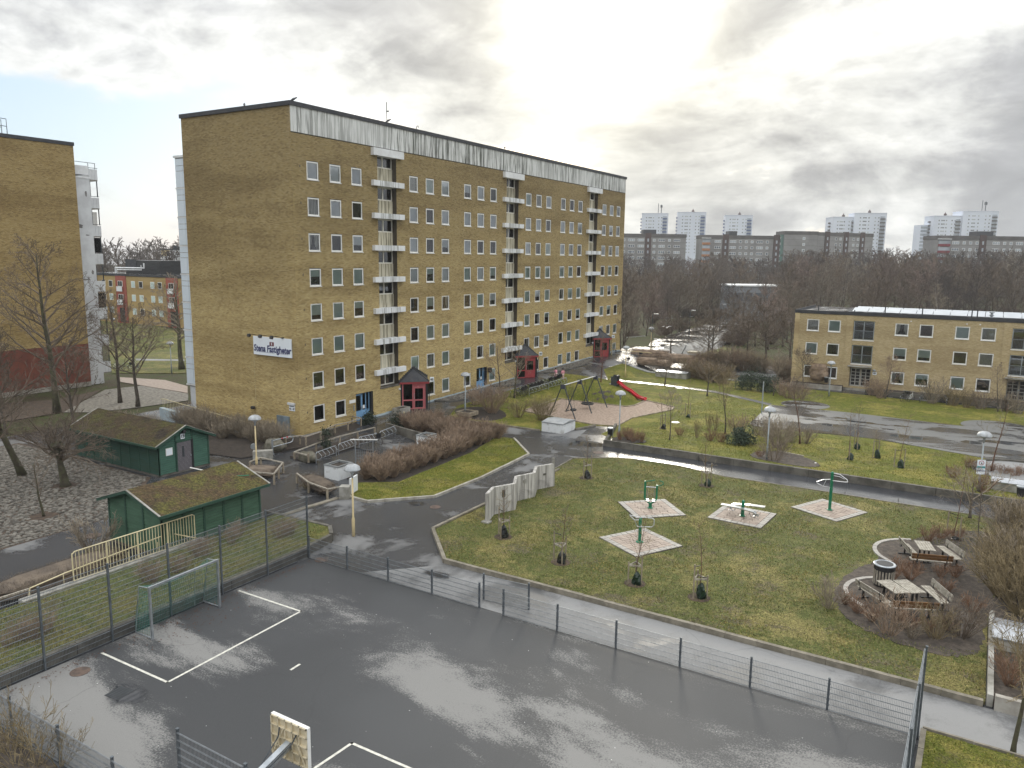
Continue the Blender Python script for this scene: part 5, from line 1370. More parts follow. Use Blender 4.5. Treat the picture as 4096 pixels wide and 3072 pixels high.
o = MB().tube([(0,0,0),(.6,.5,.02)], .03, 5).build('fallen_stick', m_gym_g, None, loc=(-34.2, 27.0, 2.75)); tag(o, 'thin pale green stick lying on the near shed roof', 'stick')
o = MB().cbox((0,0,0),(.9,.10,.03)).build('white_lath', m_white, None, loc=(-36.4,26.4,2.92), ); o.rotation_euler = (0,.3,.9); tag(o, 'white lath lying on the near shed roof edge', 'lath')

# ---------------------------------------------------------------- yellow stair railing and its kerb
ry0, ry1 = 17.4, 23.5
rl_ = thing('stair_railing', 'pale yellow picket railing above the grass strip before the near shed', 'railing', (-32.95, ry0, .4))
n = 40
pk = MB().box(-.011,.011,-.011,.011,.05,1.38).mesh('picket', m_rail)
for i in range(n+1): put('picket', pk, rl_, (0, i*(ry1-ry0)/n, 0))
MB().tube([(0,0,.0),(0,0,1.32),(0,.12,1.42),(0,ry1-ry0-.1,1.42),(0,ry1-ry0,1.34),(0,ry1-ry0,0)], .028, 6).box(-.015,.015,0,ry1-ry0,.08,.12).build('top_rail', m_rail, rl_)
for y in (1.55,3.05,4.6): MB().box(-.03,.03,y-.03,y+.03,0,1.4).build('railing_post', m_rail, rl_)
lr = thing('handrail', 'lower sloping yellow handrail beside the picket railing', 'handrail', (-33.2, 15.6, .4))
MB().tube([(0,0,-.2),(0,.1,.35),(0,1.6,.5),(0,6.6,.75),(0,6.8,.7),(.6,7.7,.3)], .028, 6).build('tube', m_rail, lr)
for y in (1.5,3,4.5,6): MB().tube([(0,y,-.3),(0,y,.5)], .02, 5).build('stem', m_rail, lr)
o = MB().box(-33.15,-32.7,15.2,23.9,0,.47).build('stair_kerb', m_conc); tag(o, 'pale concrete kerb carrying the yellow railing', 'kerb')
# ramp railing at the end wall
rr_ = thing('ramp_railing', 'long cream railing on the ramp along the end wall', 'railing', (-61.5, 41.2, 0))
tp = MB().tube([(0,0,1.9),(.4,0,2.0),(15.0,0,.95)], .03, 6)
tp.build('top_rail', m_rail, rr_)
for i in range(70): x = .3+i*.21; z = 2.0-(x-.4)*1.05/14.6; MB().box(x-.008,x+.008,-.008,.008,max(0,z-1.0),z).build('picket', m_rail, rr_)
o = MB().prism([(-62,41.35),(-47.5,41.35),(-47.5,41.75),(-62,41.75)], 0, lambda x, y: .12+(-47.5-x)*.066).build('ramp_wall', m_plinth_b); tag(o, 'pale blue ramp wall at the foot of the end wall', 'wall')

# ---------------------------------------------------------------- lamps
def lamp_proto(poled, label_mat, h=3.95):
    r = thing('mushroom_lamp', None, 'lamp post', (0,0,0))
    MB().lathe([(.085,0),(.085,.95),(.06,1.05),(.05,1.12),(.045,h-.72)],k=10).build('pole', poled, r, smooth=True)
    MB().lathe([(.05,h-.74),(.055,h-.55),(.13,h-.40)],k=10).build('neck', m_lampcap, r, smooth=True)
    MB().lathe([(.13,h-.41),(.30,h-.33),(.385,h-.30)],k=16).build('diffuser', m_opal, r, smooth=True)
    d = [(.43,h-.31),(.425,h-.26)]+[(.42*math.cos(a),h-.26+.27*math.sin(a)) for a in [PI/2*i/6 for i in range(1,6)]]+[(.02,h+.012)]
    MB().lathe(d, k=18).build('dome', m_lampcap, r, smooth=True)
    return r
lpY = Proto(lamp_proto(m_yellow, None)); lpG = Proto(lamp_proto(m_lampgrey, None))
for pr, sh, x, y, lab in [(lpY,'F',1138,1205,'yellow mushroom lamp standing on the asphalt beside the tall fence corner'),(lpY,'F',283,632,'yellow mushroom lamp in the square hedge bed before the end wall'),
    (lpY,'B',1550,685,'yellow mushroom lamp by the far bicycles and trimmed hedge'),(lpY,'B',1775,478,'yellow mushroom lamp at the far corner near the wood road'),
    (lpG,'A',2125,1012,'grey mushroom lamp in the timber box beside the shrub bed'),(lpG,'B',1495,1228,'grey mushroom lamp at the end of the low wall by the sand pit'),
    (lpG,'K',1340,180,'grey mushroom lamp in the worn bed above the retaining wall'),(lpG,'D',478,970,'grey mushroom lamp on the lawn before the low house'),
    (lpG,'L',1703,745,'grey mushroom lamp carrying a sign near the right edge'),(lpG,'Q',1262,1290,'grey mushroom lamp in the gap beside the left block'),(lpG,'Q',1900,1640,'grey mushroom lamp on the back lawn beside the white clad tower')]:
    p = spot(sh, x, y); pr.place((p.x, p.y, p.z-.02), random.Random(int(x)).uniform(0,3), lab, 'mushroom lamps of the estate')
    if sh == 'L':
        s = thing('prohibition_sign', 'white sign with red prohibition ring on the lamp post at right', 'sign', (p.x, p.y-.09, p.z+1.18), .35)
        MB().box(-.24,.24,-.012,.012,0,.92).build('board', m_signw, s)
        MB().box(-.235,.235,-.016,-.012,.40,.53).build('teal_band', M('sign_teal',(.05,.30,.32),(.05,.27,.29),2,.5), s)
        MB().box(-.235,.235,-.016,-.012,.20,.25).build('wave_band', m_navy, s)
        ri = MB()
        for i in range(20):
            a, b = 2*PI*i/20, 2*PI*(i+1)/20
            ri.poly([(.12*math.cos(a),-.017,.74+.12*math.sin(a)),(.12*math.cos(b),-.017,.74+.12*math.sin(b)),(.15*math.cos(b),-.017,.74+.15*math.sin(b)),(.15*math.cos(a),-.017,.74+.15*math.sin(a))])
        ri.bar((-.09,-.016,.83),(.09,-.016,.65),.028,.003); ri.build('red_ring', M('sign_red',(.36,.03,.05),(.34,.03,.05),2,.5), s)
        MB().poly([(-.03,-.0185,.66),(.06,-.0185,.66),(.02,-.0185,.76),(.0,-.0185,.80)]).build('pictogram', m_black, s)
        for k in range(3): MB().box(-.18,.16,-.016,-.012,.33-.03*k,.34-.03*k).build('text_line', m_post, s)
    if sh == 'F' and x == 283:
        c = MB().lathe([(.20,-.02),(.21,0),(.2,.02)],k=14).build('round_sign', m_steel, None, loc=(p.x-.18,p.y-.05,1.75)); c.rotation_euler = (PI/2,0,.9); tag(c, 'back of a small round sign on the yellow lamp post', 'sign')
def street_lamp():
    r = thing('street_lamp', None, 'street lamp'); MB().lathe([(.09,0),(.06,6.0)],k=8).build('pole', m_steel_d, r)
    MB().tube([(0,0,6),(0,0,6.15),(.3,0,6.25)],.04,6).build('arm', m_steel_d, r); MB().box(.2,.85,-.12,.12,6.2,6.28).build('head', m_opal, r); return r
slp = Proto(street_lamp())
for sh, x, y, lab in [('C',702,528,'tall thin street lamp beside the wet road, nearest the meadow'),('C',1042,410,'tall thin street lamp halfway up the wet road'),('C',288,600,'tall thin street lamp at the near end of the road by the yard'),('C',1300,250,'tall thin street lamp far up the road in the wood')]:
    p = spot(sh, x, y, 0); slp.place(p, .2, lab, 'street lamps along the wood road')
p = spot('C',1510,1262)
o = MB().tube([(0,0,0),(0,0,3.15)], .06, 8).build('bare_pole', m_lampgrey, None, loc=p); tag(o, 'plain grey pole at the corner of the puddled square', 'pole')

# ---------------------------------------------------------------- concrete planters and utility boxes
def planter(label, x0, x1, y0, y1, h, mt, rim=True):
    t = thing('planter', label, 'planter', (x0, y0, gz(x0, y0))); w, d = x1-x0, y1-y0
    mb = MB().box(0,.1,0,d,0,h).box(w-.1,w,0,d,0,h).box(.1,w-.1,0,.1,0,h).box(.1,w-.1,d-.1,d,0,h); mb.build('box', mt, t)
    if rim: MB().box(-.03,.14,-.03,d+.03,h,h+.07).box(w-.14,w+.03,-.03,d+.03,h,h+.07).box(.14,w-.14,-.03,.14,h,h+.07).box(.14,w-.14,d-.14,d+.03,h,h+.07).build('rim', m_steel, t)
    MB().box(.1,w-.1,.1,d-.1,.1,h-.06).build('soil', m_soil, t)
    return t
planter('weathered white concrete planter in front of the bike court, nearest the camera', -36.75,-35.5,36.2,37.6,.88,m_conc_w)
planter('clean white concrete planter beside the hedge at the back of the bike court', -37.2,-36.15,46.5,47.7,.86,m_conc_w)
planter('small grey concrete trough against the facade beside the porch', -45.9,-45.0,53.9,55.4,.5,m_conc,False)
def box_cover(label, c, sx, sy, h, mt_side, lid, tilt=0.0, z0=0):
    t = thing('utility_box', label, 'utility box', (c[0], c[1], z0))
    MB().box(-sx/2,sx/2,-sy/2,sy/2,0,h).build('body', mt_side, t)
    MB().box(-sx/2-.04,sx/2+.04,-sy/2-.04,sy/2+.04,h,h+.05).build('lid_frame', m_steel, t)
    MB().poly([(-sx/2-.02,-sy/2-.02,h+.06),(sx/2+.02,-sy/2-.02,h+.06),(sx/2+.02,0,h+.20),(-sx/2-.02,0,h+.20)]).poly([(-sx/2-.02,0,h+.20),(sx/2+.02,0,h+.20),(sx/2+.02,sy/2+.02,h+.06),(-sx/2-.02,sy/2+.02,h+.06)]).poly([(sx/2+.02,-sy/2-.02,h+.06),(sx/2+.02,sy/2+.02,h+.06),(sx/2+.02,0,h+.20)]).poly([(-sx/2-.02,sy/2+.02,h+.06),(-sx/2-.02,-sy/2-.02,h+.06),(-sx/2-.02,0,h+.20)]).build('lid', lid, t)
    return t
m_zinc = M('zinc_lid', (.50,.52,.54), (.36,.38,.40), 1.5, .35, metal=.4, r2=.5)
m_lidw = M('wet_metal_lid', (.55,.57,.60), (.45,.47,.50), 2.5, .15, metal=.5, r2=.3)
box_cover('large concrete utility box with zinc lid beside the sand pit', (-30.75,57.85), 2.05, 2.25, .78, m_conc_w, m_zinc)
box_cover('concrete utility box with shining lid on the far lawn by the hedges', (-33.2,92.6), 4.0, 1.7, .65, m_conc, m_lidw)
box_cover('long concrete utility box with shining lid behind the retaining wall at right', (3.1,57.9), 4.2, 1.5, .55, m_conc, m_lidw, z0=.3)
box_cover('concrete utility box with wet sheet metal lid at the right edge of the lawn', (2.85,33.95), 3.3, 1.9, .62, m_plinth, m_lidw, z0=.1)
t = thing('square_pillar', 'grey square pillar with flat cap among the far hedges', 'pillar', spot('C',752,735,0)); MB().box(-.6,.6,-.6,.6,0,1.9).build('shaft', m_conc_w, t); MB().box(-.7,.7,-.7,.7,1.9,2.1).build('cap', m_spandrel, t)
o = MB().box(0,1.35,-.28,.28,0,.62).build('concrete_block', m_conc, None, loc=(-44.3,36.7,bz(-44,36.7))); o.rotation_euler.z = .75; tag(o, 'mossy concrete block beside the barrier and yellow lamp', 'concrete block')
def boulder(label, c, s, seed):
    mb = MB(); rr = random.Random(seed); n, k = 12, 8
    for j in range(k+1):
        a = PI*j/k-PI/2
        for i in range(n):
            b = 2*PI*i/n; q = 1+.16*math.sin(3*b+seed)*math.cos(a)+.10*math.sin(5*a+2*b+seed)+rr.uniform(-.05,.05)
            mb.v.append((s[0]*math.cos(a)*math.cos(b)*q, s[1]*math.cos(a)*math.sin(b)*q, s[2]*(.6+math.sin(a))*q*.7))
    for j in range(k):
        for i in range(n): mb.face(j*n+i, j*n+(i+1) % n, (j+1)*n+(i+1) % n, (j+1)*n+i)
    o = mb.build('boulder', m_rock, None, loc=c, smooth=True); return tag(o, label, 'boulder')
boulder('rounded mossy boulder behind the barrier gate', (-45.0,39.3,.1), (.85,.7,.75), 1)
boulder('low mossy boulder at the end of the bike rack bed', (-40.7,38.6,.05), (.75,.55,.6), 2)
boulder('pale boulder on the pebble bed left of the near lamp', spot('A',2005,868), (.45,.4,.4), 3)
boulder('pale boulder on the pebble bed between porches 43 and 45', spot('B',548,712), (.4,.35,.4), 5)
boulder('small boulder on the pebble bed before porch 47', spot('B',1178,548), (.4,.35,.35), 7)
# barrier
b = thing('barrier_gate', 'galvanised swing barrier with red and white bands by the end wall', 'barrier', (-44.15,38.35,bz(-44.15,38.35)), math.atan2(1.4,.35)+.25)
MB().lathe([(.12,0),(.12,.04),(.07,.05),(.07,1.12)],k=10).build('post', m_steel, b)
MB().tube([(0,0,1.02),(1.75,0,1.02),(1.95,0,.95),(2.02,0,.8),(1.95,0,.62),(1.75,0,.55),(0,0,.55)], .04, 8).build('arm', m_steel, b)
for x in (.85,1.35): MB().tube([(x,0,1.02),(x+.14,0,1.02)], .046, 8).build('red_band', m_slide, b)
# ---------------------------------------------------------------- timber rails round the beds
def rail_fence(name, label, pts, h=.75, closed=False, posts=True, mt=None, h0=None):
    t = thing(name, label, 'rail fence', (*pts[0], gz(*pts[0]))); off = Vector((*pts[0], 0)); zb = t.location.z
    n = len(pts)
    for i in range(n if closed else n-1):
        a, c = Vector((*pts[i], 0)), Vector((*pts[(i+1) % n], 0)); 
        za = gz(a.x, a.y)-zb; zc = gz(c.x, c.y)-zb
        MB().bar(a-off+Vector((0,0,h+za)), c-off+Vector((0,0,h+zc)), .10, .07).build('rail', mt or m_wood, t)
        m_ = max(1, round((c-a).length/1.7))
        for k in range(m_):
            p = a+(c-a)*k/m_-off; MB().box(p.x-.05,p.x+.05,p.y-.05,p.y+.05,-.05,h+za+.0).build('post', m_post_w, t)
    if not closed: p = Vector((*pts[-1], 0))-off; MB().box(p.x-.05,p.x+.05,p.y-.05,p.y+.05,-.05,h).build('post', m_post_w, t)
    return t
rail_fence('rail_fence', 'long low timber rail along the foot of the facade by the corner', [(-44.9,40.3),(-44.6,41.45),(-43.95,41.45),(-44.15,43.2),(-44.85,45.5),(-44.65,46.8),(-44.85,48.6),(-46.0,48.75)], .7)
rail_fence('rail_fence', 'timber rail round the bed beside the bike racks', [(-41.9,47.0),(-42.1,43.2),(-42.0,40.6),(-41.6,38.1),(-40.1,38.0)], .62)
rail_fence('rail_fence', 'timber rail round the square hedge by the yellow lamp', [(-41.9,34.4),(-42.1,35.5),(-39.9,35.5),(-38.3,33.3),(-39.7,32.9)], .72)
rail_fence('rail_fence', 'timber rail round the long trimmed hedge before the planter', [(-37.3,34.3),(-35.2,33.3),(-33.2,32.9),(-32.85,33.7)], .68)
rail_fence('rail_fence', 'timber corner rail at the dark hedge left of the yellow railing', [(-35.6,15.2),(-33.6,13.9),(-33.5,15.8)], .6)
o = MB().box(-.3,.3,-.28,.28,0,.78).build('concrete_post', m_conc, None, loc=(-32.55,33.75,0)); o.rotation_euler.z = .5; tag(o, 'squat concrete block at the tip of the hedge lawn', 'concrete block')
o = MB().box(-.05,.05,-.5,.5,0,1.0).build('mossy_board', m_conc_w, None, loc=(-32.75,34.7,.1)); o.rotation_euler.z = .3; tag(o, 'pale weathered board fixed beside the squat concrete block', 'board')
t = thing('information_frame', 'steel frame with mesh grid and top rail at the bike court entrance', 'frame', (-37.8,39.95,0), math.atan2(.9,1.35))
for x in (0.25, 1.5): MB().tube([(x,0,0),(x,0,1.72)], .035, 8).build('post', m_steel, t)
MB().bar((-.1,0,1.74),(1.85,0,1.74),.10,.05).build('top_rail', m_white, t)
grd = MB()
for i in range(9): grd.box(.3+i*.145,.31+i*.145,-.006,.006,.12,1.0)
for j in range(5): grd.box(.3,1.47,-.006,.006,.12+j*.22,.13+j*.22)
grd.build('grid', m_steel, t)
# bike racks: hoops on a bar
def rack(label, p, q, n=5, z=0):
    a = Vector((*p, 0)); b = Vector((*q, 0)); d = b-a; L = d.length
    t = thing('bike_rack', label, 'bike rack', (p[0], p[1], gz(*p)+.02), math.atan2(d.y, d.x))
    MB().tube([(0,0,0),(0,0,.72),(.1,0,.8),(L-.1,0,.8),(L,0,.72),(L,0,0)], .025, 6).tube([(0,0,.25),(L,0,.25)], .015, 6).build('frame', m_steel, t)
    for i in range(n): x = L*(i+.5)/n; MB().tube([(x,-.02,.25),(x,-.3,.42),(x,-.3,.55),(x,0,.8)], .014, 5).build('hoop', m_steel, t)
rack('bike rack in the bike court nearest the boulder', (-39.7,38.35), (-40.05,40.7)); rack('middle bike rack in the bike court', (-40.1,41.0), (-40.35,43.0)); rack('bike rack holding the black bicycle in the bike court', (-40.3,43.4), (-40.0,45.2)); rack('short bike rack at the back of the bike court', (-40.2,45.7), (-40.6,48.0), 4)
q0, q1 = spot('B',700,850), spot('B',1030,745)
rack('long bike rack behind the row of parked bicycles', (q0.x,q0.y), ((q0.x+q1.x)/2,(q0.y+q1.y)/2), 6); rack('far half of the rack behind the parked bicycles', ((q0.x+q1.x)/2,(q0.y+q1.y)/2), (q1.x,q1.y), 6)

# ---------------------------------------------------------------- bicycles
def bike_proto(fr_mat, basket):
    r = thing('bicycle', None, 'bicycle')
    for x in (-.53, .53):
        w = MB(); pts = [(x+.33*math.cos(2*PI*i/20), 0, .34+.33*math.sin(2*PI*i/20)) for i in range(21)]
        w.tube(pts, .019, 6, False)
        w.mat(1)
        for i in range(8): w.seg(Vector((x,0,.34)), Vector((x+.32*math.cos(PI*i/4+.2),0,.34+.32*math.sin(PI*i/4+.2))), .003,.003)
        w.build('wheel', [m_black, m_steel], r)
    f = MB()
    for a, b in [((-.53,.34),(-.05,.30)),((-.05,.30),(-.20,.82)),((-.53,.34),(-.17,.72)),((-.05,.30),(.36,.70)),((-.17,.70),(.34,.84)),((.33,.95),(.53,.34))]:
        f.tube([(a[0],0,a[1]),(b[0],0,b[1])], .018, 6)
    f.build('frame', fr_mat, r)
    MB().tube([(.33,0,.93),(.32,0,1.03),(.34,-.1,1.06),(.22,-.29,1.02)], .014, 5).tube([(.32,0,1.03),(.34,.1,1.06),(.22,.29,1.02)], .014, 5).build('handlebar', m_steel, r)
    MB().lathe([(.02,-.05),(.09,-.02),(.11,.02),(.05,.04)],(-.21,0,.88),8).build('saddle', m_black, r)
    MB().tube([(-.53,-.02,.70),(-.2,-.02,.70)], .01,4).tube([(-.8,0,.66),(-.85,0,.5)], .02, 4).tube([(-.86+.33,0,.71)]*1+[(-.2,0,.71)], .012, 4).build('carrier', m_steel, r)
    if basket: 
        b = MB()
        b.box(.40,.72,-.18,.18,.72,.735).box(.40,.41,-.19,.19,.72,.98).box(.71,.72,-.2,.2,.72,1.0).box(.4,.72,-.2,-.19,.72,.99).box(.4,.72,.19,.2,.72,.99); b.build('basket', m_black, r)
    return r
bikes = [Proto(bike_proto(m_blackmetal, True)), Proto(bike_proto(m_white, False)), Proto(bike_proto(M('bike_grey',(.12,.13,.14),(.1,.11,.12),2,.4), False))]
bikes[0].place((-40.1,44.6,.0), .55, 'black bicycle with basket standing alone in the bike court')
nb_ = 13
for i in range(nb_):
    u = i/(nb_-1); c = spot('B', 600+u*340, 862-u*122); rr = random.Random(40+i)
    k = 1 if i in (7,) else rr.choice([0,0,2])
    bikes[k].place((c.x+rr.uniform(-.1,.1), c.y, c.z+.02), .9+rr.uniform(-.25,.25), {0:'first bicycle in the row by the sand pit lawn, nearest the camera',7:'white framed bicycle in the row by the playground lawn',12:'last bicycle of the row, nearest the two children'}.get(i,'dark bicycle packed in the row beside the playground lawn'), 'bicycles in the row by the playground')
for i, (x, y) in enumerate([(215,1570),(262,1560),(300,1530),(335,1520)]):
    c = spot('O', x, y); bikes[i % 3].place((c.x, c.y, c.z), .2+.35*i, 'dark bicycle parked by the far trimmed hedge before the wood road', 'bicycles by the far hedge')
for i, (x, y) in enumerate([(1290,1600),(1345,1620),(1400,1610),(1470,1600),(1530,1610)]):
    c = spot('Q', x, y, 0); bikes[(i+1) % 3].place(c, .3+.5*i, 'bicycle parked on the back lawn in the gap between the tall blocks', 'bicycles in the gap')
for i, (x, y) in enumerate([(1145,1010),(1205,1015),(1300,1020),(1530,1040)]):
    c = spot('D', x, y, 0); bikes[i % 3].place((c.x, c.y, .03), 1.2+.1*i, 'bicycle parked under the windows of the low house', 'bicycles at the low house')

# ---------------------------------------------------------------- playground
sw_ = thing('swing_set', 'dark grey swing frame with basket and tyre swings over the sand', 'swing', (-32.9,62.6,0))
Y_ = [0, 3.4, 6.9]; 
for y in Y_:
    for s, yy in ((-1.35,0),(1.35,0)):
        MB().tube([(s,y+(.0),0),(.0+.12*(1 if s > 0 else -1),y,3.0)], .055, 8).build('leg', m_steel_d, sw_)
    MB().box(-.22,.22,y-.10,y+.10,2.72,3.12).build('bracket', M('swing_bracket',(.045,.05,.075),(.035,.04,.06),3,.5), sw_)
MB().tube([(0,0,3.05),(0,6.9,3.05)], .06, 8).build('beam', m_chrome, sw_)
def chain(y0, y1, x, z1): return MB().tube([(x*.2,y0,3.0),(x,y1,z1)], .014, 5)
a = MB().tube([(0+.22*math.cos(2*PI*i/16),1.6+.22*math.sin(2*PI*i/16),.55) for i in range(17)], .10, 8, False).build('tyre_seat', m_black, sw_, loc=(.3,.0,0))
for y in (1.38,1.82): chain(y, y, .3, .62).build('chain', m_steel_d, sw_)
MB().tube([(.55*math.cos(2*PI*i/20),5.2+.55*math.sin(2*PI*i/20),.55) for i in range(21)], .075, 7, False).build('basket_ring', m_black, sw_)
nt_ = MB()
for i in range(9): x = -.48+i*.12; l = math.sqrt(max(0,.27-x*x)); nt_.tube([(x,5.2-l,.55),(x,5.2+l,.55)], .012, 4).tube([(-l,5.2+x,.54),(l,5.2+x,.54)], .012, 4)
nt_.build('basket_net', m_black, sw_)
for x, y in ((.35,4.8),(-.35,4.8),(.35,5.6),(-.35,5.6)): MB().tube([(0,4.5 if y < 5 else 5.9,3.0),(x,y,.6)], .016, 5).build('rope', m_black, sw_)
for y in (.7,): MB().tube([(0,y,3.0),(0,y,1.0)], .012, 4).tube([(0,y+.5,3),(0,y+.5,1)], .012,4).box(-.1,.1,y-.05,y+.55,.5,.55).tube([(0,y,1),(0,y,.5)],.012,4).tube([(0,y+.5,1),(0,y+.5,.5)],.012,4).build('flat_seat', m_black, sw_)
sd = thing('slide', 'wavy red plastic slide running down the grassy mound', 'slide', (-33.1,75.2,0))
prof = [(0,1.62),(.25,1.60),(.7,1.25),(1.2,.95),(1.55,.86),(2.0,.55),(2.5,.26),(2.9,.17),(3.3,.14)]
mb = MB()
cross = [(-.32,.20),(-.28,.0),(-.15,-.06),(.15,-.06),(.28,.0),(.32,.20),(.30,.20),(.25,.02),(.13,-.03),(-.13,-.03),(-.25,.02),(-.30,.20)]
for x, zz in prof:
    for cy, cz in cross: mb.v.append((x, cy, zz+cz))
k = len(cross)
for i in range(len(prof)-1):
    for j in range(k): a = i*k; mb.face(a+j, a+(j+1) % k, a+k+(j+1) % k, a+k+j)
mb.face(*range(k)); mb.face(*[(len(prof)-1)*k+j for j in reversed(range(k))])
mb.build('chute', m_slide, sd)
MB().box(-.75,.05,-.36,.36,1.42,1.5).build('platform', m_conc, sd)
MB().poly([(-.55,-.40,1.2),(.15,-.40,1.2),(.12,-.40,2.45),(-.25,-.40,2.5),(-.35,-.40,2.0)]).box(-.5,.12,-.42,-.38,1.2,2.3).box(-.5,.12,.38,.42,1.2,2.4).box(-.05,.1,-.4,.4,2.25,2.4).build('side_panel', m_steel_d, sd)
MB().box(3.0,3.06,-.3,.3,-.1,.12).build('foot', m_steel_d, sd)
# children on the entrance path
def skin_obj(name, joints, edges, radii, mat, parent, sub=2):
    me = bpy.data.meshes.new(name); me.from_pydata(joints, edges, []); me.materials.append(mat)
    o = put(name, me, parent)
    sk = o.modifiers.new('skin', 'SKIN'); sk.use_smooth_shade = True
    lay = me.skin_vertices[0] if me.skin_vertices else None
    if lay is None:
        bpy.context.view_layer.objects.active = o
        me.attributes.new('tmp', 'FLOAT', 'POINT')
    lay = me.skin_vertices[0]
    for i, r in enumerate(radii): lay.data[i].radius = (r, r)
    lay.data[0].use_root = True
    ss = o.modifiers.new('sub', 'SUBSURF'); ss.levels = 1; ss.render_levels = sub
    dg = bpy.context.evaluated_depsgraph_get(); dg.update()
    m2 = bpy.data.meshes.new_from_object(o.evaluated_get(dg)); o.modifiers.clear(); o.data = m2; m2.name = name
    if not m2.materials: m2.materials.append(mat)
    m2.polygons.foreach_set('use_smooth', [True]*len(m2.polygons)); return o
def child(label, loc, rz, h, riding):
    s = h/1.3; P_ = thing('person', label, 'person', loc, rz)
    # x forward, y left, z up; heights for a 1.30 m child, scaled
    if riding:
        hip = (-.12,0,.62); kn = [(.16,.10,.52),(.10,-.10,.40)]; an = [(.06,.10,.22),(.0,-.10,.12)]; ch = (-.02,0,.88); nk = (.03,0,1.02); hd = (.06,0,1.14); el = [(.12,.17,.82),(.12,-.17,.82)]; hn = [(.30,.16,.80),(.30,-.16,.80)]
    else:
        hip = (0,0,.64); kn = [(.09,.07,.36),(-.04,-.07,.35)]; an = [(.06,.07,.07),(-.16,-.07,.09)]; ch = (.01,0,.90); nk = (.02,0,1.04); hd = (.03,0,1.16); el = [(-.07,.19,.80),(.05,-.19,.80)]; hn = [(-.02,.20,.62),(.16,-.19,.64)]
    sc = lambda p: tuple(q*s for q in p)
    foot = [(a[0]+.12, a[1], a[2]-.03) for a in an]
    J = [hip, ch, nk, hd, (hd[0]+.01,0,hd[2]+.09), (ch[0],.12,ch[2]+.06), el[0], hn[0], (ch[0],-.12,ch[2]+.06), el[1], hn[1], (hip[0],.06,hip[2]-.04), kn[0], an[0], foot[0], (hip[0],-.06,hip[2]-.04), kn[1], an[1], foot[1]]
    E_ = [(0,1),(1,2),(2,3),(3,4),(1,5),(5,6),(6,7),(1,8),(8,9),(9,10),(0,11),(11,12),(12,13),(13,14),(0,15),(15,16),(16,17),(17,18)]
    Rr = [.09,.10,.045,.085,.06,.05,.036,.026,.05,.036,.026,.07,.05,.035,.03,.07,.05,.035,.03]
    skin_obj('body', [sc(p) for p in J], E_, [r*s for r in Rr], m_skin, P_)
    skin_obj('jacket', [sc(p) for p in (hip, ch, (nk[0],0,nk[2]-.03), J[5], el[0], (hn[0][0]*.85+el[0][0]*.15, hn[0][1], hn[0][2]*.85+el[0][2]*.15), J[8], el[1], (hn[1][0]*.85+el[1][0]*.15, hn[1][1], hn[1][2]*.85+el[1][2]*.15))], [(0,1),(1,2),(1,3),(3,4),(4,5),(1,6),(6,7),(7,8)], [q*s for q in (.135,.14,.07,.075,.06,.05,.075,.06,.05)], m_pinkcloth, P_)
    skin_obj('trousers', [sc(p) for p in (hip, J[11], kn[0], an[0], J[15], kn[1], an[1])], [(0,1),(1,2),(2,3),(0,4),(4,5),(5,6)], [q*s for q in (.11,.085,.065,.05,.085,.065,.05)], m_pinkpale, P_)
    for a, f in zip(an, foot): skin_obj('shoe', [sc((a[0]-.03,a[1],a[2]-.04)), sc((f[0]+.02,f[1],f[2]-.02))], [(0,1)], [.045*s,.04*s], m_pinkcloth, P_)
    hb = MB(); n = 12
    for j in range(7):
        a = PI*j/6
        for i in range(n):
            b_ = 2*PI*i/n; fx = math.sin(a)*math.cos(b_)
            r_ = .112; cut = -.2 if fx > .25 else (-1.0)
            zz = max(math.cos(a), .15 if fx > .3 else -.9)
            hb.v.append(((hd[0]-.012+r_*fx*.95)*s, r_*math.sin(a)*math.sin(b_)*s, (hd[2]+.045+r_*zz)*s))
    for j in range(6):
        for i in range(n): hb.face(j*n+i, j*n+(i+1) % n, (j+1)*n+(i+1) % n, (j+1)*n+i)
    hb.build('hair', m_hair, P_, smooth=True)
    fx = hd[0]+.083
    MB().cbox(((fx)*s,.032*s,(hd[2]+.035)*s),(.012*s,.022*s,.012*s)).cbox(((fx)*s,-.032*s,(hd[2]+.035)*s),(.012*s,.022*s,.012*s)).build('eyes', m_hair, P_)
    return P_
k1 = spot('B',998,702); child('child in pink jacket and pale trousers walking on the entrance path', (k1.x,k1.y,k1.z), 2.4, 1.32, False)
k2 = spot('B',935,690); child('child in pink riding a small bicycle on the entrance path', (k2.x,k2.y,k2.z+.02), 2.6, 1.2, True)
kb = bike_proto(m_pinkcloth, False); Proto(kb).place((k2.x,k2.y,k2.z), 2.6, 'small pink bicycle ridden by the child', scale=.62)
pf = spot('Q',1232,1290,0); 
def adult(label, loc, rz, mt):
    c = child(label, loc, rz, 1.72, False)
    for o in c.children:
        if o.name.split('.')[0] in ('jacket','trousers','shoe'): o.data.materials.clear(); o.data.materials.append(mt)
    return c
adult('person in dark blue standing by the foot of the left block', pf, 1.0, M('dark_blue_coat',(.02,.025,.08),(.015,.02,.06),3,.8))

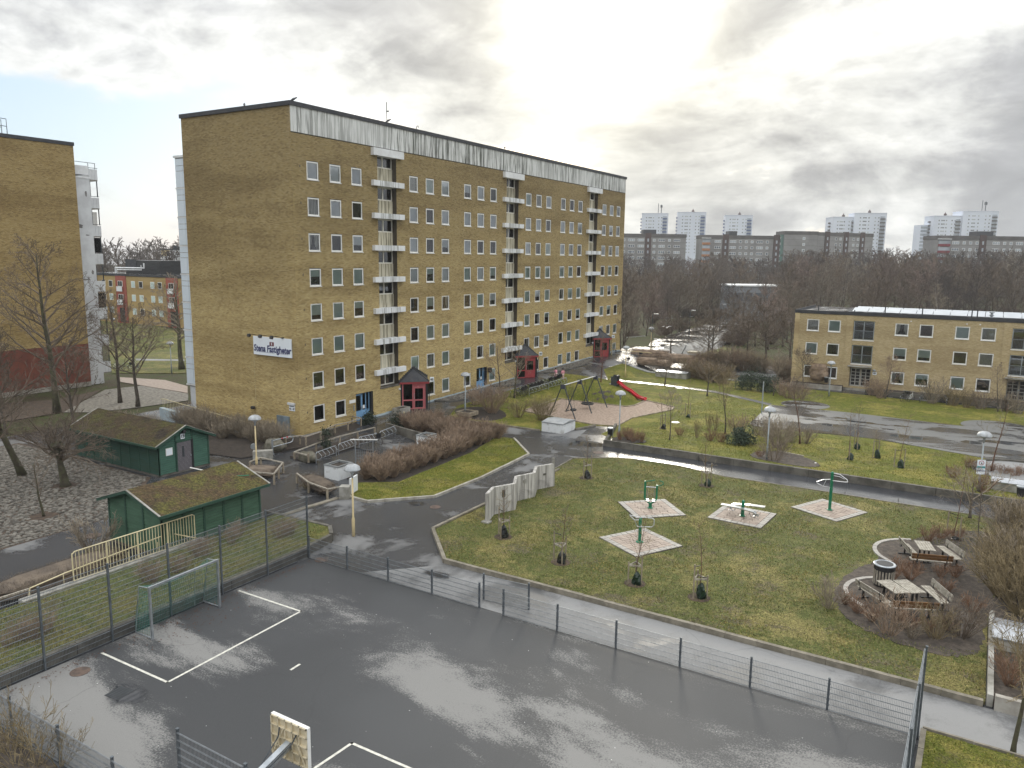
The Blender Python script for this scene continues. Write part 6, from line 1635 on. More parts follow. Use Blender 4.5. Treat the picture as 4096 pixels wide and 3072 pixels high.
# ---------------------------------------------------------------- concrete relief wall on the lawn
rw_ = thing('relief_wall', 'zigzag pale concrete relief wall standing on the gym lawn', 'sculpture', (-22.76,34.58,.1)); ro = Vector((-22.76,34.58,.1))
zz_ = [(-22.76,34.58),(-23.25,35.97),(-22.66,37.33),(-23.46,38.84),(-22.96,40.12),(-23.59,41.49),(-23.05,42.74)]
hs_ = [1.68,1.62,1.60,1.55,1.54,1.53,1.52]
m_rel = streak_mat('relief_concrete', (.52,.50,.47), (.14,.13,.115), .75)
for i in range(6):
    a, b_ = Vector((*zz_[i], 0)), Vector((*zz_[i+1], 0)); d = (b_-a).normalized(); n_ = Vector((d.y,-d.x,0))*.10
    thick = .22 if i % 2 == 0 or True else .2
    # slightly tapering slab
    f0 = [a-n_*.9, b_-n_*.9, b_+n_*.9, a+n_*.9]; mb = MB()
    k = len(mb.v); mb.v += [(p.x,p.y,.08) for p in f0]+[(p.x,p.y,.1+(hs_[i] if j in (0,3) else hs_[i+1])) for j, p in enumerate(f0)]
    for q in ((3,2,1,0),(4,5,6,7),(0,1,5,4),(1,2,6,5),(2,3,7,6),(3,0,4,7)): mb.face(*q)
    w = mb.build('wall_panel', m_rel, rw_, off=ro)
    if i in (1,3,5):
        L_ = (b_-a).length; lines = MB()
        for r_ in range(6):
            pts = []
            for t_ in range(15):
                u = .06+.88*t_/14; p = a+(b_-a)*u+n_*1.02
                pts.append((p.x,p.y,.28+.085*r_+.10*math.sin(u*7+r_*.5+i)*(.5+.5*u)))
            lines.tube(pts, .014, 4)
        lines.build('wave_relief', m_rel, rw_, off=ro)
        c = a+(b_-a)*.45+n_*1.0; ang = math.atan2(d.y, d.x)
        if i == 1: MB().cbox((c.x,c.y,1.25),(.20,.06,.42),ang).build('carved_opening', m_conc_d, rw_, off=ro)
        if i == 3: MB().lathe([(.16,-.02),(.15,.02),(.06,.03)],k=14).build('round_relief', m_conc, rw_, loc=c-ro+Vector((0,0,1.25))).rotation_euler = (PI/2,0,ang)
        if i == 5: MB().cbox((c.x,c.y,1.05),(.22,.05,.12),ang).build('small_relief', m_conc_d, rw_, off=ro)
MB().box(-23.13,-22.97,42.68,42.84,.1,1.98).build('end_pillar', m_conc, rw_, off=ro)
MB().box(-23.0,-22.55,34.4,34.8,.1,.2).build('footing', m_conc, rw_, off=ro)

# ---------------------------------------------------------------- outdoor gym
def pad(label, c):
    c = [Vector((*p, 0)) for p in c]; o = sum(c, Vector())/4; ux = ((c[1]-c[0])+(c[2]-c[3])).normalized()
    S_ = 3.05; ang = math.atan2(ux.y, ux.x)
    t = thing('paved_pad', label, 'paving', (o.x, o.y, .125), ang)
    MB().box(-S_/2-.02,S_/2+.02,-S_/2-.02,S_/2+.02,-.1,.008).build('joint_bed', m_soil, t)
    nE = 9; e = S_/nE; rr = random.Random(int(abs(o.x)*100))
    mp = MB().box(-e/2+.014,e/2-.014,-e/2+.014,e/2-.014,0,.045).mesh('paver', m_paver)
    nr = 10; iw = S_-2*e; rh_ = iw/nr
    mi = MB().box(-e*.72+.013,e*.72-.013,-rh_/2+.013,rh_/2-.013,0,.045).mesh('paver', m_paver_p)
    for i in range(nE):
        for j in range(nE):
            if i in (0,nE-1) or j in (0,nE-1): put('paver', mp, t, (-S_/2+e*(i+.5), -S_/2+e*(j+.5), rr.uniform(-.006,.004)))
    bwid = e*1.44
    for r_ in range(nr):
        x = -iw/2+(bwid/2 if r_ % 2 else bwid/2)
        n_b = int(iw/bwid); st_ = (iw-n_b*bwid)
        xs0 = -iw/2
        pos_ = xs0+(st_ if r_ % 2 else 0)
        for b_ in range(n_b): put('paver', mi, t, (pos_+bwid*(b_+.5), -iw/2+rh_*(r_+.5), rr.uniform(-.006,.004)))
        if st_ > .06:
            key = 'half'; xx = xs0+(st_/2 if r_ % 2 else iw-st_/2)
            put('paver', MB().box(-st_/2+.007,st_/2-.007,-rh_/2+.007,rh_/2-.007,0,.045).mesh('paver', m_paver_p), t, (xx, -iw/2+rh_*(r_+.5), 0))
    return t, o, ang
pad('square paved pad under the green cross trainer, farthest left', [(-18.24,42.03),(-16.05,44.08),(-13.87,41.79),(-15.85,39.83)])
pad('square paved pad under the arm wheel, nearest the fence', [(-16.54,36.06),(-15.11,38.49),(-12.39,36.99),(-13.7,34.39)])
pad('square paved pad under the double bench', [(-12.69,45.17),(-9.59,45.04),(-9.56,42.06),(-12.63,42.23)])
pad('square paved pad under the tall pull up pole', [(-7.88,49.56),(-5.13,48.28),(-6.3,45.61),(-9.05,46.89)])
z0 = .165
g = thing('gym_machine', 'green U shaped cross trainer with grab bars', 'gym machine', (-16.06,41.93,z0), .35)
MB().lathe([(.17,0),(.17,.03),(.10,.05),(.10,.28)],k=12).build('base', m_gym_g, g)
MB().tube([(-.34,0,1.62),(-.34,0,.62),(-.26,0,.42),(0,0,.27),(.26,0,.42),(.34,0,.62),(.34,0,1.42)], .06, 8).build('u_frame', m_gym_g, g)
MB().tube([(-.34,0,1.60),(-.1,-.02,1.64),(.22,-.05,1.72)], .03, 7).tube([(.34,0,1.38),(.55,.0,1.40),(.70,-.05,1.52),(.68,-.15,1.66),(.5,-.2,1.75)], .03, 7).build('grab_bar', m_gym_g, g)
for x in (-.20,.20): MB().tube([(x,0,1.25),(x,.02,.5)], .025, 6).box(x-.09,x+.09,-.22,.22,.44,.49).build('swing_step', m_chrome, g)
MB().tube([(-.34,0,1.27),(.34,0,1.27)], .03, 7).build('axle', m_chrome, g)
g = thing('gym_machine', 'low green post carrying a bent steel arm exercise frame', 'gym machine', (-14.43,36.37,z0), .2)
MB().lathe([(.20,0),(.20,.03),(.12,.06),(.085,.08),(.085,1.25),(.06,1.28)],k=12).build('post', m_gym_g, g)
MB().tube([(-.55,-.10,1.45),(-.50,.05,1.35),(-.1,.08,1.30),(.60,.02,1.36),(.72,-.04,1.30),(.72,-.12,1.05),(.62,-.16,.95),(.0,-.12,.86),(-.15,-.10,.88),(-.28,-.1,1.18),(-.52,-.12,1.38),(-.55,-.10,1.45)], .024, 7, False).tube([(0,0,1.2),(-.3,-.1,1.18)],.02,6).tube([(0,0,1.0),(.1,-.12,.88)],.02,6).build('steel_frame', m_chrome, g)
g = thing('gym_machine', 'double sloping steel sit up bench on a green post', 'gym machine', (-11.08,43.52,z0), .05)
MB().lathe([(.17,0),(.17,.03),(.1,.05),(.09,.9),(.05,.95)],k=12).build('post', m_gym_g, g)
for sy, s in ((-.38,1),(.38,-1)):
    bm_ = MB()
    pts = [(-1.15*s,.62),(-.3*s,.60),(.45*s,.52),(.70*s,.48),(.82*s,.40),(.80*s,.26),(.70*s,.22)]
    for i in range(len(pts)-1): bm_.bar((pts[i][0],sy,pts[i][1]),(pts[i+1][0],sy,pts[i+1][1]),.34,.05)
    bm_.build('bench_board', m_chrome, g)
    MB().tube([(0,0,.45),(.0,sy,.52)], .03, 6).tube([(.4*s,sy,.48),(.55*s,sy*.9,.15),(.9*s,sy*.9,.12),(1.0*s,sy-.25,.16)], .022, 6).build('support', m_chrome, g)
g = thing('gym_machine', 'tall green pole with two looped steel pull up bars', 'gym machine', (-7.06,47.53,z0), 0)
MB().lathe([(.17,0),(.17,.03),(.1,.05),(.085,.1),(.085,2.28),(.05,2.32)],k=12).build('pole', m_gym_g, g)
MB().tube([(.05,0,2.25),(.45,-.05,2.22),(.85,-.15,2.0),(.90,-.2,1.9),(.75,-.2,1.86),(.05,-.05,1.80)], .026, 7).tube([(.05,0,2.1),(.4,-.05,2.1),(.7,-.1,2.0)],.018,6).tube([(-.05,0,1.85),(-.45,-.05,1.78),(-.80,-.15,1.62),(-.78,-.2,1.55),(-.45,-.18,1.42),(-.05,-.05,1.36)], .026, 7).tube([(-.3,-.05,1.8),(-.42,-.12,1.42)],.018,6).build('pull_up_bar', m_chrome, g)

# ---------------------------------------------------------------- benches and tables
def bench_proto(back_mat, slats=3):
    r = thing('bench', None, 'bench'); L_ = 1.8
    for i in range(slats): MB().box(-L_/2,L_/2,.02+i*.135,.14+i*.135,.42,.455).build('seat_plank', m_wood_p, r)
    for i in range(2): MB().cbox((0,.47+.02*i,.60+i*.15),(L_,.035,.135),Matrix.Rotation(-.2,3,'X')).build('back_plank', back_mat, r)
    for x in (-L_*.36, L_*.36):
        MB().bar((x,.05,.42),(x,.5,.40),.05,.05).bar((x,.42,.40),(x,.52,.82),.05,.04).bar((x,.25,.40),(x,.25,.05),.08,.06).box(x-.04,x+.04,-.05,.55,0,.05).build('leg', m_blackmetal, r)
    return r
bp = Proto(bench_proto(m_wood_p)); bpb = Proto(bench_proto(m_wood_b))
zb_ = .145
a_ = 0.0
for pr, x, y, rz, lab in [(bp,-2.12,41.8,1.97,'left bench of the upper seating group, its back to the lawn'),(bp,-.85,42.3,-1.058,'right bench of the upper seating group with wide grey back'),(bpb,-1.45,41.03,3.467,'brown backed front bench of the upper seating group'),
    (bp,-2.99,35.23,2.356,'left bench of the lower seating group beside the round bin'),(bp,-1.12,36.4,-1.07,'right bench of the lower seating group with wide grey back'),(bpb,-1.72,34.75,3.6,'brown backed front bench of the lower seating group')]:
    pr.place((x,y,zb_), rz, lab, 'benches round the tables')
def table_proto():
    r = thing('picnic_table', None, 'table')
    for i in range(6): MB().box(-.42+i*.142,-.42+i*.142+.128,-.75,.75,.70,.74).build('top_plank', m_wood_p, r)
    for y in (-.48,.48):
        MB().box(-.3,.3,y-.04,y+.04,.63,.70).box(-.16,-.08,y-.04,y+.04,.05,.63).box(.08,.16,y-.04,y+.04,.05,.63).box(-.3,.3,y-.05,y+.05,0,.05).build('leg', m_blackmetal, r)
    return r
tp_ = Proto(table_proto())
tp_.place((-1.72,41.95,zb_), .284, 'weathered wooden table between the upper benches', 'picnic tables', (.84,.88,1)); tp_.place((-2.51,35.68,zb_), .70, 'left hand table of the lower seating group', 'picnic tables', (.80,.9,1)); tp_.place((-1.92,36.09,zb_), .66, 'right hand table of the lower seating group', 'picnic tables', (.80,.9,1))
def slat_bin(label, c):
    t = thing('litter_bin', label, 'bin', (*c, zb_))
    MB().lathe([(.40,.02),(.40,.9)],k=20).build('drum', m_black, t)
    for i in range(20):
        a = 2*PI*i/20; MB().cbox((.425*math.cos(a),.425*math.sin(a),.42),(.022,.075,.66),a).build('slat', m_wood, t)
    MB().lathe([(.43,.78),(.45,.78),(.45,.98),(.43,.98)],k=20).build('top_band', m_black, t)
    MB().lathe([(.40,.97),(.47,.97),(.48,1.01),(.44,1.04),(.37,1.03)],k=20).build('rim', m_steel, t); MB().lathe([(.36,1.0),(.36,1.036),(.2,1.04)],k=18).build('lid', m_black, t)  # the black disc paints the dark inside of the open bin
slat_bin('round slatted bin with steel rim beside the lower benches', (-3.05,37.5))
def pole_bin(label, c, s=1.0):
    t = thing('litter_bin', label, 'bin', c)
    MB().tube([(0.25*s,0,0),(.25*s,0,.85*s)],.03,6).build('post', m_steel, t); MB().lathe([(.19*s,.25*s),(.24*s,.85*s)],k=14).build('drum', m_black, t); MB().lathe([(.255*s,.80*s),(.255*s,.88*s),(.2*s,.9*s)],k=14).build('rim', m_steel, t)
pole_bin('black litter bin at the end of the low wall by the sand pit', spot('B',1415,1222,0)); pole_bin('black litter bin beside the shining utility box at the right edge', spot('L',2165,835,.42), 1.0); pole_bin('black litter bin beside the bench at porch 47', spot('B',1452,492)); pole_bin('dark bin in the bed before the low house', spot('D',452,862,.5))
for rx, ry, rr0, a0, a1, lab in [(-1.75,42.6,2.25,PI*.62,PI*1.30,'curved row of pale stones round the upper seating group'),(-2.3,36.4,2.15,PI*.66,PI*1.30,'curved row of pale stones round the lower seating group')]:
    t = thing('stone_edging', lab, 'stone edging', (rx, ry, .14)); me = MB().box(-.07,.07,-.10,.10,-.05,.035).mesh('edging_stone', m_paver); n = 38
    for i in range(n):
        a = a0+(a1-a0)*i/(n-1); put('edging_stone', me, t, (rr0*math.cos(a), rr0*math.sin(a), random.Random(i).uniform(-.006,.006)), a+PI/2)
    struct('seating_ground', MB().prism(circ(rx, ry, rr0-.1), .1, .148 if ry > 40 else .146), m_soil_l, 'trodden gravel under the '+('upper' if ry > 40 else 'lower')+' benches')
# manholes, gratings and small litter
def manhole(label, p, r=.33):
    t = thing('manhole', label, 'manhole cover', (p.x, p.y, p.z+.012)); MB().lathe([(r,-.01),(r,.006),(r-.04,.008)],k=20).build('ring', m_iron, t); MB().lathe([(r-.05,-.01),(r-.05,.006)],k=18).build('lid', m_iron, t)
manhole('rusty manhole cover on the court near the tall fence', spot('H',928,543,0)); manhole('round manhole cover on the road by the cobbles', spot('G',820,317,0), .42); manhole('red brown manhole cover by the hedge lawn kerb', spot('F',1860,948,0)); manhole('grey manhole cover beside the low fence corner', spot('F',855,1415,0)); manhole('manhole cover on the dark road near the left edge', spot('G',165,792,0), .38); manhole('dark manhole cover in the wet glare by the low wall', spot('B',1312,1350,0), .42)
p = spot('H',1390,790,0); t = thing('drain_grating', 'square drain grating in a puddle on the court', 'grating', (p.x,p.y,.012), .1); MB().box(-.34,.34,-.34,.34,-.012,-.002).build('pit', m_black, t)
for i in range(9): MB().box(-.32,.32,-.31+i*.072,-.28+i*.072,-.002,.004).build('bar', m_steel_d, t)
m_pud = mat_new('standing_water'); tt = m_pud[1]; bs_ = tt.n('ShaderNodeBsdfPrincipled', Roughness=.05); bs_.inputs['Base Color'].default_value = (.028,.030,.036,1)
oc = tt.n('ShaderNodeTexCoord').outputs['Object']; ln = tt.vm('LENGTH', oc).outputs['Value']
pm_ = tt.mapr(tt.m('ADD', ln, tt.m('MULTIPLY', tt.m('SUBTRACT', tt.noise(pos(tt), 1.6, 5), .5), .9)), .35, 1.0, .9, 0)
mx_ = tt.n('ShaderNodeMixShader', Fac=pm_); tt.set(mx_.inputs[1], tt.n('ShaderNodeBsdfTransparent').outputs[0]); tt.set(mx_.inputs[2], bs_.outputs[0]); tt.n('ShaderNodeOutputMaterial', Surface=mx_)
for sh, x, y, rx_, ry_, lab in [('H',1470,810,.85,.55,'small puddle round the drain grating'),('F',1690,915,.6,.4,'puddle on the path by the hedge lawn tip'),('J',105,1215,.7,.35,'puddle on the walkway outside the low fence')]:
    p = spot(sh, x, y, 0); rr = random.Random(int(x)); pts = []
    for i in range(26):
        a = 2*PI*i/26; q = 1+.16*math.sin(3*a+x)+.1*math.sin(5*a+y); pts.append((p.x+rx_*q*math.cos(a)*.9-ry_*.2*math.sin(a), p.y+ry_*q*math.sin(a)))
    o = struct('puddle', MB().poly([((a-p.x)/rx_, (b-p.y)/ry_, 0) for a, b in pts]), m_pud[0], lab); o.location = (p.x,p.y,.0098); o.scale = (rx_*1.25,ry_*1.25,1)
for p, rz, lab in [(spot('D',135,1485)+Vector((0,0,.05)),-.25,'plank lying on the lawn above the retaining wall')]:
    o = MB().cbox((0,0,.05),(2.1,.14,.06)).build('timber_plank', m_wood, None, loc=p); o.rotation_euler.z = rz; tag(o, lab, 'plank')
o = MB().cbox((0,0,.04),(.12,.55,.05)).build('white_plank', m_white, None, loc=spot('D',355,1570)); tag(o, 'short white plank lying on the lawn above the wall', 'plank')
for sh, x, y, r, lab in [('C',558,1357,.38,'white round cover lying in the playground lawn'),('C',598,977,.42,'pale flat cover in the far playground lawn')]:
    p = spot(sh, x, y); o = MB().lathe([(r,0),(r,.05),(r*.9,.06)],k=18).build('round_cover', m_white, None, loc=p); tag(o, lab, 'ground cover lid')
mb = MB(); rr = random.Random(8)
for i in range(900):
    z_ = rr.choice([0,0,1,2,3])
    if z_ == 0: x, y = -27.1+abs(rr.gauss(0,.22)), rr.uniform(11,25.5)
    elif z_ == 1: x, y = rr.gauss(-26.2,.5), rr.gauss(18.5,1.2)
    elif z_ == 2: x, y = rr.uniform(-42,-38.3), rr.uniform(32.6,35.6)
    else: x, y = rr.uniform(-44.8,-43), rr.uniform(36,48)
    s = rr.uniform(.02,.045); a = rr.uniform(0,6); zl = .012+(bz(x,y)+.02 if z_ == 3 else (.0 if z_ < 2 else 0))
    if z_ < 2 and x < -27.3: continue
    mb.poly([(x+s*math.cos(a),y+s*math.sin(a),zl),(x+s*math.cos(a+2),y+s*math.sin(a+2),zl+.012),(x+s*math.cos(a+4),y+s*math.sin(a+4),zl+.004)])
tag(mb.build('fallen_leaves', m_leaves), 'brown fallen leaves gathered along the fence and beds', kind='stuff')
mb = MB()
for i in range(110):
    x, y = rr.uniform(-27,-1), rr.uniform(11,25.5); s = rr.uniform(.008,.022); a = rr.uniform(0,6)
    mb.poly([(x+s*math.cos(a+q),y+s*math.sin(a+q)*.8,.0125) for q in (0,1.6,3.1,4.7)])
tag(mb.build('droppings', m_white), 'tiny white specks scattered over the court', kind='stuff')
# fence and wall by the wood road
def tube_fence(label, pts, h=1.0):
    t = thing('tube_fence', label, 'fence', pts[0]); o = pts[0]
    for i in range(len(pts)-1):
        a, b_ = pts[i]-o, pts[i+1]-o
        for z in (h, h*.5): MB().tube([a+Vector((0,0,z)), b_+Vector((0,0,z))], .035, 5).build('rail', m_steel, t)
        n = max(1, round((b_-a).length/2.5))
        for k in range(n+1): p = a+(b_-a)*k/n; MB().tube([p, p+Vector((0,0,h))], .035, 5).build('post', m_steel, t)
tube_fence('grey tube fence at the edge of the wood beyond the tall facade', [spot('C',0,500,0), spot('C',220,480,0)], 1.3)
tube_fence('short grey tube fence with a white board by the yard', [spot('C',230,520,0), spot('C',400,540,0)], 1.1)
tube_fence('long railing on the far side of the wet wood road', [spot('C',300,545,0), spot('C',620,430,0), spot('C',1060,290,0), spot('C',1440,185,0)], 1.1)
o = MB().box(-1.6,1.6,-.1,.1,0,1.0).build('white_board', m_white, None, loc=spot('C',300,490,0)); tag(o, 'low white board by the start of the wood road', 'board')
t = thing('bench', 'grey park bench beside porch 47', 'bench', spot('B',1460,510)); MB().box(-.8,.8,-.2,.2,.4,.45).build('seat', m_wood, t); MB().box(-.7,-.6,-.2,.2,0,.4).box(.6,.7,-.2,.2,0,.4).build('leg', m_conc, t)
o = MB().tube([(-3.0,0,.9),(3.0,.2,.75)], .05, 6).tube([(-2.9,0,0),(-2.9,0,.9)], .05, 6).build('yellow_barrier_arm', m_yellow, None, loc=spot('B',1600,505)); tag(o, 'long yellow barrier bar above the far bicycles', 'barrier')
o = MB().tube([(0,0,0),(0,0,.85)], .05, 8).build('yellow_bollard', m_yellow, None, loc=spot('A',1585,1070)); tag(o, 'small yellow bollard at the hedge end by the entrance', 'bollard')
t = thing('timber_box', 'timber edged box holding the grey lamp by the shrub bed', 'planter', (spot('A',2125,1030).x-.6, spot('A',2125,1030).y-.6, bz(-42,57)))
MB().box(0,1.5,0,.12,0,.35).box(0,1.5,1.3,1.42,0,.35).box(0,.12,.12,1.3,0,.35).box(1.38,1.5,.12,1.3,0,.35).build('boards', m_post_w, t); MB().box(.12,1.38,.12,1.3,0,.28).build('soil', m_soil, t)
pot = spot('A',1218,1075); t = thing('flower_pot', 'round grey flower pot with a bare plant before the blue door', 'flower pot', pot); MB().lathe([(.22,0),(.34,.55),(.38,.6),(.30,.6)],k=14).build('pot', m_conc, t); MB().lathe([(.3,.5),(.3,.56)],k=12).build('soil', m_soil, t)
# birds
def bird(label, p, rz, mt, fly=False):
    t = thing('bird', label, 'bird', p, rz)
    MB().lathe([(.01,-.30),(.05,-.22),(.09,-.05),(.085,.08),(.05,.17),(.06,.22),(.03,.28),(.008,.33)],k=8).build('body', mt, t).rotation_euler = (0,PI/2 if fly else PI/2-.5,0)
    if fly:
        for s in (-1,1): MB().poly([(.10,0,.02),(-.10,0,.02),(-.12,s*.35,.20),(.06,s*.35,.22)]).poly([(.06,s*.35,.22),(-.12,s*.35,.20),(-.10,s*.72,.12)]).build('wing', mt, t)
    else: MB().tube([(0,.02,0),(0,.02,-.14)],.008,4).tube([(0,-.02,0),(0,-.02,-.14)],.008,4).build('legs', m_black, t)
m_gull = M('gull_white', (.75,.75,.74), (.6,.6,.6), 5, .6); m_crow = M('bird_grey', (.10,.10,.11), (.06,.06,.065), 5, .7)
zr = ZT+.30+.18
bird('grey bird perched at the near top corner of the tall roof', (FX-.1,Y0+.5,zr), 1.0, m_crow); bird('bird perched on the roof edge beside the antenna', (FX,Y0+11.2,zr), .6, m_crow); bird('bird perched on the roof edge towards the far end', (FX,Y0+30.2,zr), 2.0, m_crow); bird('small bird on the end wall roof edge', (FX-5.0,Y0,zr-.06), 2.4, m_crow)
gp = far('C',462,306,104); bird('white gull flying over the bare tree by the road', gp, 2.2, m_gull, True)

# ---------------------------------------------------------------- grass blades standing on the lawns
def blades(name, poly, zf, per_m2, mt, label, seed, ln=(.05,.11), holes=()):
    rg_ = np.random.default_rng(seed); P_ = np.array(poly); x0, y0 = P_.min(0); x1, y1 = P_.max(0)
    n = int((x1-x0)*(y1-y0)*per_m2); x = rg_.uniform(x0, x1, n); y = rg_.uniform(y0, y1, n); ins = np.zeros(n, bool)
    for i in range(len(P_)):
        (ax, ay), (bx, by) = P_[i], P_[(i+1) % len(P_)]
        if ay == by: continue
        c = ((ay > y) != (by > y)) & (x < (bx-ax)*(y-ay)/(by-ay)+ax); ins ^= c
    for (hx, hy, hr) in holes: ins &= (x-hx)**2+(y-hy)**2 > hr*hr
    dn = np.sin(x*1.3+2*np.sin(y*.7))*np.sin(y*1.1+x*.4)+.6*np.sin(x*4.1+y*2.7)*np.sin(y*3.7-x)
    ins &= rg_.uniform(-1.6, 1.2, n) < dn+.35
    x, y = x[ins], y[ins]; n = len(x); z = np.array([zf(a, b) for a, b in zip(x, y)])
    a = rg_.uniform(0, 6.283, n); l = rg_.uniform(*ln, n); w = rg_.uniform(.012, .026, n); t = rg_.uniform(.2, .9, n)
    V = np.zeros((n, 3, 3), np.float32); c, s = np.cos(a), np.sin(a)
    V[:, 0] = np.stack([x-s*w, y+c*w, z], 1); V[:, 1] = np.stack([x+s*w, y-c*w, z], 1); V[:, 2] = np.stack([x+c*l*t, y+s*l*t, z+l*(1-.55*t)], 1)
    me = bpy.data.meshes.new(name); me.vertices.add(n*3); me.vertices.foreach_set('co', V.ravel()); me.loops.add(n*3); me.loops.foreach_set('vertex_index', np.arange(n*3, dtype=np.int32))
    me.polygons.add(n); me.polygons.foreach_set('loop_start', np.arange(0, n*3, 3, dtype=np.int32)); me.materials.append(mt); me.update(calc_edges=True)
    return tag(put(name, me), label, kind='stuff')
def blade_mat(name, cols):
    m_, t = mat_new(name); g = t.n('ShaderNodeNewGeometry')
    col = t.ramp(g.outputs['Random Per Island'], [(i/(len(cols)-1), c) for i, c in enumerate(cols)])
    a = t.noise(g.outputs['Position'], .45, 5, .6); col = t.mix(t.mapr(a, .42, .62, 0, .7), col, t.mix(1.0, col, (1.45,1.2,1.0,1), 'MULTIPLY'))
    finish(t, Base_Color=col, Roughness=.8, Specular_IOR_Level=.2); return m_
bm1 = blade_mat('winter_grass_blades', [(.065,.098,.020),(.125,.145,.036),(.09,.115,.028),(.26,.225,.10),(.15,.155,.05),(.19,.155,.08),(.07,.105,.022)])
bm2 = blade_mat('mossy_grass_blades', [(.08,.115,.014),(.14,.16,.024),(.105,.13,.018),(.26,.23,.07),(.16,.17,.032),(.115,.135,.022)])
padc = [(-16.06,41.93,1.75),(-14.43,36.4,1.75),(-11.08,43.6,1.75),(-7.06,47.5,1.75),(-1.2,36.5,4.2),(-1.4,42,2.6)]
blades('grass', main_lawn, lambda x, y: .12, 190, bm1, 'short winter grass of the gym lawn', 1, holes=padc)
blades('grass', [(-32.5,34.0),(-30.9,33.9),(-28.2,36.9),(-28.1,41.8),(-28.6,49.0),(-32.2,52.7),(-33.4,52.0),(-32.2,47),(-31.7,38),(-33.6,36.4)], lambda x, y: .10, 200, bm2, 'mossy grass beside the hedge', 2)
blades('grass', [(-32.8,8),(-27.8,8),(-27.8,25.6),(-28.9,28.6),(-32.8,28.5)], lambda x, y: .4, 200, bm1, 'grass of the strip behind the tall fence', 3)
blades('grass', [(-25.1,55.2),(10,55.2),(10,66),(-.6,68),(-15.2,68.9),(-17.3,69.2),(-18.6,80.3),(-25.1,84)], lambda x, y: gz(x, y)+.03, 90, bm2, 'grass above the retaining wall', 4, (.06,.13), [(-11.7,57.8,2.6),(2.9,64.2,3.1),(-23.5,56.3,1.4)])
blades('grass', [(-.4,26),(-.4,14),(6,14),(6,25.6),(2.2,26.0)], lambda x, y: .16, 220, bm2, 'grass of the corner outside the court', 5)
blades('grass', [(-42.5,60),(-38,63),(-38,71),(-38.5,80),(-39,84.5),(-42.7,82)], lambda x, y: gz(x, y)+.02, 70, bm2, 'grass beside the bicycles', 6, (.06,.13))
# ---------------------------------------------------------------- bare trees
def rvec(rg): 
    while True:
        v = Vector((rg.uniform(-1,1), rg.uniform(-1,1), rg.uniform(-1,1)))
        if .01 < v.length_squared < 1: return v.normalized()
def limb(mb, rg, p, d, L, r, lvl, cfg):
    """a branch with its children; cfg: kids per level, up pull, wobble, angle"""
    k = cfg['segs'][lvl]; path = [(p, r)]; q = p; dd = d
    for i in range(k):
        dd = (dd+rvec(rg)*cfg['wob']+Vector((0,0,cfg['up'][lvl]))).normalized()
        q = q+dd*(L/k); rr = max(cfg['rmin'], r*(1-.8*(i+1)/k)); path.append((q, rr))
    for (a, ra), (b, rb) in zip(path, path[1:]): mb.seg(a, b, ra, rb, 4 if lvl == 0 else 3)
    if lvl+1 >= len(cfg['kids'])+1: return
    n = cfg['kids'][lvl] if lvl < len(cfg['kids']) else 0
    for j in range(n):
        t = cfg['t0']+(1-cfg['t0'])*(j+rg.random())/n
        f = t*k; i = min(k-1, int(f)); a, ra = path[i]; b, rb = path[i+1]; pt = a.lerp(b, f-i)
        ax = (b-a).normalized(); side = ax.cross(rvec(rg)).normalized()
        ang = rg.uniform(*cfg['ang']); nd = (ax*math.cos(ang)+side*math.sin(ang)).normalized()
        limb(mb, rg, pt, nd, L*rg.uniform(*cfg['len'])*(1.15-.55*t), max(cfg['rmin'], (ra+(rb-ra)*(f-i))*.58), lvl+1, cfg)
def tree_mesh(seed, h, r, clear=.25, limbs=14, kids=(6,5,3), spread=.5, up=(.06,.07,.06,.04), ang=(.45,.95), wob=.16, rmin=.009, lean=(0,0), llen=.5, trunk_mat=None, twig_mat=None, fork=False, elev=(.5,.95), top=1.0):
    rg = random.Random(seed); tr = MB(); cr = MB()
    cfg = dict(segs=(4,3,2,2,1), kids=kids, up=up, wob=wob, ang=ang, t0=.22, len=(.38,.62), rmin=rmin)
    n = 9; path = []; p = Vector((0,0,-.1)); d = Vector((lean[0], lean[1], 1)).normalized()
    for i in range(n+1):
        t = i/n; path.append((p.copy(), max(rmin*1.6, r*(1-.85*t)**1.0*(1.35 if i == 0 else 1))))
        d = (d+Vector((rg.uniform(-1,1), rg.uniform(-1,1), 0))*.07+Vector((0,0,.06))).normalized(); p = p+d*(h*.93*top/n)
    tr.tube([q for q, _ in path], [q for _, q in path], 8)
    for j in range(limbs):
        t = clear+(1-clear)*(j+.5*rg.random())/limbs; f = t*n; i = min(n-1, int(f)); a = path[i][0].lerp(path[i+1][0], f-i); ra = path[i][1]
        az = j*2.399+rg.uniform(-.4,.4); e = rg.uniform(*elev)*(1 if t < .8 else 1.2)
        L_ = h*llen*(1-.62*((t-clear)/(1-clear)))*rg.uniform(.8,1.15)
        nd = Vector((math.cos(az)*math.cos(e), math.sin(az)*math.cos(e), math.sin(e)))
        limb(cr, rg, a, nd, L_, max(rmin*2, min(ra*.6, r*.42)), 0, cfg)
    tm = tr.mesh('trunk', trunk_mat or m_bark); tm.polygons.foreach_set('use_smooth', [True]*len(tm.polygons))
    return tm, cr.mesh('crown', twig_mat or m_twig)
def tree(kind, label, p, meshes, rz=0.0, scale=1.0, group=None, cat='tree'):
    t = thing(kind, label, cat, p, rz, group)
    if scale != 1.0: t.scale = (scale,)*3 if not hasattr(scale, '__len__') else scale
    put('trunk', meshes[0], t); put('crown', meshes[1], t); return t
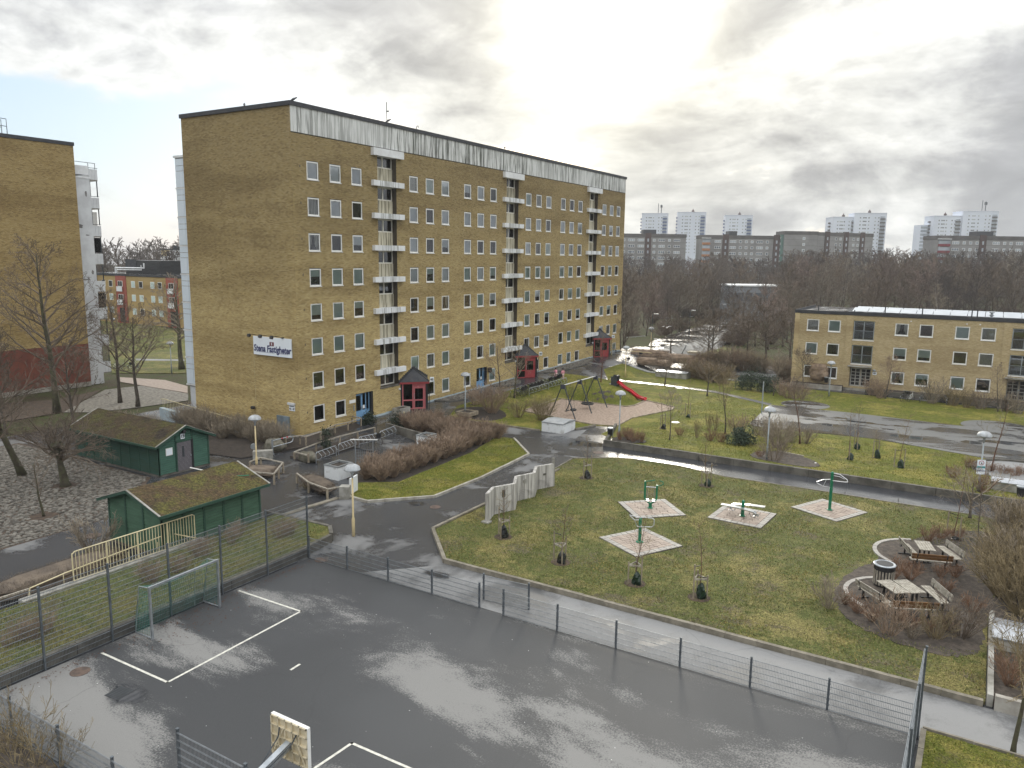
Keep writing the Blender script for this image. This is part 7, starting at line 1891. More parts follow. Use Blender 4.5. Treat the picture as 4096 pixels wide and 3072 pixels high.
# left group on the cobbles
tall = tree_mesh(3, 15.6, .30, .26, 26, (6,5,3), llen=.40, elev=(.35,.75), trunk_mat=m_bark_m, rmin=.012)
tree('bare_tree', 'tallest bare tree with upright mossy trunk before the left block', (-72.4,38.0,0), tall, .3)
lean_ = tree_mesh(7, 11.5, .24, .3, 16, (6,5,3), llen=.45, elev=(.35,.8), lean=(-.06,-.25), trunk_mat=m_bark_m, rmin=.010)
tree('bare_tree', 'leaning bare tree with a knot on its trunk at the left of the cobbles', (-53.5,25.55,0), lean_, 0)
tree('bare_tree', 'bare tree cut by the left edge above the cobbles', (-50.2,21.6,0), tree_mesh(8, 8.5, .2, .3, 14, (6,5,3), llen=.45, trunk_mat=m_bark_m, rmin=.009), 1.0)
pol = tree_mesh(12, 4.6, .30, .52, 26, (5,5,3), llen=.85, elev=(.15,.8), lean=(-.1,-.03), up=(.0,-.02,-.04,-.05), wob=.3, trunk_mat=m_bark_m, twig_mat=m_twig, rmin=.008, top=.75)
t = tree('pollard_tree', 'knotted pollard tree spreading over the far shed roof', (-48.97,25.83,0), pol, .6)
kn = MB(); rr = random.Random(6)
for i in range(9):
    a = rr.uniform(0,6.28); kn.lathe([(.05,-.2),(.22,-.08),(.26,.05),(.15,.18),(.03,.24)], (.24*math.cos(a)-.25, .24*math.sin(a)-.08, 2.1+rr.uniform(-.25,.75)), 7)
put('knots', kn.mesh('knots', m_bark_m), t)
tree('bare_tree', 'thin young bare tree on the cobbles near the near shed', (-44.2,22.0,0), tree_mesh(15, 3.6, .075, .35, 9, (4,3), llen=.45, elev=(.5,1.0), lean=(-.1,-.05), trunk_mat=m_bark_m, rmin=.007), 0)
tree('bare_tree', 'small bare tree behind the pollard tree', (-62.5,34.0,0), tree_mesh(16, 7.5, .16, .25, 14, (6,5,3), llen=.5, rmin=.010), 2)
tree('bare_tree', 'left tree of the pair on the gravel yard between the blocks', (-72.2,44.0,0), tree_mesh(21, 10.8, .19, .32, 16, (6,4,3), llen=.42, elev=(.45,.9), rmin=.012), .4)
tree('bare_tree', 'right tree of the pair on the gravel yard between the blocks', (-69.0,43.8,0), tree_mesh(22, 9.4, .19, .34, 16, (6,4,3), llen=.5, elev=(.3,.75), lean=(-.05,.05), rmin=.012), 1.9)
tree('bare_tree', 'crooked leaning tree on the back lawn beside the white clad tower', (-87.0,61.5,0), tree_mesh(25, 12.2, .34, .35, 18, (6,6,3), llen=.5, elev=(.2,.7), lean=(-.45,.2), wob=.3, trunk_mat=m_bark_m, twig_mat=m_twig_g, rmin=.013), 0)
for i, (x, y, hh) in enumerate([(-78,36,7),(-67,31,6.5),(-80,33,8)]):
    tree('bare_tree', ['slim bare tree close to the red foot of the left block','low bare tree left behind the far shed','bare tree against the red base at the far left'][i], (x,y,0), tree_mesh(30+i, hh, .12, .22, 13, (6,5,2), llen=.5, rmin=.011), i)
# park trees
def park(kind, sh, x, y, h, r, seed, label, **kw):
    p = spot(sh, x, y); k = dict(clear=.33, limbs=11, kids=(5,4,2), llen=.48, rmin=.0065); k.update(kw)
    return tree(kind, label, (p.x, p.y, p.z), tree_mesh(seed, h, r, **k), seed*.7)
park('young_tree','B',1335,735,5.6,.075,41,'slim tree with red brown trunk before porch 47', clear=.38, llen=.38, trunk_mat=m_bark_r, elev=(.7,1.1))
park('young_tree','B',445,845,5.6,.09,42,'bare young tree beside the second blue door, left of the pair', clear=.3, elev=(.5,1.0), twig_mat=m_twig_r)
park('young_tree','B',570,868,5.5,.11,43,'bare young tree at the near end of the bicycle row', clear=.3, elev=(.5,1.0), twig_mat=m_twig_g, trunk_mat=m_bark_m)
park('young_tree','C',1108,1482,4.9,.075,44,'upright vase shaped bare tree on the lawn left of the puddled square', clear=.45, llen=.55, limbs=12, elev=(.85,1.2), trunk_mat=m_bark_m, twig_mat=m_twig_y)
park('young_tree','C',1932,1592,5.0,.075,45,'vase shaped bare tree in front of the puddled square', clear=.48, llen=.55, limbs=12, elev=(.85,1.2), trunk_mat=m_bark_r)
park('young_tree','C',492,1552,4.0,.06,46,'thin bare tree on the lawn behind the low wall', clear=.45, llen=.5, elev=(.8,1.2), twig_mat=m_twig_g)
park('young_tree','C',908,1062,3.8,.10,47,'small leaning bare tree beside the narrow dark path', lean=(-.18,-.1), clear=.4, llen=.8, elev=(.3,.8), limbs=12)
park('young_tree','C',440,952,3.0,.10,48,'small flat topped tree propped by wooden struts on the lawn', clear=.5, llen=.95, elev=(.1,.5), limbs=16, kids=(6,5,2))
park('young_tree','D',1915,1650,5.6,.06,49,'tall thin bare tree beside the lamp with the sign', clear=.42, llen=.3, elev=(.3,.8), limbs=8, twig_mat=m_twig_g, trunk_mat=m_bark_r, kids=(4,3))
park('young_tree','L',1610,1035,2.6,.09,50,'small multi stemmed bare tree by the wet walkway at right', clear=.2, llen=1.0, elev=(.4,.9), limbs=12, twig_mat=m_twig_g)
park('young_tree','N',2085,1450,4.6,.08,51,'vase shaped bare tree at the lower right corner', clear=.45, llen=.5, limbs=12, elev=(.8,1.2), trunk_mat=m_bark_m, twig_mat=m_twig_y)
park('young_tree','C',1968,975,4.4,.07,52,'bare young tree before the left windows of the low house', clear=.42, llen=.55, elev=(.6,1.1), limbs=12, kids=(6,5,3))
park('young_tree','C',1640,1062,4.6,.06,53,'pale bare young tree near the evergreen shrub', clear=.45, llen=.5, elev=(.8,1.2), twig_mat=m_twig_g)
park('young_tree','D',980,990,4.6,.07,54,'bare young tree right of the low house entrance', clear=.35, llen=.5, elev=(.7,1.1), twig_mat=m_twig_r, kids=(6,5,3))
park('young_tree','D',1980,1105,5.0,.06,55,'slim bare tree before the right windows of the low house', clear=.4, llen=.35)
park('young_tree','L',1685,1390,4.0,.035,56,'thin bare sapling stem in the bench bed', clear=.4, llen=.25, limbs=8, kids=(3,2))
meadow = [tree_mesh(60+i, 7, .16, .28, 16, (6,6,4), llen=.62, elev=(.25,.75), wob=.22, rmin=.013) for i in range(2)]
for i, (x, y, hh, lb_) in enumerate([(505,632,6.2,'dark spreading tree beside the start of the wet wood road'),(958,705,7.4,'large spreading bare tree between the road and the meadow'),(910,668,6.6,'bare tree just behind the large spreading tree by the meadow'),(1345,690,6.6,'bare tree on the meadow left of the low house'),(1558,722,8.2,'largest dark spreading tree left of the low house'),(1820,700,7.5,'bare tree close to the corner of the low house')]):
    p = spot('C', x, y); tree('bare_tree', lb_, (p.x,p.y,p.z), meadow[i % 2], i*1.7, hh/7)
# saplings with stakes and watering bags
def sapling(label, p, h, seed, stakes, bag, bag_mat, bag_dx=.12):
    t = thing('staked_sapling', label, 'sapling', p, 0, 'staked saplings with watering bags')
    tm, cm = tree_mesh(seed, h, .03, .38, 12, (3,2), llen=.28, elev=(.35,.95), rmin=.0055, trunk_mat=m_bark_r, twig_mat=m_twig_y if seed % 2 else m_twig)
    put('trunk', tm, t); put('crown', cm, t)
    rg = random.Random(seed); a0 = rg.uniform(0,6.28); R_ = .34; q = []
    hs = [1.5,1.05,1.1] if stakes == 3 else [1.35,1.35]
    for i in range(stakes):
        a = a0+2*PI*i/stakes; x, y = R_*math.cos(a), R_*math.sin(a); hh = hs[i]+rg.uniform(-.08,.12); q.append((x,y,hh))
        MB().tube([(x,y,-.1),(x*1.0,y*1.0,hh)], .035, 7).build('stake', m_post_w, t)
    if stakes == 3:
        for i in range(3): a, b = q[i], q[(i+1) % 3]; MB().bar((a[0],a[1],.9),(b[0],b[1],.9),.03,.07).build('stake_bar', m_wood, t)
    for a in q[:2]: MB().bar((a[0],a[1],a[2]-.1),(0,0,a[2]-.12),.02,.03).build('tie', m_black, t)
    mb = MB(); n = 12; rows = [(.17,0),(.205,.08),(.20,.22),(.175,.42),(.13,.54),(.07,.62),(.04,.66)]
    for r_, z in rows:
        for i in range(n):
            b = 2*PI*i/n; k = 1+.22*math.sin(3*b+z*9+seed)+rg.uniform(-.1,.1); mb.v.append((bag_dx+r_*k*math.cos(b), -.10+r_*k*.8*math.sin(b), z*bag))
    for j in range(len(rows)-1):
        for i in range(n): mb.face(j*n+i, j*n+(i+1) % n, (j+1)*n+(i+1) % n, (j+1)*n+i)
    mb.build('water_bag', bag_mat, t)
    MB().lathe([(.5,.0),(.45,.02),(.1,.04)],k=14).build('mulch', m_leaf_l, t)
for sh, x, y, h, st, bg, bm_, lab in [('J',690,880,2.9,3,1.1,m_bagb,'staked sapling with tall black bag at the foot of the relief wall'),('J',1198,1105,3.0,3,1.0,m_bagb,'staked sapling in the middle left of the gym lawn, bag hidden between its stakes'),
    ('J',1858,1290,3.6,3,.95,m_bag,'staked sapling in front of the steel arm machine, bag at its right'),('K',795,1285,3.7,3,1.1,m_bag,'staked sapling nearest the fence in the middle of the gym lawn'),
    ('J',1425,358,3.3,3,.9,m_bagb,'staked sapling at the far left end of the gym lawn by the path'),('K',855,388,3.4,3,.8,m_bag,'staked sapling by the wet walkway behind the double bench'),
    ('D',655,1532,4.2,2,.9,m_bag,'staked sapling with dark bag, front left of the four above the wall'),('D',715,1437,4.0,2,.9,m_bag,'staked sapling nearest the puddled square, rear of the four above the wall'),
    ('D',892,1517,2.4,2,1.1,m_bag,'short staked sapling with bright green bag, third of the four above the wall'),('D',1100,1603,4.3,2,1.0,m_bag,'staked sapling with loose drain pipe, rightmost of the four above the wall'),
    ('B',1882,1142,3.6,2,.75,m_bagb,'staked sapling with black bag beside the thin tree near the sand pit'),('B',2102,1040,4.0,2,.55,m_bag,'staked sapling with squat green bag on the playground lawn'),
    ('L',1420,1262,4.4,2,.3,m_bagb,'staked sapling in the bench bed above the upper seating group')]:
    p = spot(sh, x, y); sapling(lab, (p.x,p.y,p.z), h, int(x) % 97, st, bg, bm_)
# ---------------------------------------------------------------- shrubs
def shrub_mesh(seed, h, rad, n, mat_, kids=(3,2), rmin=.0055, out=.5, name='shrub'):
    rg = random.Random(seed); mb = MB(); cfg = dict(segs=(3,2,1,1), kids=kids, up=(.10,.06,.03), wob=.18, ang=(.3,.7), t0=.3, len=(.35,.6), rmin=rmin)
    for i in range(n):
        a = rg.uniform(0,2*PI); q = math.sqrt(rg.random()); b = Vector((math.cos(a)*q*rad*.28, math.sin(a)*q*rad*.28, -.03))
        d = Vector((math.cos(a)*q*out*1.25, math.sin(a)*q*out*1.25, 1)).normalized()
        limb(mb, rg, b, d, h*rg.uniform(.7,1.08), rmin*2.2, 0, cfg)
    return mb.mesh(name, mat_)
def shrub(me, p, label, group=None, rz=0, s=1.0, name='bare_shrub', cat='shrub'):
    o = put(name, me, None, p, rz); o.scale = (s,s,s) if not hasattr(s,'__len__') else s; return tag(o, label, cat, group)
rs = random.Random(77)
hm = [shrub_mesh(100+i, 1.05, .62, 80, m_twig_r, (4,3), .0075, .62, 'hedge_shrub') for i in range(4)]
hp = []
y = 37.6
while y < 52.4:
    for x in (-34.4,-33.1):
        if x > -33 and y > 51.3: continue
        hp.append((x+rs.uniform(-.2,.2)-(.0 if y < 47 else .3), y+rs.uniform(-.25,.25)))
    y += 1.18
for x in np.arange(-41.0,-35.2,1.2):
    for yy in (50.2,51.2,52.3): hp.append((float(x)+rs.uniform(-.2,.2), yy+rs.uniform(-.2,.2)))
for x, y in hp: shrub(hm[rs.randrange(4)], (x,y,bz(x,y)+.04), 'reddish brown clipped shrub of the wide hedge beside the mossy lawn strip', 'shrubs of the reddish hedge', rs.uniform(0,6), rs.uniform(.95,1.25), 'hedge_shrub')
# bed along the end wall
em_ = [shrub_mesh(120+i, 1.7, .9, 62, m_twig_g, (4,3), .0075, .7) for i in range(3)]
for i in range(20):
    x = -57.5+i*.62; y = 40.4+rs.uniform(-1.0,1.0); s = rs.uniform(.7,1.05)
    shrub(em_[i % 3], (x,y,bz(x,y)), 'bare grey brown shrub in the bed along the end wall', 'bare shrubs along the end wall', rs.uniform(0,6), s)
for i in range(8): shrub(em_[i % 3], (-62+i*.8,37.5+rs.uniform(-.5,.8),0), 'bare shrub behind the far shed below the ramp railing', 'bare shrubs behind the far shed', rs.uniform(0,6), rs.uniform(.6,.8))
big = [shrub_mesh(130+i, 2.3, 1.2, 75, m, (4,3), .0085, .75) for i, m in enumerate((m_twig_g, m_twig_r, m_twig_y))]
sp_ = shrub_mesh(139, 1.5, .9, 14, m_twig_y, (4,3), .007, .8)
sm = [shrub_mesh(140+i, .85, .5, 38, m_twig_o, (3,2), .006, .65) for i in range(3)]
md = [shrub_mesh(150+i, 1.35, .8, 32, m, (3,3), .0075, .7) for i, m in enumerate((m_twig_g, m_twig_r, m_twig_y, m_twig))]
S_ = lambda me, sh, x, y, label, s=1.0, group=None: shrub(me, spot(sh, x, y), label, group, rs.uniform(0,6), s)
S_(big[1],'B',370,1000,'large red based bare shrub beside the grey lamp in the timber box',1.1); S_(md[2],'B',605,1040,'multi stemmed upright bare shrub between the big shrub and the utility box',1.2); S_(big[2],'B',815,1065,'dense upright bare shrub behind the concrete utility box',.85); S_(md[1],'B',230,930,'bare shrub left of the lamp in the shrub bed',1.2)
for i, (sh, x, y, s, l) in enumerate([('B',1565,1215,.95,'rust coloured shrub left of the pair behind the low wall'),('B',1640,1245,1.1,'rust coloured shrub right of the pair behind the low wall'),('C',600,1500,.8,'small rust coloured shrub at the tip of the sandy bed'),('C',940,1560,1.0,'rust coloured shrub in the sandy bed beside the conifer'),('C',1062,1575,1.0,'rust coloured shrub next to the dark conifer'),
    ('K',1285,160,.7,'small rust coloured shrub beside the lamp above the wall'),('L',1425,590,1.0,'rust coloured clump on the lawn left of the sign lamp'),('L',1750,750,1.4,'tangled rust coloured shrub behind the sign lamp')]): S_(sm[i % 3],sh,x,y,l,s)
for i, (x, y) in enumerate([(1590,470),(1690,500),(1830,530),(1975,560),(2110,585),(2205,570)]): S_(sm[i % 3],'L',x,y,'small bare shrub in the row before the round front bay',.85,'shrubs round the front bay')
S_(big[0],'C',1700,1640,'broad bare shrub beside the lamp above the retaining wall',.95); S_(md[0],'C',1840,1580,'bare shrub between the lamp and the vase shaped tree',1.0); S_(md[1],'C',1240,1500,'bare shrub with withered seed heads at the corner of the puddled square',1.25); S_(md[3],'C',1480,1500,'bare shrub before the puddles',1.2); S_(md[0],'C',2000,1590,'bare shrub at the foot of the vase shaped tree',1.0); S_(md[2],'C',1640,1520,'yellowish bare shrub before the puddles',1.1); S_(md[3],'K',1400,190,'bare shrub right of the lamp post above the wall',1.2)
for x, y in [(795,1530),(925,1450),(1000,1450)]: S_(md[2],'C',x,y,'thin bare stems standing in the sandy bed',(.4,.4,1.1),'thin stems in the sandy bed')
# bench bed
for i, (sh, x, y) in enumerate([('M',220,600),('M',360,700),('M',760,330),('M',820,240),('M',940,330),('M',1010,270),('M',1280,300),('M',1440,300),('M',1360,470),('M',520,790),('M',940,880),('M',1150,900),('M',1360,890),('M',1640,690),('L',1150,1290),('L',1280,1260),('L',1460,1270)]): S_(sm[i % 3],sh,x,y,'low rust coloured shrub in the bed round the benches',rs.uniform(.6,.9),'rust coloured shrubs round the benches')
for i, (sh, x, y, s) in enumerate([('M',40,640,.9),('M',710,930,1.1),('M',1220,980,.9),('M',1510,960,1.15),('M',970,980,.5)]): S_(md[i % 4],sh,x,y,['sparse bare shrub at the lawn edge left of the lower benches','pale bare shrub with papery leaves before the lower tables','bare shrub before the brown backed bench','bare shrub right of the lower benches','small low shrub in the bench bed'][i],s)
for i in range(22): x, y = rs.uniform(1.5,5.5), rs.uniform(36.5,49); shrub(big[(2,0,2)[i % 3]], (x,y,.3), 'tangled olive bare shrub in the thicket at the right edge', 'thicket at the right edge', rs.uniform(0,6), rs.uniform(.75,1.05))
for i in range(7): shrub(md[(2,0,1)[i % 3]], (rs.uniform(1.7,4.5),rs.uniform(29.6,32.6),.32), 'bare shrub in the walled bed at the lower right', 'shrubs in the lower right bed', rs.uniform(0,6), rs.uniform(.8,1.2))
shrub(sm[0], (1.75,30.3,.32), 'rust coloured clump in the walled bed at the lower right', None, 0, 1.2)
# grass strip clumps
for i, (sh, x, y) in enumerate([('G',60,1300),('G',160,1250),('G',250,1230),('G',330,1220),('G',420,1160),('G',1290,720),('G',1360,720),('G',1560,640),('G',1620,620),('G',1740,500),('G',1820,490),('G',2050,380),('F',120,1200),('F',480,1220),('F',540,1200),('F',590,1180)]):
    p = spot(sh, x, y, .4); shrub(md[1], p, 'reddish bare shrub clump on the grass strip behind the tall fence', 'shrub clumps on the grass strip', rs.uniform(0,6), rs.uniform(.45,.65))
shrub(md[0], (-36.6,20.4,0), 'thin bare shrub against the gable of the near shed', None, 0, 1.3)
for i, (x, y) in enumerate([(70,1500),(340,1380),(420,1640),(700,1640),(180,1640)]): S_(sp_,'H',x,y,'bare shrub in the bed at the lower left corner',(.8,.9,.75,.7,.8)[i],'shrubs at the lower left corner')
struct('corner_bed', MB().prism([(-28,2),(-14.5,2),(-14.5,10.55),(-28,10.55)], -.02, .03), m_soil_l, 'planting bed at the lower left corner')
# low house shrubs
for i, (x, y, s, k) in enumerate([(860,960,1.3,1),(930,985,1.4,1),(1130,905,.9,1),(1390,1030,1.8,0),(1580,1050,1.5,2),(1820,1080,1.4,3),(1100,900,1.0,1),(2050,1100,1.3,3),(2150,1120,1.4,0),(1700,1070,1.0,2),(60,960,1.3,1),(110,985,1.2,1),(170,990,1.2,1),(230,985,1.1,1),(560,850,.9,1)]): S_(md[k],'D',x,y,'bare shrub in the beds before the low house',s,'bare shrubs before the low house')
# trimmed hedges: a solid twiggy body
def trimmed(name, label, p, sx, sy, h, z0, mt, seed, rz=0, rnd=.25, leaf=False, cat='hedge'):
    rg = random.Random(seed); mb = MB(); n, k = 18, 7
    for j in range(k+1):
        f = j/k
        for i in range(n):
            a = 2*PI*i/n; e = 1.0; c, s = math.cos(a), math.sin(a)
            q = 1/max(abs(c), abs(s))*(1-rnd)+rnd; w = (1-(2*f-1)**4*.35)*rg.uniform(.84,.98)
            mb.v.append((sx/2*c*q*w, sy/2*s*q*w, z0+(h-z0)*f*.95))
    for j in range(k):
        for i in range(n): mb.face(j*n+i, j*n+(i+1) % n, (j+1)*n+(i+1) % n, (j+1)*n+i)
    mb.face(*[k*n+i for i in range(n)])
    cnt = int(900*max(.4, sx*sy/2))
    for _ in range(cnt):
        u, v = rg.uniform(-1,1), rg.uniform(-1,1); top = rg.random() < .5
        if top: b = Vector((u*sx*.46, v*sy*.46, h-.12))
        elif rg.random() < .5: b = Vector((rg.choice((-1,1))*sx*.44, v*sy*.46, rg.uniform(z0,h)))
        else: b = Vector((u*sx*.46, rg.choice((-1,1))*sy*.44, rg.uniform(z0,h)))
        d = (rvec(rg)+Vector((b.x/sx, b.y/sy, .8 if top else .1))*1.6).normalized()
        if leaf:
            s_ = d.orthogonal()*.03; q = b+d*.05; mb.poly([q-s_, q+d*.05, q+s_, q-d*.03])
        else: mb.seg(b, b+d*rg.uniform(.06,.17), .005, .003)
    if not leaf:
        for i in range(7): x, y = rg.uniform(-.4,.4)*sx, rg.uniform(-.4,.4)*sy; mb.seg(Vector((x,y,-.05)), Vector((x*1.05,y,z0+.1)), .025,.02)
    o = mb.build(name, mt, None, loc=p); o.rotation_euler.z = rz; return tag(o, label, cat)
trimmed('trimmed_hedge','square dark brown trimmed hedge round the yellow lamp',(-40.6,34.25,0),2.2,1.7,.62,.1,m_twig,1,.45)
trimmed('trimmed_hedge','long dark brown trimmed hedge in front of the white planter',(-35.2,34.1,0),3.6,1.3,.72,.15,m_twig,2,-.32)
trimmed('trimmed_hedge','dark trimmed hedge left of the yellow railing',(-34.6,17.6,0),1.7,6.2,.75,.05,m_twig,3,0)
for i, (x, y, sx, sy, h, l) in enumerate([(250,760,3.2,2.0,1.5,'rounded brown trimmed hedge nearest the far bicycles'),(400,770,3.0,2.0,1.3,'rounded brown trimmed hedge by the concrete path'),(590,735,5.5,2.2,1.7,'boxy brown trimmed hedge left of the grey pillar'),(270,690,6.0,2.2,1.8,'tall brown trimmed hedge behind the far bicycles')]): trimmed('trimmed_hedge',l,spot('C',x,y,0),sx,sy,h,.5,m_twig_r,10+i,.1)
for i, (x, y, s, l) in enumerate([(385,845,1.25,'round clipped brown bush left of the low house bin'),(290,830,1.0,'smaller round clipped bush at the corner of the low house'),(600,850,.7,'low clipped bush at the end of the low house bed')]): trimmed('clipped_bush',l,spot('D',x,y,.5),1.9*s,1.7*s,1.9*s,.3,m_twig_r,20+i,0,.8,cat='bush')
for i in range(14): p = spot('C', 830+i*55+rs.uniform(-15,15), 735+rs.uniform(-12,25)+i*4, 0); shrub(big[(1,0,2)[i % 3]], p, 'bare shrub in the tangled hedge between the far lawns', 'tangled far hedge', rs.uniform(0,6), rs.uniform(.8,1.15))
for i in range(7): p = spot('C', 720+i*55, 850+i*12, None); shrub(big[(2,1)[i % 2]], p, 'bare shrub along the pale concrete path', 'shrubs by the concrete path', rs.uniform(0,6), rs.uniform(.8,1.0))
p = spot('C',1120,925); shrub(md[1], p, 'low red twigged shrub by the concrete path', None, 0, 1.2)
for i in range(6): shrub(big[(1,0)[i % 2]], spot('C',1730+i*22,860+i*8,0), 'tall bare shrub at the left end of the low house', 'shrubs at the end of the low house', i, 1.0)
for i in range(4): shrub(sm[i % 3], (-24.2+i*.55,56.0+.3*(i % 2),.42), 'red stems in the bed at the end of the low wall', 'red stems behind the low wall', i, .8)
# evergreens: clumps of small leaves round a few stems
def leafy(name, label, p, sx, sy, h, mt, seed, n=1500, ls=.05, cat='shrub', needles=False):
    rg = random.Random(seed); mb = MB(); cl = []
    for _ in range(26):
        a = rg.uniform(0,6.28); q = math.sqrt(rg.random())*.8; z = rg.uniform(.12,.9); w = (1-(z-.35)**2*1.3)
        cl.append((Vector((math.cos(a)*q*sx/2*w, math.sin(a)*q*sy/2*w, z*h)), rg.uniform(.16,.30)*min(sx,h*1.4)))
    for _ in range(n):
        c, r_ = cl[rg.randrange(26)]; d = rvec(rg); q = c+d*r_*(.55+.45*rg.random())
        if q.z < .02: continue
        e = (d+rvec(rg)*.9).normalized(); s_ = e.cross(rvec(rg)).normalized()
        l = ls*rg.uniform(.7,1.5); w = l*(.16 if needles else .42)
        mb.poly([q, q+e*l*.5+s_*w, q+e*l, q+e*l*.5-s_*w])
    for c, r_ in cl[:9]: mb.seg(Vector((0,0,0))+c*.08, c, .018, .008)
    o = mb.build(name, mt, None, loc=p); o.rotation_euler.z = rg.uniform(0,6); return tag(o, label, cat)
for i, (sh, x, y, sx, sy, h, n, l) in enumerate([('C',1290,1600,2.6,1.8,1.25,3200,'dark green spreading conifer shrub above the retaining wall'),('C',1400,1000,4.2,2.4,2.0,4200,'wide dark evergreen shrub left of the grey pole'),('C',1560,1020,3.4,2.2,1.8,3500,'evergreen shrub just behind the grey pole')]): leafy('conifer_shrub',l,spot(sh,x,y),sx,sy,h,m_conif,30+i,n,.16,needles=True)
for i, (x, y, sx, h, l) in enumerate([(-45.1,49.7,1.9,.9,'dark evergreen ground shrub before the facade window'),(-42.3,50.4,2.0,1.1,'glossy evergreen bush at the corner of the bike court'),(-41.6,41.2,1.1,1.9,'young glossy leaved evergreen behind the bike racks')]): leafy('evergreen_bush',l,(x,y,bz(x,y)),sx,sx*.8,h,m_ever,40+i,1300 if i < 2 else 520,.10,'bush')
# pebble beds along the facade: packed round stones
rg = random.Random(31)
def pebble_bed(label, outline_y, depth, name='pebble_bed'):
    y0, y1 = outline_y; t = thing(name, label, 'stone bed', (-45.0,(y0+y1)/2,bz(-45,(y0+y1)/2))); o = t.location; mb = MB(); y = y0
    while y < y1:
        w = depth*math.sqrt(max(0,1-((y-(y0+y1)/2)/((y1-y0)/2))**2)); x = -46.1
        while x < -46.1+w:
            s = rg.uniform(.07,.13); px_, py_ = x+rg.uniform(-.05,.05), y+rg.uniform(-.05,.05)
            mb.lathe([(s,0),(s*.9,s*.35),(s*.45,s*.6)], (px_-o.x,py_-o.y,bz(px_,py_)-o.z+.02), 6); x += .21
        y += .2
    mb.build('pebbles', m_stone, t)['kind'] = 'stuff'
    pts = [(-46.1+ (depth+.12)*math.sqrt(max(0,1-(u)**2)), (y0+y1)/2+u*(y1-y0)/2*1.03) for u in np.linspace(-1,1,17)]
    e = MB()
    for a, b in zip(pts, pts[1:]): e.bar((a[0]-o.x,a[1]-o.y,bz(*a)-o.z+.05),(b[0]-o.x,b[1]-o.y,bz(*b)-o.z+.05),.08,.12)
    e.build('bed_kerb', m_conc_d, t)
pebble_bed('pebble bed against the facade right of porch 43', (60.6,67.0), 2.1); pebble_bed('pebble bed left of porch 45', (70.6,75.3), 1.9); pebble_bed('long pebble bed between porches 45 and 47', (80.5,94.8), 2.0)
# cobbles on the left
cells = []
x = -62.5
while x < -40.8:
    y = 12.0
    while y < 29.8:
        yy = y+rg.uniform(-.07,.07); xx = x+rg.uniform(-.07,.07)
        lim = -40.9 if yy < 24 else -40.9-(yy-24)*.95
        d_tree = min((xx+48.97)**2+(yy-25.83)**2, (xx+44.2)**2+(yy-22)**2)
        if xx < lim and d_tree > .5: cells.append((xx, yy))
        y += .235
    x += .265
cells.sort(key=lambda c: c[0]**2+c[1]**2)
var = []
for k in range(6):
    mb = MB(); n = 7; q = [rg.uniform(.8,1.15) for _ in range(n)]; s = .125
    for j, (f, z) in enumerate(((1.0,0),(.92,.035),(.55,.06))):
        for i in range(n): a = 2*PI*i/n; mb.v.append((s*1.15*q[i]*f*math.cos(a), s*.85*q[i]*f*math.sin(a), z))
    for j in range(2):
        for i in range(n): mb.face(j*n+i, j*n+(i+1) % n, (j+1)*n+(i+1) % n, (j+1)*n+i)
    mb.face(*[2*n+i for i in range(n)]); var.append(mb)
cob = thing('cobble_paving', 'rough cobblestone bed under the bare trees at left', 'cobbles', (-50,22,0)); cvm = [v.mesh('cobblestone', m_stone) for v in var]
for i, (x, y) in enumerate(cells[:300]): put('cobblestone', cvm[i % 6], cob, (x+50,y-22,rg.uniform(-.012,.02)), rg.uniform(-.5,.5)+PI/2)
mb = MB()
for i, (x, y) in enumerate(cells[300:]):
    v = var[i % 6]; a = rg.uniform(-.6,.6)+PI/2; c, s = math.cos(a), math.sin(a); n0 = len(mb.v); z = rg.uniform(-.014,.02)
    mb.v += [(x+50+c*p[0]-s*p[1], y-22+s*p[0]+c*p[1], p[2]+z) for p in v.v]; mb.f += [tuple(n0+j for j in f) for f in v.f]; mb.mi += [0]*len(v.f)
mb.build('cobblestones', m_stone, cob)['kind'] = 'stuff'

# ---------------------------------------------------------------- the bare wood
tw = [m_twig, M('wood_twigs_grey',(.24,.205,.165),(.15,.13,.105),2,.9,orand=(.7,1.3)), m_forest, M('dark_wood_twigs',(.15,.125,.105),(.10,.085,.073),2,.95,orand=(.7,1.3)), M('purple_brown_twigs',(.22,.165,.14),(.14,.11,.095),2,.95,orand=(.75,1.3))]
wood = [tree_mesh(200+i, 13.5, .17, .14, 19, (6,6,4), llen=.50, elev=(.6,1.2), wob=.18, ang=(.3,.75), rmin=.014, twig_mat=tw[i % 5]) for i in range(6)]
birch = tree_mesh(230, 15, .13, .3, 14, (6,5,3), llen=.36, elev=(.6,1.1), rmin=.016, trunk_mat=m_birch, twig_mat=m_twig_g)
def clear_of(x, y):
    """keep the road, the yard, the meadow and the low house free"""
    if -22 < x < 40 and 88 < y < 110: return False
    if x > -46 and y < 112 and x < -20: return False
    d = ray_px(x, y)
    return True
def ray_px(x, y):
    v = Vector((x, y, -CAMH)); w = v.dot(_f); return 2048+FOC*v.dot(_r)/w, 1536-FOC*v.dot(_u)/w
road = [(2590,1420),(2730,1440),(2960,1335),(3040,1268),(2900,1290),(2720,1345)]
def inside(px, py, poly):
    c = False
    for i in range(len(poly)):
        (x1,y1),(x2,y2) = poly[i], poly[(i+1) % len(poly)]
        if (y1 > py) != (y2 > py) and px < (x2-x1)*(py-y1)/(y2-y1)+x1: c = not c
    return c
rgw = random.Random(99); pts = []; tries = 0
cf = Vector((_f.x,_f.y)).normalized(); cr_ = Vector((_r.x,_r.y)).normalized()
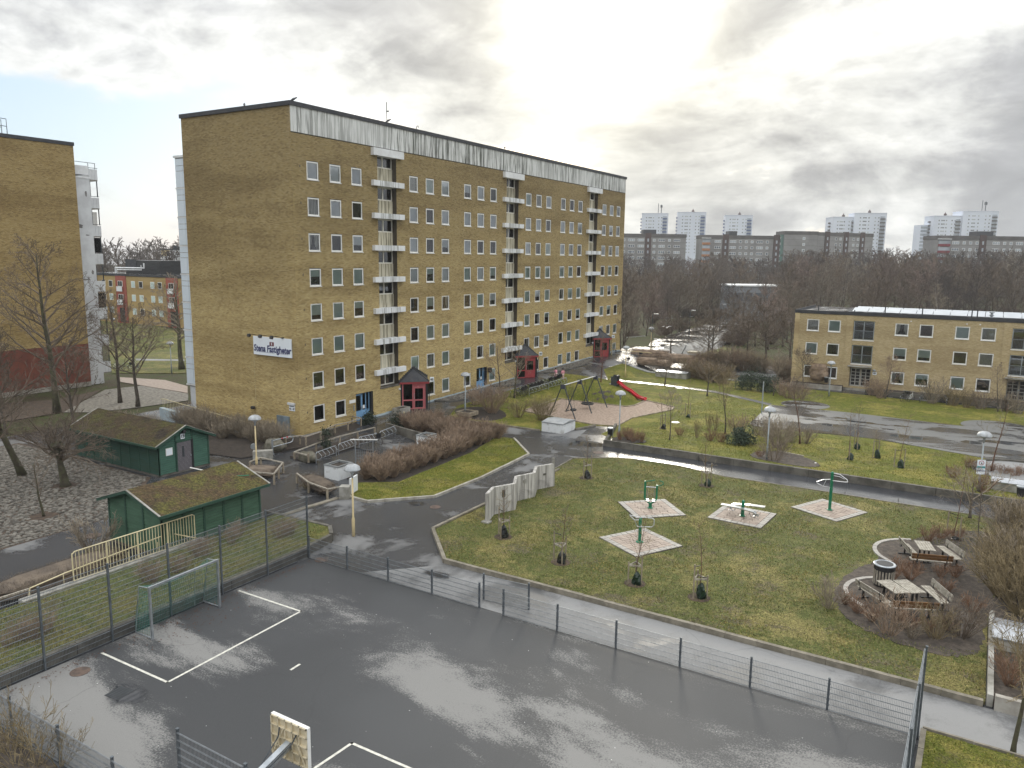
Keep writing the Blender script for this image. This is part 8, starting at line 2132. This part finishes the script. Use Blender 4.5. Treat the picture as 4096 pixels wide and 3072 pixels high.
while len(pts) < 370 and tries < 60000:
    tries += 1
    dist = 112+ (340-112)*rgw.random()**.8; lat = dist*rgw.uniform(.12,.78)
    x, y = cf.x*dist+cr_.x*lat, cf.y*dist+cr_.y*lat
    if not clear_of(x, y): continue
    px, py = ray_px(x, y)
    if inside(px, py, [(2380,1500),(2600,1360),(3060,1240),(3120,1290),(2850,1400),(2600,1470)]) or inside(px, py, [(2560,1500),(2780,1400),(3170,1420),(3200,1500)]): continue
    if px > 3150 and py > 1330: continue
    if any((x-a)**2+(y-b)**2 < (3.4+dist*.008)**2 for a, b, _ in pts): continue
    pts.append((x, y, dist))
pts.sort(key=lambda p: p[2])
LBW = ['bare grey brown tree of the dense wood behind the courtyard', 'bare brown tree of the dense wood behind the courtyard']
for i, (x, y, dist) in enumerate(pts[:150]):
    s = rgw.uniform(.70,1.02)*(1.0 if dist > 170 else .82)
    px = ray_px(x, y)[0]
    if px > 3150: s *= 1.16
    tree('bare_tree', 'bare tree of the dense brown wood behind the courtyard', (x,y,0), wood[rgw.randrange(6)], rgw.uniform(0,6), (s*1.1,s*1.1,s), 'trees of the dense wood')
for sh, x, y, dist, s in [('P',525,980,190,.95),('P',610,930,200,.85),('P',1290,1200,150,.7)]:
    p = far(sh, x, y, dist); tree('birch_tree', ['pale trunked birch left of the middle towers','pale trunked birch right of its twin in the wood','slim pale birch above the low house roof'][[525,610,1290].index(x)], (p.x,p.y,0), birch, x, s)
p = spot('O',975,1135,0); tree('bare_tree','large dark many stemmed tree standing out at the edge of the wood',(p.x,p.y,0),tree_mesh(240, 15, .45, .18, 22, (7,6,4), llen=.6, elev=(.5,1.1), wob=.18, rmin=.018, twig_mat=tw[3]),0)
# far trees: one mass of joined crowns
lo = [tree_mesh(300+i, 13.5, .2, .12, 11, (5,3), llen=.52, elev=(.5,1.15), wob=.22, rmin=.055, twig_mat=m_forest)[1] for i in range(3)]
def mass(name, places, label):
    V, F, off_ = [], [], 0
    for (x, y, z, s, rz, k) in places:
        me = lo[k]; n = len(me.vertices); co = np.empty(n*3, np.float32); me.vertices.foreach_get('co', co); co = co.reshape(-1,3).copy()
        c, sn = math.cos(rz), math.sin(rz); xx = (co[:,0]*c-co[:,1]*sn)*s+x; yy = (co[:,0]*sn+co[:,1]*c)*s+y
        V.append(np.stack([xx, yy, co[:,2]*s+z], 1)); li = np.empty(len(me.loops), np.int32); me.loops.foreach_get('vertex_index', li); F.append(li.reshape(-1,4)+off_); off_ += n
    V = np.concatenate(V); F = np.concatenate(F); me = bpy.data.meshes.new(name)
    me.vertices.add(len(V)); me.vertices.foreach_set('co', V.astype(np.float32).ravel()); me.loops.add(F.size); me.loops.foreach_set('vertex_index', F.ravel().astype(np.int32)); me.polygons.add(len(F)); me.polygons.foreach_set('loop_start', np.arange(0,F.size,4,dtype=np.int32)); me.materials.append(m_forest); me.update(calc_edges=True)
    tag(put(name, me), label, kind='stuff')
mass('far_wood', [(x,y,0,rgw.uniform(.85,1.15)*(1.15 if ray_px(x,y)[0] > 3150 else 1),rgw.uniform(0,6),i % 3) for i, (x,y,d) in enumerate(pts[150:])], 'mass of bare trees before the grey slab blocks')
left = []
for i in range(95):
    dist = rgw.uniform(190,360); lat = dist*rgw.uniform(-.60,-.40); x, y = cf.x*dist+cr_.x*lat, cf.y*dist+cr_.y*lat
    left.append((x,y,max(0,(dist-190)*.016),rgw.uniform(.8,1.25),rgw.uniform(0,6),i % 3))
mass('left_wood', left, 'bare wooded rise behind the ochre house in the left gap')
und = [shrub_mesh(400+i, 2.0, 1.6, 90, m, (3,2), .016, .9) for i, m in enumerate((tw[4], tw[3]))]
mbp = []
for i in range(150):
    dist = rgw.uniform(112,230); lat = dist*rgw.uniform(.12,.72); x, y = cf.x*dist+cr_.x*lat, cf.y*dist+cr_.y*lat
    px, py = ray_px(x, y)
    if not clear_of(x, y) or inside(px, py, [(2380,1500),(2600,1360),(3060,1240),(3120,1290),(2850,1400),(2600,1470)]) or (px > 2500 and py > 1385): continue
    shrub(und[i % 2], (x,y,0), 'dark bare undergrowth shrub in the wood', 'undergrowth of the wood', rgw.uniform(0,6), rgw.uniform(.8,1.5))

# ---------------------------------------------------------------- thin winter haze
hz = MB().box(-1000,1000,-1000,1000,-1.2,75).build('haze', [])
hm_ = bpy.data.materials.new('haze'); hm_.use_nodes = True; hm_.node_tree.nodes.clear(); ht = NT(hm_.node_tree)
vol = ht.n('ShaderNodeVolumePrincipled', Density=0.00024, Anisotropy=0.3); vol.inputs['Color'].default_value = (.80,.84,.90,1)
ho = ht.n('ShaderNodeOutputMaterial'); ht.nt.links.new(vol.outputs[0], ho.inputs['Volume'])
hz.data.materials.append(hm_); tag(hz, 'thin pale haze over the estate', kind='stuff')
